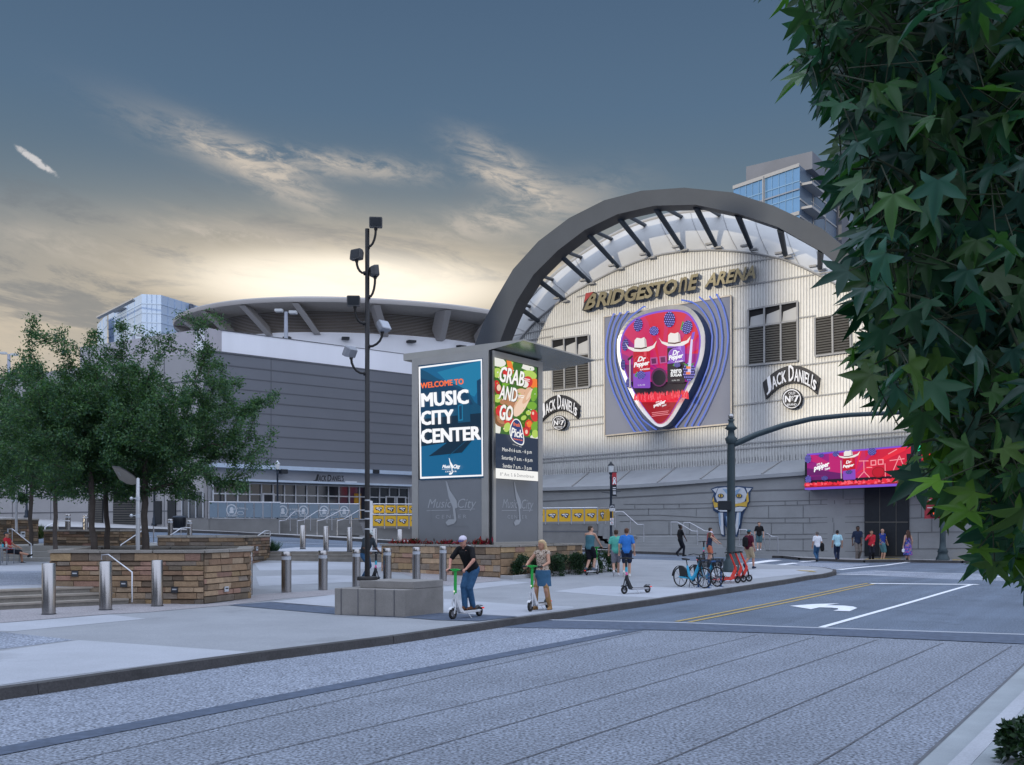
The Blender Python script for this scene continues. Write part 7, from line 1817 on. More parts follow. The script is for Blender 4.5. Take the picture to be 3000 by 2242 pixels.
for (u, v, Y) in cl:
    c = at(u, v, Y)
    for _ in range(rs.randint(5, 11)):
        o = V(*(rs.normal(size=3) * np.array([.15, .17, .13]))); p = c + o
        pu, pv = CX + p.x / p.y * FPX, HOR - (p.z - CAMZ) / p.y * FPX
        if not in_crown(pu - 5, pv + 15): continue
        L = rs.uniform(.062, .108); edge = pu - np.interp(pv, ev, eu) < 120
        d = V(rs.normal() * .55 - (.45 if edge else 0), rs.normal() * .5, -rs.uniform(.15, 1.0)).normalized()
        nn = V(rs.normal() * .5 - .1, -rs.uniform(.1, 1.0), rs.uniform(.1, 1.1)); nn = (nn - d * nn.dot(d)).normalized(); s_ = d.cross(nn)
        b0 = len(VV); droop = rs.uniform(.12, .55); fold = rs.uniform(.1, .38); VV.append(tuple(p))
        for (x, y) in SL:
            r2 = x * x + y * y; q = p + (s_ * x + d * (y + .12)) * L - nn * (r2 * droop * L) + nn * (abs(x) * fold * L); VV.append(tuple(q))
        col = random.choice([(.014, .060, .028), (.012, .050, .036), (.026, .080, .024), (.020, .068, .050), (.032, .085, .022)] + ([(.06, .13, .016), (.045, .10, .015)] if pv > 950 and pu - np.interp(pv, ev, eu) < 260 else [])); kk = rs.uniform(.75, 1.65)  # yellower tints near the low edge: light through the leaves put into the colour
        for i in range(1, nv - 1): FF.append((b0, b0 + i, b0 + i + 1)); TT_.append((col[0] * kk, col[1] * kk, col[2] * kk, 1))
        pet.tube([c + o * .25 + V(0, 0, .05), p], .0022, 3, caps=False); leaves += 1
me = bpy.data.meshes.new('crown'); me.from_pydata([(x - fg.location.x, y - fg.location.y, z - fg.location.z) for x, y, z in VV], [], FF); me.materials.append(m_star)
a = me.attributes.new('tint', 'FLOAT_COLOR', 'FACE'); a.data.foreach_set('color', [x for c in TT_ for x in c]); me.polygons.foreach_set('use_smooth', [True] * len(FF)); me.update()
o = bpy.data.objects.new('crown', me); COL.objects.link(o); o.parent = fg
m_twig = mat('green_twig', (.025, .035, .015), .7, var=.2, vs=8)
pet.build('leaf_stalks', m_twig, fg, True)
mb = MB(); base = fg.location; mb.tube([base + V(0, 0, -.1), base + V(.02, 0, 1.2), base + V(-.03, .05, 2.6), base + V(.05, 0, 4.2), base + V(0, .1, 5.6)], [.16, .13, .11, .08, .04], 12); mb.build('trunk', m_bark, fg, True)
mb = MB(); hubs = [base + V(-.02, .03, z) for z in (1.9, 2.4, 2.9, 3.4, 3.9, 4.5, 5.0)]
nodes = list(hubs)
for (u, v, Y) in sorted(cl, key=lambda q: -q[0]):
    c = at(u, v, Y) + V(0, 0, .06); q = min(nodes, key=lambda h: (h - c).length + max(0, h.z - c.z) * .5); 
    m1 = q.lerp(c, .5) + V(0, 0, .08 * (c - q).length); L = (c - q).length
    mb.tube([q, m1, c], [.004 + .006 * min(1.5, L), .004 + .003 * min(1.5, L), .003], 5, caps=False); nodes += [m1, c]
mb.build('limbs', m_twig, fg, True)
print('street tree leaves', leaves)
# ================================================================== scooters and bicycles
m_tyre = mat('tyre_rubber', (.012, .012, .013), .7, var=.1); m_grip = mat('grip_black', (.014, .014, .015), .5, var=0)
m_scw = mat('scooter_white', (.58, .59, .62), .35, var=.05); m_scg = mat('scooter_green', (.02, .36, .06), .35, var=.05); m_scr = mat('scooter_red', (.62, .035, .022), .35, var=.05)
m_scb = mat('scooter_black', (.016, .018, .022), .45, var=.05); m_sct = mat('scooter_teal', (.05, .40, .55), .4, var=.05); m_scp = mat('scooter_pink', (.80, .12, .35), .4, var=.05); m_scs = mat('scooter_silver', (.48, .49, .52), .3, metal=.7, var=.05)
m_hub = mat('wheel_hub', (.30, .30, .32), .35, metal=.7, var=.05)
def wheel(parent, c, r, w, spokes=5, thin=False):
    mb = MB(); n = 28; m = 8; vs = []
    for i in range(n):
        a = 2 * math.pi * i / n
        for j in range(m):
            b = 2 * math.pi * j / m; rr = r - w * .5 + w * .5 * math.cos(b)
            vs.append((c[0] + w * .5 * math.sin(b), c[1] + rr * math.cos(a), c[2] + rr * math.sin(a)))
    mb.add(vs, [(i * m + j, i * m + (j + 1) % m, ((i + 1) % n) * m + (j + 1) % m, ((i + 1) % n) * m + j) for i in range(n) for j in range(m)], 0, True)
    wh = mb.build('wheel', m_tyre, parent)
    mb = MB(); mb.lathe([(r * .20 if not thin else .035, -w * .45), (r * .20 if not thin else .035, w * .45)], 14, c=c, axis=(1, 0, 0))
    for i in range(spokes):
        a = 2 * math.pi * i / spokes + .3; d = V(0, math.cos(a), math.sin(a)); C_ = Vector(c)
        mb.beam(C_ + d * r * .1, C_ + d * (r - w * .8), w * (.4 if not thin else .3), r * (.16 if not thin else .05), up=(1, 0, 0))
    mb.build('rim', m_hub, wh); return wh
def scooter(label, group, body, stem, deck=None, band=None, light=False, lean=.0):
    t = thing('scooter', label, 'scooter', (0, 0, 0), 0, group); deck = deck or body
    wheel(t, (0, .475, .125), .125, .06); wheel(t, (0, -.475, .115), .115, .06)
    mb = MB(); mb.obox((-.085, -.40, .115), (.17, 0, 0), (0, .62, 0), (0, 0, .055)); mb.obox((-.035, -.52, .13), (.07, 0, 0), (0, .14, 0), (0, 0, .03)); mb.build('deck', deck, t, bevel=.012)
    mb = MB(); mb.obox((-.075, -.33, .171), (.15, 0, 0), (0, .50, 0), (0, 0, .004)); mb.build('deck_mat', m_grip, t)
    mb = MB(); mb.loft([[V(-.07, .14, .12), V(.07, .14, .12), V(.07, .16, .175), V(-.07, .16, .175)], [V(-.055, .27, .14), V(.055, .27, .14), V(.055, .21, .23), V(-.055, .21, .23)], [V(-.04, .42, .43), V(.04, .42, .43), V(.04, .33, .46), V(-.04, .33, .46)], [V(-.035, .42, .56), V(.035, .42, .56), V(.035, .35, .57), V(-.035, .35, .57)]], closed=True, smooth=False, caps=True); mb.build('neck', body, t, bevel=.01)
    mb = MB(); mb.tube([(0, .39, .53), (0, .385 - lean, 1.03)], .033, 12); mb.build('stem', stem, t)
    if band:
        for z0, z1, m in band: mb = MB(); mb.tube([(0, lerp(.39, .385 - lean, (z0 - .53) / .5), z0), (0, lerp(.39, .385 - lean, (z1 - .53) / .5), z1)], .036, 12); mb.build('stem_sleeve', m, t)
    hy = .385 - lean
    mb = MB(); mb.tube([(-.26, hy - .03, 1.05), (-.12, hy, 1.06), (.12, hy, 1.06), (.26, hy - .03, 1.05)], .014, 8); mb.obox((-.05, hy - .05, 1.03), (.10, 0, 0), (0, .11, 0), (0, 0, .055)); hb = mb.build('handlebar', stem if stem is m_scg else m_scb, t)
    for s in (-1, 1):
        mb = MB(); mb.tube([(s * .14, hy - .005, 1.058), (s * .27, hy - .034, 1.049)], .019, 8); mb.tube([(s * .13, hy + .04, 1.05), (s * .22, hy + .03, 1.03)], .007, 5); mb.build('grip', m_grip, hb)
    for s in (-1, 1):
        mb = MB(); mb.tube([(s * .03, .42, .45), (s * .045, .45, .30), (s * .045, .475, .125)], .016, 8); mb.build('fork', body if body is m_scw else m_scb, t)
    mb = MB(); rows = []
    for i in range(7): a = R(20 + i * 18); rows.append([V(-.045, -.475 - math.cos(a) * .145 * -1, .115 + math.sin(a) * .145), V(.045, -.475 + math.cos(a) * .145, .115 + math.sin(a) * .145)])
    mb.loft(rows); mb.build('rear_fender', m_scb, t)
    mb = MB(); rows = [[V(-.04, .475 + math.cos(R(40 + i * 17)) * .15, .125 + math.sin(R(40 + i * 17)) * .15), V(.04, .475 + math.cos(R(40 + i * 17)) * .15, .125 + math.sin(R(40 + i * 17)) * .15)] for i in range(7)]; mb.loft(rows); mb.build('front_fender', body, t)
    mb = MB(); mb.tube([(-.07, .05, .12), (-.16, .02, .01)], .01, 6); mb.build('kickstand', m_scs, t)
    mb = MB(); mb.ball((0, .435, .60), .022, 8); mb.build('headlamp', glow('scooter_lamp', (.8, .8, .75), .9) if light else m_lant, t)
    mb = MB(); mb.obox((-.03, -.625, .17), (.06, 0, 0), (0, .015, 0), (0, 0, .03)); mb.build('tail_lamp', glow('tail_red', (.8, .03, .02), 1.0), t)
    return t
def place_two(o, rear, front, dz=.15, roll=0.0):
    """put a two wheeler on the ground points under its wheels (pixels)"""
    a, b = GP(*rear, dz), GP(*front, dz); d = b - a; m = (a + b) / 2
    o.location = (m.x, m.y, min(a.z, b.z) if abs(a.z - b.z) > .1 else m.z); o.rotation_euler = (0, roll, math.atan2(-d.x, d.y)); return o
GS = 'rental kick scooters'
s1 = place_two(scooter('green stemmed white scooter ridden by the man in the cap', GS, m_scw, m_scg, light=True), (1407, 1806), (1323.5, 1816))
s2 = place_two(clone(s1, (0, 0, 0), 0, 'green stemmed white scooter held by the blonde woman'), (1605, 1784), (1554, 1792.3))
s3 = place_two(clone(s1, (0, 0, 0), 0, 'green stemmed white scooter ridden away by the man in the tank top'), (1719, 1686), (1750, 1682.5))
s4 = place_two(scooter('parked scooter with a teal and pink stem standing alone on the pavement', GS, m_scb, m_scs, deck=m_scs, band=[(.78, 1.02, m_scb), (.66, .80, m_sct), (.56, .64, m_scp)], lean=-.02), (1890, 1737.5), (1836.6, 1740.6))
s5 = place_two(clone(s4, (0, 0, 0), 0, 'teal and pink scooter ridden behind the camera pole'), (1046, 1709), (1111, 1714))
s6 = place_two(clone(s4, (0, 0, 0), 0, 'teal stemmed scooter standing behind the parked bicycles'), (2040, 1652), (2068, 1649))
s7 = place_two(scooter('red scooter nearest the bike rack, first of the three', GS, m_scr, m_scr, lean=.22), (2090, 1710.5), (2162, 1709))
s8 = place_two(clone(s7, (0, 0, 0), 0, 'middle one of the three red scooters'), (2106, 1707.5), (2178, 1706.5))
s9 = place_two(clone(s7, (0, 0, 0), 0, 'red scooter farthest from the bike rack, with its wheel standing clear'), (2120, 1704.5), (2192, 1704.5))
s10 = clone(s4, (0, 0, 0), 0, 'scooter lying on its side in the street by the man in the white shirt')
g_ = GP(2428, 1632, 0); s10.location = (g_.x, g_.y, g_.z + .1); s10.rotation_euler = (0, R(86), R(-80))

m_bkb = mat('bike_blue', (.035, .36, .58), .35, var=.05)
def bicycle(label):
    t = thing('bicycle', label, 'bicycle', (0, 0, 0), 0, 'blue rental bicycles')
    wheel(t, (0, .54, .33), .33, .045, 12, True); wheel(t, (0, -.54, .33), .33, .045, 6, True)
    mb = MB(); mb.tube([(0, .36, .86), (0, .33, .74), (0, .12, .38), (0, .0, .28), (0, -.10, .30)], [.045, .06, .065, .06, .05], 12); mb.tube([(0, -.10, .29), (0, -.17, .52), (0, -.22, .70)], [.05, .045, .035], 10)
    mb.build('frame', m_bkb, t)
    mb = MB()
    for s in (-.06, .06): mb.tube([(s, -.08, .29), (s, -.54, .33)], .022, 6)
    mb.obox((-.075, -.50, .29), (.03, 0, 0), (0, .40, 0), (0, 0, .075)); mb.build('chain_guard', m_bkb, t)
    mb = MB(); mb.tube([(0, -.21, .66), (0, -.27, .90)], .016, 8); mb.build('seat_post', m_scb, t)
    mb = MB(); mb.loft([[V(-.02, -.12, .92), V(.02, -.12, .92), V(.015, -.12, .89), V(-.015, -.12, .89)], [V(-.05, -.26, .93), V(.05, -.26, .93), V(.04, -.26, .88), V(-.04, -.26, .88)], [V(-.10, -.38, .95), V(.10, -.38, .95), V(.08, -.38, .89), V(-.08, -.38, .89)], [V(-.06, -.42, .94), V(.06, -.42, .94), V(.05, -.42, .90), V(-.05, -.42, .90)]], closed=True, caps=True); mb.build('saddle', m_scb, t)
    mb = MB()
    for s in (-.05, .05): mb.tube([(s * .5, .38, .80), (s, .43, .66), (s, .54, .33)], .016, 8)
    mb.build('fork', m_scb, t)
    mb = MB(); mb.tube([(0, .37, .84), (0, .33, 1.05)], .018, 8); mb.tube([(-.31, .14, 1.06), (-.20, .26, 1.10), (0, .33, 1.06), (.20, .26, 1.10), (.31, .14, 1.06)], .013, 8); hb = mb.build('handlebar', m_scb, t)
    for s in (-1, 1): mb = MB(); mb.tube([(s * .31, .14, 1.06), (s * .25, .20, 1.08)], .018, 8); mb.build('grip', m_grip, hb)
    mb = MB(); x, y0, y1, z0, z1 = .17, .42, .70, .68, .92
    for i in range(6):
        z = lerp(z0, z1, i / 5); k = lerp(.8, 1, i / 5); mb.tube([(-x * k, y0, z), (x * k, y0, z), (x * k, y0 + (y1 - y0) * k, z), (-x * k, y0 + (y1 - y0) * k, z), (-x * k, y0, z)], .008, 4, caps=False)
    for i in range(8):
        a = i / 7; mb.tube([(lerp(-x, x, a) * .8, y0 + .27 * .8, z0), (lerp(-x, x, a), y1, z1)], .007, 4, caps=False); mb.tube([(lerp(-x, x, a) * .8, y0, z0), (lerp(-x, x, a), y0, z1)], .007, 4, caps=False)
        for s in (-1, 1): mb.tube([(s * x * .8, lerp(y0, y0 + .22, a), z0), (s * x, lerp(y0, y1, a), z1)], .007, 4, caps=False)
    mb.add([(-x * .78, y0, z0), (x * .78, y0, z0), (x * .78, y0 + .21, z0), (-x * .78, y0 + .21, z0)], [(0, 1, 2, 3)]); mb.build('basket', m_scb, t)
    mb = MB()
    for s in (-.03, .03): mb.add([(s, -.54, .33)] + [(s, -.54 + .37 * math.cos(R(a)), .33 + .37 * math.sin(R(a))) for a in range(10, 101, 10)], [tuple(range(11))])
    rows = [[V(-.035, -.54 + .37 * math.cos(R(a)), .33 + .37 * math.sin(R(a))), V(.035, -.54 + .37 * math.cos(R(a)), .33 + .37 * math.sin(R(a)))] for a in range(10, 186, 12)]; mb.loft(rows); mb.build('rear_fender', m_scb, t)
    rows = [[V(-.03, .54 + .36 * math.cos(R(a)), .33 + .36 * math.sin(R(a))), V(.03, .54 + .36 * math.cos(R(a)), .33 + .36 * math.sin(R(a)))] for a in range(40, 176, 12)]; mb = MB(); mb.loft(rows); mb.build('front_fender', m_scb, t)
    mb = MB(); mb.lathe([(.09, -.01), (.09, .01)], 18, c=(-.07, -.02, .28), axis=(1, 0, 0)); mb.tube([(-.09, -.02, .28), (-.10, .10, .17)], .012, 6); mb.obox((-.19, .06, .15), (.09, 0, 0), (0, .08, 0), (0, 0, .02)); mb.tube([(.09, -.02, .28), (.10, -.14, .39)], .012, 6); mb.obox((.10, -.18, .38), (.09, 0, 0), (0, .08, 0), (0, 0, .02)); mb.build('crank', m_scb, t)
    mb = MB()
    for s in (-1, 1): mb.tube([(s * .03, -.06, .25), (s * .12, -.02, .01)], .012, 6)
    mb.build('kickstand', m_scb, t); return t
b1 = place_two(bicycle('blue rental bicycle parked nearest the kerb with its rear wheel clear'), (1989, 1718.7), (2068, 1725))
b2 = place_two(clone(b1, (0, 0, 0), 0, 'second blue rental bicycle, half hidden behind the first'), (2031, 1714), (2106, 1720.5))
m_rack = mat('rack_blue', (.02, .075, .20), .4, var=.08)
for lab, (ua, va), (ub, vb) in [('blue bike rack hoop between the two bicycles', (2046, 1721), (2081, 1716)), ('blue bike rack hoop beside the red scooters', (2076, 1723.5), (2112, 1719))]:
    a, b = GP(ua, va), GP(ub, vb); t = thing('bike_rack', lab, 'bike rack', a, 0, 'blue bike rack hoops'); mb = MB(); up = V(0, 0, .84)
    d = (b - a) * .12; mb.tube([a, a + up * .93, a + up + d, b + up - d, b + up * .93, b], .032, 8); mb.build('hoop', m_rack, t, True)
    for p in (a, b): mb = MB(); mb.lathe([(.09, 0), (.09, .015)], 12, c=p); mb.build('foot_plate', m_rack, t, True)

# ================================================================== people
def capsule(mb, p, q, r0, r1, n=10):
    p, q = Vector(p), Vector(q); d = q - p; L = d.length
    if L < 1e-5: d = V(0, 0, 1)
    prof = []
    for i in range(4): a = math.pi / 2 * (1 - i / 3); prof.append((max(r0 * math.cos(a), 1e-6), -r0 * math.sin(a)))
    for i in range(4): a = math.pi / 2 * i / 3; prof.append((max(r1 * math.cos(a), 1e-6), L + r1 * math.sin(a)))
    mb.lathe(prof, n, c=p, axis=d.normalized())
def body_loft(mb, rings, n=16):
    rows = []
    for c, X, Y_, rx, ry in rings: rows.append([Vector(c) + X * (rx * math.cos(2 * math.pi * i / n)) + Y_ * (ry * math.sin(2 * math.pi * i / n)) for i in range(n)])
    mb.loft(rows, closed=True, caps=True)
def fuse(mb, name, m, parent, vox=.011, it=3):
    me = mb.mesh(name, m); o = bpy.data.objects.new(name, me); COL.objects.link(o)
    bm = bmesh.new(); bm.from_mesh(me); bmesh.ops.remove_doubles(bm, verts=bm.verts, dist=1e-5); bmesh.ops.recalc_face_normals(bm, faces=bm.faces); bm.to_mesh(me); bm.free()
    md = o.modifiers.new('fuse', 'REMESH'); md.mode = 'VOXEL'; md.voxel_size = vox; md.use_smooth_shade = True
    sm = o.modifiers.new('soften', 'SMOOTH'); sm.factor = .5; sm.iterations = it
    dg = bpy.context.evaluated_depsgraph_get(); m2 = bpy.data.meshes.new_from_object(o.evaluated_get(dg)); o.modifiers.clear(); o.data = m2
    m2.materials.clear(); m2.materials.append(m); m2.polygons.foreach_set('material_index', [0] * len(m2.polygons)); m2.polygons.foreach_set('use_smooth', [True] * len(m2.polygons)); o.parent = parent; return o
def ik(a, t, l1, l2, pole):
    a, t = Vector(a), Vector(t); d = t - a; L = min(d.length, (l1 + l2) * .999); d.normalize(); t = a + d * L
    x = (l1 * l1 - l2 * l2 + L * L) / (2 * L); h = math.sqrt(max(0, l1 * l1 - x * x)); p = Vector(pole) - d * Vector(pole).dot(d); p.normalize()
    return a + d * x + p * h, t
SKIN = {k: mat('skin_' + k, c, .55, var=.08, vs=20) for k, c in dict(fair=(.50, .29, .21), tan=(.42, .22, .145), dark=(.085, .042, .028), red=(.48, .235, .17)).items()}
def cloth(name, c, **k): return mat('cloth_' + name, c, .85, var=k.pop('var', .14), vs=k.pop('vs', 9), bump=.25, bs=28, spec=.2, **k)
def person(label, loc, rz, H, skin='fair', hair=(.05, .032, .02), pelvis=(0, 0), pz=None, torso=(0, 0, 1), feet=None, hands=None, headdir=None, shirt=None, sleeve=.62, shirt_len=.0, pants=None, pant_len=2.0, skirt=None, dress=None, shoes=(.03, .03, .03), boots=None, cap=None, brim=True, hair_style='short', female=False, vox=.012, grip=(False, False), pole_knee=(0, 1, .1), elbows=((-.6, -1, -.5), (.6, -1, -.5)), pack=None, bag=None, stout=1.0, sole=None, phone=False):
    s = H / 1.75; t = thing('person', label, 'person', loc, rz); S = lambda x: x * s
    fm = .90 if female else 1.0; sk = SKIN[skin]
    legl = S(.86); pz = S(.93) if pz is None else pz
    P = V(pelvis[0], pelvis[1], pz); tv = Vector(torso).normalized()
    Xb = V(1, 0, 0); Xb = (Xb - tv * Xb.dot(tv)).normalized(); Yb = tv.cross(Xb)
    feet = feet or [(-.10, 0, 0), (.10, .02, 0)]
    sh = P + tv * S(.50); nk = P + tv * S(.56)
    hd = Vector(headdir).normalized() if headdir is not None else Yb
    hc = nk + (tv * .6 + V(0, 0, .4)) * S(.14) + Yb * S(.015)
    shs = [sh + Xb * S(sg * .175 * fm * stout ** .5) for sg in (-1, 1)]; hips = [P + Xb * S(sg * .088) - tv * S(.0) for sg in (-1, 1)]
    kn, an = [], []
    for i in (0, 1):
        f = feet[i]; ank = V(f[0], f[1], f[2] + S(.085)); pk = Vector(pole_knee); k_, a_ = ik(hips[i], ank, S(.44), S(.43), pk); kn.append(k_); an.append(a_)
    hands = hands or [None, None]
    el, wr = [], []
    for i, sg in enumerate((-1, 1)):
        h = hands[i] if hands[i] is not None else tuple(shs[i] + V(sg * S(.09), S(.05), -S(.52)))
        e_, w_ = ik(shs[i], h, S(.29), S(.26), elbows[i]); el.append(e_); wr.append(w_)
    # continuous body: torso, limbs, hands with fingers, neck, head
    mb = MB(); st = stout
    tr = lambda f, rx, ry, off=0: (P + tv * S(f) + Yb * S(off), Xb, Yb, S(rx), S(ry))
    hipw = .168 if female else .158
    rings = [tr(-.09, .09, .07), tr(-.05, hipw * .92, .105 * st), tr(.03, hipw * st ** .5, .115 * st), tr(.17, (.125 if female else .142) * st, .095 * st), tr(.30, .155 * fm * st, .108 * st, .01), tr(.42, .172 * fm * st ** .5, .105 * st ** .5), tr(.50, .15 * fm, .085), tr(.55, .085, .06)]
    body_loft(mb, rings)
    for i in (0, 1):
        capsule(mb, nk - tv * S(.01), shs[i], S(.05), S(.05))
        capsule(mb, hips[i], kn[i], S(.086 * st), S(.056)); capsule(mb, kn[i], kn[i].lerp(an[i], .35), S(.055), S(.056)); capsule(mb, kn[i].lerp(an[i], .35), an[i], S(.056), S(.038))
        f = feet[i]; fy = f[3] if len(f) > 3 else 0.0; tp_ = f[4] if len(f) > 4 else 0.0
        fd = V(math.sin(fy) * math.cos(tp_), math.cos(fy) * math.cos(tp_), math.sin(tp_)); capsule(mb, an[i] + V(0, 0, -S(.045)) - fd * S(.04), an[i] + V(0, 0, -S(.055)) + fd * S(.15), S(.036), S(.028))
        capsule(mb, shs[i], el[i], S(.052), S(.04)); capsule(mb, el[i], wr[i], S(.041), S(.027)); 
        hdv = (wr[i] - el[i]).normalized() if not grip[i] else V(0, .85, -.25).normalized()
        side = hdv.cross(V(0, 0, 1)); side = side.normalized() if side.length > .1 else V(0, 1, 0)
        if grip[i]: side = V(1, 0, 0)
        pn = hdv.cross(side).normalized(); pn = pn if pn.z < 0 else -pn
        pc = wr[i] + hdv * S(.085)
        for j in range(4):
            o = side * S(.030 - .020 * j); L = S((.072, .08, .075, .06)[j]); capsule(mb, wr[i] + hdv * S(.02) + o * .6, pc + o, S(.016), S(.013), 6)
            c1 = .35 if not grip[i] else 1.0; m1 = pc + o + (hdv * (1 - .5 * c1) + pn * .6 * c1).normalized() * L * .5; m2_ = m1 + (hdv * (.8 - 1.3 * c1) + pn * (.7)).normalized() * L * .5
            capsule(mb, pc + o, m1, S(.0105), S(.0095), 6); capsule(mb, m1, m2_, S(.0095), S(.0085), 6)
        sg2 = -1 if i == 1 else 1
        th = wr[i] + hdv * S(.035) + side * S(.028 * sg2); t1 = th + (hdv * .6 + side * .7 * sg2 + pn * .3).normalized() * S(.04); capsule(mb, th, t1, S(.014), S(.011), 6); capsule(mb, t1, t1 + (hdv * .9 + pn * .5).normalized() * S(.03), S(.011), S(.009), 6)
    capsule(mb, nk - tv * S(.04), hc - V(0, 0, S(.03)), S(.056 * (.9 if female else 1)), S(.05))
    Zh = (V(0, 0, 1) - hd * hd.z); Zh = Zh.normalized(); Xh = hd.cross(Zh)
    hr = [(-.118, .02, .03, .0), (-.108, .045, .06, .02), (-.075, .062, .082, .012), (-.03, .071, .092, .003), (.02, .076, .097, -.004), (.06, .073, .092, -.008), (.095, .055, .07, -.01), (.115, .02, .03, -.01)]
    body_loft(mb, [(hc + Zh * S(z) + hd * S(o), Xh, hd, S(rx), S(ry)) for z, rx, ry, o in hr])
    capsule(mb, hc + hd * S(.085) + Zh * S(.012), hc + hd * S(.108) - Zh * S(.022), S(.010), S(.015), 6)
    capsule(mb, hc + hd * S(.07) - Zh * S(.062), hc + hd * S(.085) - Zh * S(.062), S(.018), S(.012), 6)
    for sg in (-1, 1): capsule(mb, hc + Xh * S(.076 * sg) - Zh * S(.02), hc + Xh * S(.082 * sg) + Zh * S(.018), S(.012), S(.015), 6)
    fuse(mb, 'body', sk, t, vox)
    if vox < .0125:
        for sg in (-1, 1): mb = MB(); mb.ball(hc + hd * S(.083) + Xh * S(.030 * sg) + Zh * S(.012), S(.011), 8); mb.build('eye', m_grip, t)
    # clothing
    g = .016
    def torso_cloth(mb, f0, f1, grow=g, extra=0):
        rr = []
        for (c, X, Y_, rx, ry), f in zip(rings, (-.09, -.05, .03, .17, .30, .42, .50, .55)):
            rr.append((f, rx + S(grow), ry + S(grow)))
        fs = [f0 + (f1 - f0) * i / 8 for i in range(9)]
        body_loft(mb, [(P + tv * S(f) + Yb * S(.005), Xb, Yb, float(np.interp(f, [r[0] for r in rr], [r[1] for r in rr])) + S(extra * max(0, .15 - f)), float(np.interp(f, [r[0] for r in rr], [r[2] for r in rr])) + S(extra * max(0, .15 - f))) for f in fs])
    def leg_cloth(mb, L, grow, flare=0.0):
        for i in (0, 1):
            a, b, c = hips[i], kn[i], an[i]
            q = a.lerp(b, min(1, L)); capsule(mb, a, q, S(.086 * st + grow), S(lerp(.086 * st, .058, min(1, L)) + grow + flare))
            if L > 1: q2 = b.lerp(c, L - 1); capsule(mb, b, q2, S(.058 + grow), S(lerp(.056, .042, L - 1) + grow + flare))
    if pants:
        mb = MB(); torso_cloth(mb, -.10, .06, .012); leg_cloth(mb, pant_len, .014 if pant_len > 1 else .020, .008 if pant_len > 1 else .012); fuse(mb, 'trousers' if pant_len > 1 else 'shorts', pants, t, vox)
    if skirt or dress:
        m_, L, fl = (skirt or dress)[:3]; mb = MB(); n = 20; rows = []
        for i in range(6):
            f = i / 5; c = P + V(0, 0, S(.08) - S(L) * f); w = S(hipw + .02 + fl * f)
            rows.append((c, V(1, 0, 0), V(0, 1, 0), w, S(.125 + .015 + fl * f)))
        body_loft(mb, rows[::-1], n); 
        if dress: torso_cloth(mb, .02, .42, .012)
        fuse(mb, 'skirt' if skirt else 'dress', m_, t, vox)
    if shirt:
        mb = MB(); torso_cloth(mb, -.07 - shirt_len, .50 if sleeve > 0 else .47, g, .06)
        if sleeve > 0:
            for i in (0, 1):
                capsule(mb, nk - tv * S(.022) + Xb * S((i * 2 - 1) * .03), shs[i], S(.058), S(.066)); capsule(mb, shs[i], shs[i].lerp(el[i], min(1, sleeve)), S(.066), S(.058))
                if sleeve > 1: capsule(mb, el[i], el[i].lerp(wr[i], sleeve - 1), S(.055), S(.045))
            body_loft(mb, [(P + tv * S(.48), Xb, Yb, S(.165 * fm), S(.09)), (P + tv * S(.545), Xb, Yb, S(.085), S(.07))])
        else:
            for i in (0, 1): capsule(mb, P + tv * S(.44) + Xb * S((i * 2 - 1) * .095), P + tv * S(.525) + Xb * S((i * 2 - 1) * .085), S(.045), S(.03))
        fuse(mb, 'shirt', shirt, t, vox)
    if shoes is not None:
        ms = cloth('shoe_%02d%02d%02d' % tuple(int(c * 99) for c in shoes), shoes, var=.05); mso = mat('shoe_sole', (.55, .55, .55), .7, var=.05) if sole else None
        for i in (0, 1):
            f = feet[i]; fy = f[3] if len(f) > 3 else 0.0; tp_ = f[4] if len(f) > 4 else 0.0
            fd = V(math.sin(fy) * math.cos(tp_), math.cos(fy) * math.cos(tp_), math.sin(tp_)); a = an[i]; mb = MB()
            capsule(mb, a + V(0, 0, -S(.045)) - fd * S(.045), a + V(0, 0, -S(.052)) + fd * S(.14), S(.044), S(.036)); capsule(mb, a - fd * S(.02), a + V(0, 0, -S(.03)) + fd * S(.05), S(.045), S(.04))
            if boots:
                capsule(mb, a, kn[i].lerp(a, .55), S(.052), S(.066)); capsule(mb, kn[i].lerp(a, .55), kn[i] + (hips[i] - kn[i]) * .22, S(.066), S(.072)); mb.obox(a - fd * S(.075) + V(-S(.025), 0, -S(.085)), (S(.05), 0, 0), fd * S(.05), (0, 0, S(.06)))
            fuse(mb, 'boot' if boots else 'shoe', ms, t, vox, 2)
    if cap:
        mc_, mbr = cap if isinstance(cap, tuple) else (cap, cap); mb = MB(); body_loft(mb, [(hc + Zh * S(z) + hd * S(-.006), Xh, hd, S(rx), S(ry)) for z, rx, ry in ((.028, .086, .107), (.06, .085, .106), (.095, .07, .086), (.118, .04, .05), (.124, .01, .012))]); fuse(mb, 'cap', mc_, t, .010)
        if brim:
            mb = MB(); n = 9; up_ = []
            for i in range(n): a = R(-70 + 140 * i / (n - 1)); up_.append(hc + Zh * S(.032 - .012 * math.cos(a)) + hd * S(.06 + .115 * math.cos(a)) + Xh * S(.078 * math.sin(a)))
            mb.slab(up_, -Zh * S(.008)); mb.build('cap_brim', mbr, t)
    if hair_style != 'bald':
        mh = mat('hair_%02d%02d%02d' % tuple(int(c * 99) for c in hair), hair, .6, var=.3, vs=60, spec=.3); mb = MB()
        top = .0 if cap else 1
        body_loft(mb, [(hc + Zh * S(z) + hd * S(o), Xh, hd, S(rx), S(ry)) for z, rx, ry, o in ((-.055, .068, .062, -.045), (-.01, .080, .075, -.035), (.035, .084, .086, -.024), (.07, .082, .096, -.012), (.105, .064, .078, -.012), (.125, .025, .03, -.012))] if top else [(hc + Zh * S(z) + hd * S(-.03), Xh, hd, S(rx), S(ry)) for z, rx, ry in ((-.06, .065, .065), (-.01, .078, .078), (.04, .08, .082))])
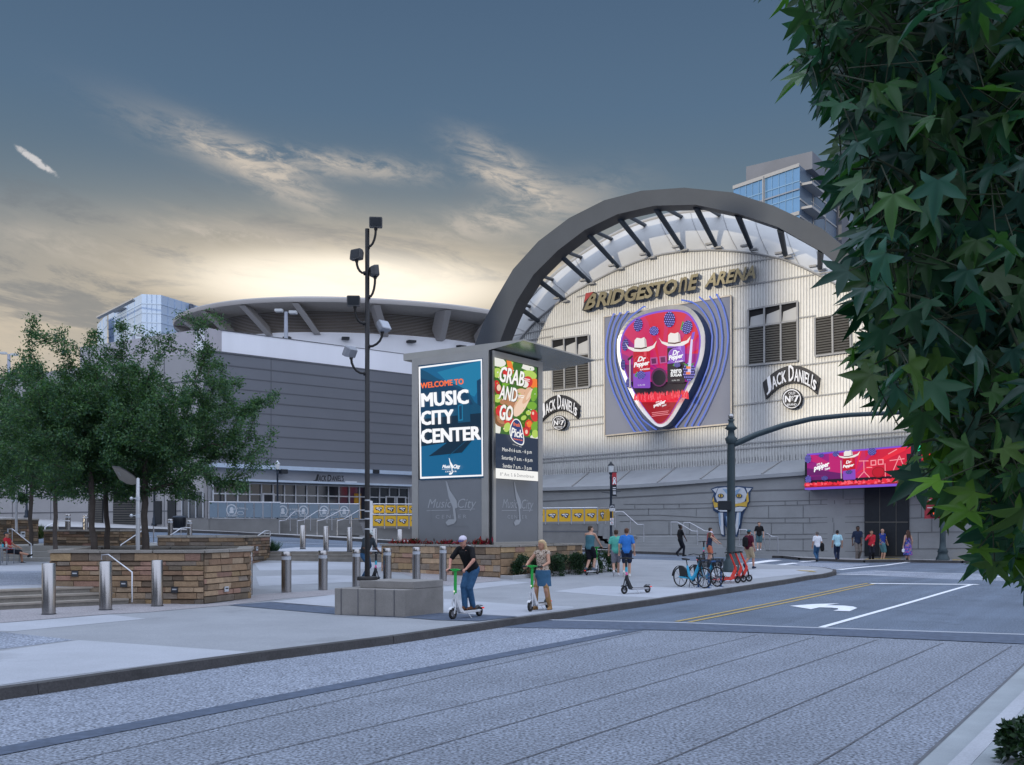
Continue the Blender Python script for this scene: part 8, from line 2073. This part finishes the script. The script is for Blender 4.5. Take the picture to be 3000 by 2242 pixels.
        if hair_style == 'long':
            bk_ = -hd
            for sg, L in ((-1, .40), (-.35, .46), (.35, .46), (1, .40)):
                a = hc + bk_ * S(.06) + Xh * S(.045 * sg) + Zh * S(.03); b = hc + bk_ * S(.085) + Xh * S(.075 * sg) - V(0, 0, S(.16)); c = hc + bk_ * S(.10) + Xh * S(.085 * sg) - V(0, 0, S(L)); capsule(mb, a, b, S(.05), S(.048)); capsule(mb, b, c, S(.048), S(.022))
        if hair_style == 'bun': capsule(mb, hc + Zh * S(.10) - hd * S(.09), hc + Zh * S(.11) - hd * S(.10), S(.05), S(.045))
        fuse(mb, 'hair', mh, t, .011, 2)
    if pack:
        mb = MB(); c = P + tv * S(.30) - Yb * S(.20 * st); body_loft(mb, [(c + tv * S(z), Xb, Yb, S(rx), S(ry)) for z, rx, ry in ((-.24, .10, .06), (-.20, .15, .10), (.05, .15, .10), (.17, .12, .08), (.21, .05, .04))]); o = fuse(mb, 'backpack', pack, None, .014); o.name = 'backpack'
        o.location = t.location; o.rotation_euler = t.rotation_euler; tag(o, 'black backpack worn by the man in the maroon shirt', 'backpack')
    if phone:
        pass
    return t
def foot_at(u, v, dz=.15): return GP(u, v, dz)
def hgt_px(p, v_top): return (CAMZ - (v_top - HOR) * p.y / FPX) - p.z
C_ = dict(black=cloth('black', (.012, .012, .014)), jeans=cloth('jeans', (.035, .095, .19), var=.25), denim=cloth('denim', (.05, .13, .23), var=.2), tank=cloth('tank_teal', (.055, .15, .19)), blk2=cloth('black_shorts', (.012, .014, .022)), mint=cloth('mint', (.10, .42, .34)), grey=cloth('grey_shorts', (.20, .20, .24)), blue=cloth('bright_blue', (.035, .17, .52)), navy=cloth('navy', (.018, .028, .06)),
          maroon=cloth('maroon', (.09, .012, .028)), khaki=cloth('khaki', (.42, .33, .22)), teals=cloth('teal_shorts', (.06, .12, .14)), white=cloth('white', (.66, .67, .72)), sky=cloth('light_blue', (.36, .58, .66)), slate=cloth('slate', (.16, .14, .13)), red=cloth('red', (.45, .025, .04)), red2=cloth('dusty_red', (.30, .07, .08)), royal=cloth('royal_blue', (.02, .05, .32)), aqua=cloth('aqua_shorts', (.10, .25, .30)), grn=cloth('pale_cap', (.42, .46, .46)), purple=cloth('cap_blue', (.05, .06, .22)), teal=cloth('teal_cap', (.02, .10, .13)), pinkw=cloth('pale_hat', (.62, .58, .68)), char=cloth('charcoal', (.035, .045, .055)))
# printed cloths
def print_mat(name, stops, scale, rough=.85):
    m = mat('cloth_' + name, stops[0][1], rough, var=0); nt = m.node_tree; N, L = nt.nodes, nt.links
    tcx = N.new('ShaderNodeTexCoord'); n = N.new('ShaderNodeTexNoise'); n.inputs['Scale'].default_value = scale; n.inputs['Detail'].default_value = 2; L.new(tcx.outputs['Object'], n.inputs['Vector']); r = N.new('ShaderNodeValToRGB'); r.color_ramp.interpolation = 'CONSTANT'; L.new(n.outputs[0], r.inputs[0]); e = r.color_ramp.elements
    while len(e) < len(stops): e.new(.5)
    for i, (p, c) in enumerate(stops): e[i].position = p; e[i].color = (*c, 1)
    L.new(r.outputs[0], N['Principled BSDF'].inputs['Base Color']); return m
m_leo = print_mat('spotted_blouse', [(0, (.07, .045, .035)), (.42, (.46, .36, .28)), (.53, (.55, .46, .38)), (.60, (.16, .09, .06))], 26)
m_flo = print_mat('bright_dress', [(0, (.02, .05, .14)), (.42, (.05, .10, .42)), (.52, (.40, .05, .22)), (.60, (.06, .30, .34)), (.68, (.45, .22, .10))], 9)
m_jer = print_mat('striped_jersey', [(0, (.02, .05, .30)), (.50, (.02, .05, .30)), (.55, (.60, .42, .03)), (.62, (.02, .05, .30))], 5)
on = lambda sc: tuple(sc.location)
bars = lambda z=1.06, y=.33, w=.22: [(-w, y, z), (w, y, z)]
# near riders
person('man in a dark tee, jeans and pale cap leaning over his green stemmed scooter', on(s1), s1.rotation_euler.z, 1.76, 'red', pelvis=(.02, -.24), pz=1.06, torso=(0, .50, .86), feet=[(-.03, -.20, .165, .2), (.05, -.02, .165, .1)], hands=[(-.22, .30, 1.08), (.22, .30, 1.08)], headdir=(-.25, .9, -.12), shirt=C_['black'], sleeve=.78, pants=C_['jeans'], shoes=(.12, .055, .03), cap=(C_['pinkw'], C_['purple']), vox=.0095, grip=(True, True), pole_knee=(0, 1, .2), elbows=((-1, -.2, -.3), (1, -.2, -.1)), stout=1.06)
person('blonde woman in a spotted blouse, denim skirt and tan boots beside her scooter', on(s2), s2.rotation_euler.z, 1.70, 'tan', hair=(.50, .36, .20), pelvis=(-.03, -.14), pz=.88, torso=(.02, .06, 1), feet=[(-.19, -.20, .0, -.1), (.15, -.11, .0, .1)], hands=[(-.22, .26, 1.06), (.22, .26, 1.06)], headdir=(.35, .85, -.1), shirt=m_leo, sleeve=.12, skirt=(C_['denim'], .40, .03), shoes=(.33, .19, .085), boots=True, hair_style='long', female=True, vox=.0095, grip=(True, True), elbows=((-.6, -1, -.4), (.8, -.6, -.5)))
wb = s2.location; bg = thing('handbag', 'small beige shoulder bag at the hip of the blonde woman', 'bag', (wb.x + .0, wb.y, .15 + .80)); bg.rotation_euler = s2.rotation_euler
mb = MB(); body_loft(mb, [((.13, .06, z), V(0, 1, 0), V(1, 0, 0), r, .035) for z, r in ((-.10, .05), (-.07, .085), (.04, .08), (.08, .03))]); fuse(mb, 'bag_body', cloth('bag_beige', (.36, .28, .20)), bg, .01)
mb = MB(); mb.tube([(.13, .02, .07), (.05, -.08, .35), (-.10, -.15, .52)], .008, 5); mb.build('strap', C_['black'], bg)
# walkers and rider behind
person('man in a teal tank top and black shorts riding away on a scooter', on(s3), s3.rotation_euler.z, 1.84, 'fair', pelvis=(-.05, -.12), pz=1.05, torso=(0, .12, 1), feet=[(-.09, -.30, .165, -.2), (.06, .0, .165, .3)], hands=[(-.24, .30, 1.09), (.26, .30, 1.09)], headdir=(.75, .7, -.05), shirt=C_['tank'], sleeve=0, pants=C_['blk2'], pant_len=.88, shoes=(.10, .13, .17), grip=(True, True), stout=1.05)
def walker(label, u, v, vtop, rz, step=.0, **k):
    p = foot_at(u, v, k.pop('dz', .15)); H = hgt_px(p, vtop) / k.pop('hf', .985); s = H / 1.75
    st = k.pop('stride', .0)
    if st: k.setdefault('feet', [(-.09 * s, -st * .55, .10 * s, 0, -.9), (.09 * s, st * .5, 0.0, 0, .1)]); k.setdefault('pz', .915 * s)
    return person(label, tuple(p), rz, H, **k)
GW = dict(vox=.012)
walker('man in a mint tee and grey shorts walking away, sole of one shoe showing', 1805, 1688, 1553, R(-4), stride=.46, shirt=C_['mint'], sleeve=.7, pants=C_['grey'], pant_len=.82, shoes=(.62, .62, .65), stout=1.08, hair=(.05, .028, .018))
walker('man in a bright blue tee and dark shorts walking away beside the mint tee', 1836, 1691, 1548.5, R(-10), stride=.30, shirt=C_['blue'], sleeve=.72, pants=C_['navy'], pant_len=.85, shoes=(.60, .60, .58), stout=1.05, hair=(.09, .04, .022), headdir=(.2, 1, 0))
walker('person all in black with hair in a bun walking across the far street', 1993, 1630, 1538.5, R(-75), dz=0.0, stride=.34, skin='dark', shirt=C_['black'], sleeve=.8, shirt_len=.06, pants=C_['blk2'], shoes=(.02, .02, .02), hair_style='bun', hair=(.012, .01, .01), hands=[None, (.18, .30, 1.02)])
pr_ = foot_at(2080, 1652); 
person('woman in a pale brimmed hat and navy top gripping a scooter behind the bicycles', (pr_.x - .05, pr_.y, pr_.z), R(-78), 1.60, 'fair', torso=(0, .15, 1), hands=[(-.14, .48, 1.0), (.16, .50, 1.02)], shirt=C_['navy'], sleeve=0, pants=cloth('orange_shorts', (.50, .16, .09)), pant_len=.7, shoes=(.5, .5, .5), cap=(C_['pinkw'], C_['pinkw']), hair=(.10, .06, .03), hair_style='long', female=True)
person('person in a dusty red outfit partly hidden behind the pale brimmed hat', (pr_.x + .12, pr_.y + .9, pr_.z + .03), R(-80), 1.74, 'tan', torso=(0, .1, 1), hands=[None, (.12, .46, 1.02)], shirt=C_['red2'], sleeve=.5, pants=C_['red2'], hair=(.03, .02, .015))
walker('man in a maroon shirt, khaki shorts and teal cap walking past the red scooters', 2194, 1666, 1553, R(-55), stride=.40, skin='red', shirt=C_['maroon'], sleeve=.8, pants=C_['khaki'], pant_len=.98, shoes=(.025, .035, .07), cap=(C_['teal'], C_['teal']), brim=True, pack=C_['black'], stout=1.18)
pm = at(2224, 1613, 65.0)
person('man in a black tee and teal shorts coming down the side steps', tuple(pm), R(168), hgt_px(pm, 1530.5) / .985, 'fair', feet=[(-.09, .0, 0), (.09, .16, -.02)], shirt=C_['black'], sleeve=.8, pants=C_['teals'], pant_len=.9, shoes=(.70, .70, .74), headdir=(-.5, .9, 0), hair=(.05, .03, .02), hands=[None, None])
pw = walker('man in a white shirt and jeans crossing the street with a jacket on his arm', 2394, 1646, 1558.5, R(8), dz=0, stride=.30, shirt=C_['white'], sleeve=.75, pants=C_['jeans'], skin='tan', hair=(.10, .09, .085), stout=1.08)
pj = pw.location; tj = thing('jacket', 'black jacket hanging from the arm of the man in the white shirt', 'jacket', (pj.x + .30, pj.y - .02, pj.z + .62)); mb = MB(); body_loft(mb, [((0, 0, z), V(1, 0, 0), V(0, 1, 0), rx, ry) for z, rx, ry in ((0, .06, .04), (.1, .13, .08), (.4, .12, .09), (.52, .05, .05))]); fuse(mb, 'jacket_cloth', C_['black'], tj, .015)
walker('man in a light blue shirt and navy trousers crossing the street', 2453, 1646, 1554, R(-5), dz=0, stride=.36, shirt=C_['sky'], sleeve=.75, pants=C_['navy'], skin='tan', hair=(.015, .012, .012), shoes=(.05, .03, .02))
walker('man in a navy shirt and grey trousers with a dark bag, crossing the street', 2513, 1644, 1542, R(178), dz=0, stride=.26, skin='dark', shirt=C_['navy'], sleeve=.8, pants=C_['slate'], hair=(.01, .01, .01), hands=[(-.15, .28, 1.12), None], shoes=(.03, .02, .02))
walker('woman in a red top and black trousers raising a hand to her head', 2553, 1646, 1554, R(170), dz=0, stride=.14, skin='tan', shirt=C_['red'], sleeve=1.9, pants=C_['blk2'], hair=(.03, .018, .012), hair_style='long', female=True, hands=[(-.05, .25, 1.10), (.14, .12, 1.58)], elbows=((-.6, -1, -.5), (.5, .5, -.7)))
walker('bald man in a blue and yellow jersey and aqua shorts looking at a phone', 2585, 1644, 1551, R(-70), dz=0, shirt=m_jer, sleeve=.75, pants=C_['aqua'], pant_len=.95, hair_style='bald', hands=[(-.06, .34, 1.16), (.08, .34, 1.14)], shoes=(.6, .6, .62), stout=1.06)
pd = walker('woman with long brown hair in a bright patterned dress before the dark door', 2660, 1647, 1554, R(10), dz=0, skin='fair', dress=(m_flo, .62, .07), hair=(.065, .03, .02), hair_style='long', female=True, shoes=(.02, .02, .02), stride=.10)
ph_ = pd.location; th_ = thing('handbag', 'small white shoulder bag at the side of the woman in the patterned dress', 'bag', (ph_.x - .30, ph_.y - .05, ph_.z + .60)); mb = MB(); body_loft(mb, [((0, 0, z), V(1, 0, 0), V(0, 1, 0), r, .05) for z, r in ((0, .05), (.05, .10), (.2, .09), (.24, .03))]); fuse(mb, 'bag_body', C_['white'], th_, .014)
mb = MB(); mb.tube([(0, 0, .22), (.02, .05, .6), (.10, .08, .85)], .01, 5); mb.build('strap', C_['white'], th_)
person('man in a dark tee, jeans and pale cap riding a scooter behind the camera pole', on(s5), s5.rotation_euler.z, 1.82, 'dark', pelvis=(0, -.20), pz=1.02, torso=(0, .42, .9), feet=[(-.05, -.28, .165, .1), (.05, -.02, .165, .1)], hands=[(-.22, .32, 1.08), (.22, .32, 1.08)], headdir=(0, 1, -.25), shirt=C_['char'], sleeve=.78, pants=C_['jeans'], cap=(C_['grn'], C_['grn']), shoes=(.05, .05, .05), grip=(True, True), stout=1.1)
# seated man, chair and table at the left edge
m_slat = mat('chair_slat_wood', (.17, .075, .045), .6, var=.2, vs=12); m_cfr = mat('chair_frame_grey', (.22, .24, .27), .4, metal=.5, var=.05)
cpos = G0(33, 1653, .605)
ch = thing('patio_chair', 'grey framed patio chair with a reddish slatted back under the seated man', 'chair', cpos, R(-90))
mb = MB()
for i in range(6): mb.obox((-.23, -.20 + .075 * i, .43), (.46, 0, 0), (0, .06, 0), (0, 0, .02))
mb.build('seat', m_slat, ch); mb = MB()
for i in range(5): mb.obox((-.23, -.25 - .012 * i, .56 + .075 * i), (.46, 0, 0), (0, .02, 0), (0, 0, .06))
mb.build('backrest', m_slat, ch)
for x in (-.25, .25):
    for y0, y1, zt in ((-.23, -.27, .92), (.24, .24, .66)): mb = MB(); mb.tube([(x, y0 - .02, 0), (x, y0, .44), (x, y1 if zt > .8 else y0, zt)], .016, 8); mb.build('leg', m_cfr, ch)
    mb = MB(); mb.tube([(x, -.25, .66), (x, .26, .66)], .018, 8); mb.build('armrest', m_cfr, ch)
person('man in a red top and black shorts with a cap sitting in the patio chair', (cpos.x, cpos.y, cpos.z), R(-90), 1.74, 'tan', pelvis=(0, -.08), pz=.54, torso=(0, -.22, 1), feet=[(-.08, .42, .0), (.06, .78, .30, 0, .4)], hands=[(-.22, .22, .70), (.20, .20, .72)], shirt=C_['red'], sleeve=.3, pants=C_['blk2'], pant_len=.95, cap=(C_['char'], C_['white']), shoes=(.015, .015, .015), pole_knee=(0, .3, 1))
tpos = G0(-8, 1656, .605); tb_ = thing('patio_table', 'small patio table with teal things on it at the left edge of the frame', 'table', tpos)
mb = MB(); mb.lathe([(.42, .70), (.42, .735), (0, .736)], 24); mb.build('table_top', m_cfr, tb_)
for x, y in ((-.26, -.26), (.26, -.26), (-.26, .26), (.26, .26)): mb = MB(); mb.tube([(x, y, 0), (x, y, .70)], .022, 8); mb.build('leg', m_cfr, tb_)
for lab, dx_, dy_, m_ in [('teal cup near the edge of the patio table', .27, -.10, m_sct), ('pale bottle beside the teal cup on the patio table', .33, .08, m_lant)]:
    t_ = thing('cup' if 'cup' in lab else 'bottle', lab, 'cup' if 'cup' in lab else 'bottle', (tpos.x + dx_, tpos.y + dy_, tpos.z + .737)); mb = MB(); mb.lathe([(.035, 0), (.042, .12)] if 'cup' in lab else [(.036, 0), (.036, .14), (.015, .19), (.015, .22)], 12); mb.build('vessel', m_, t_)
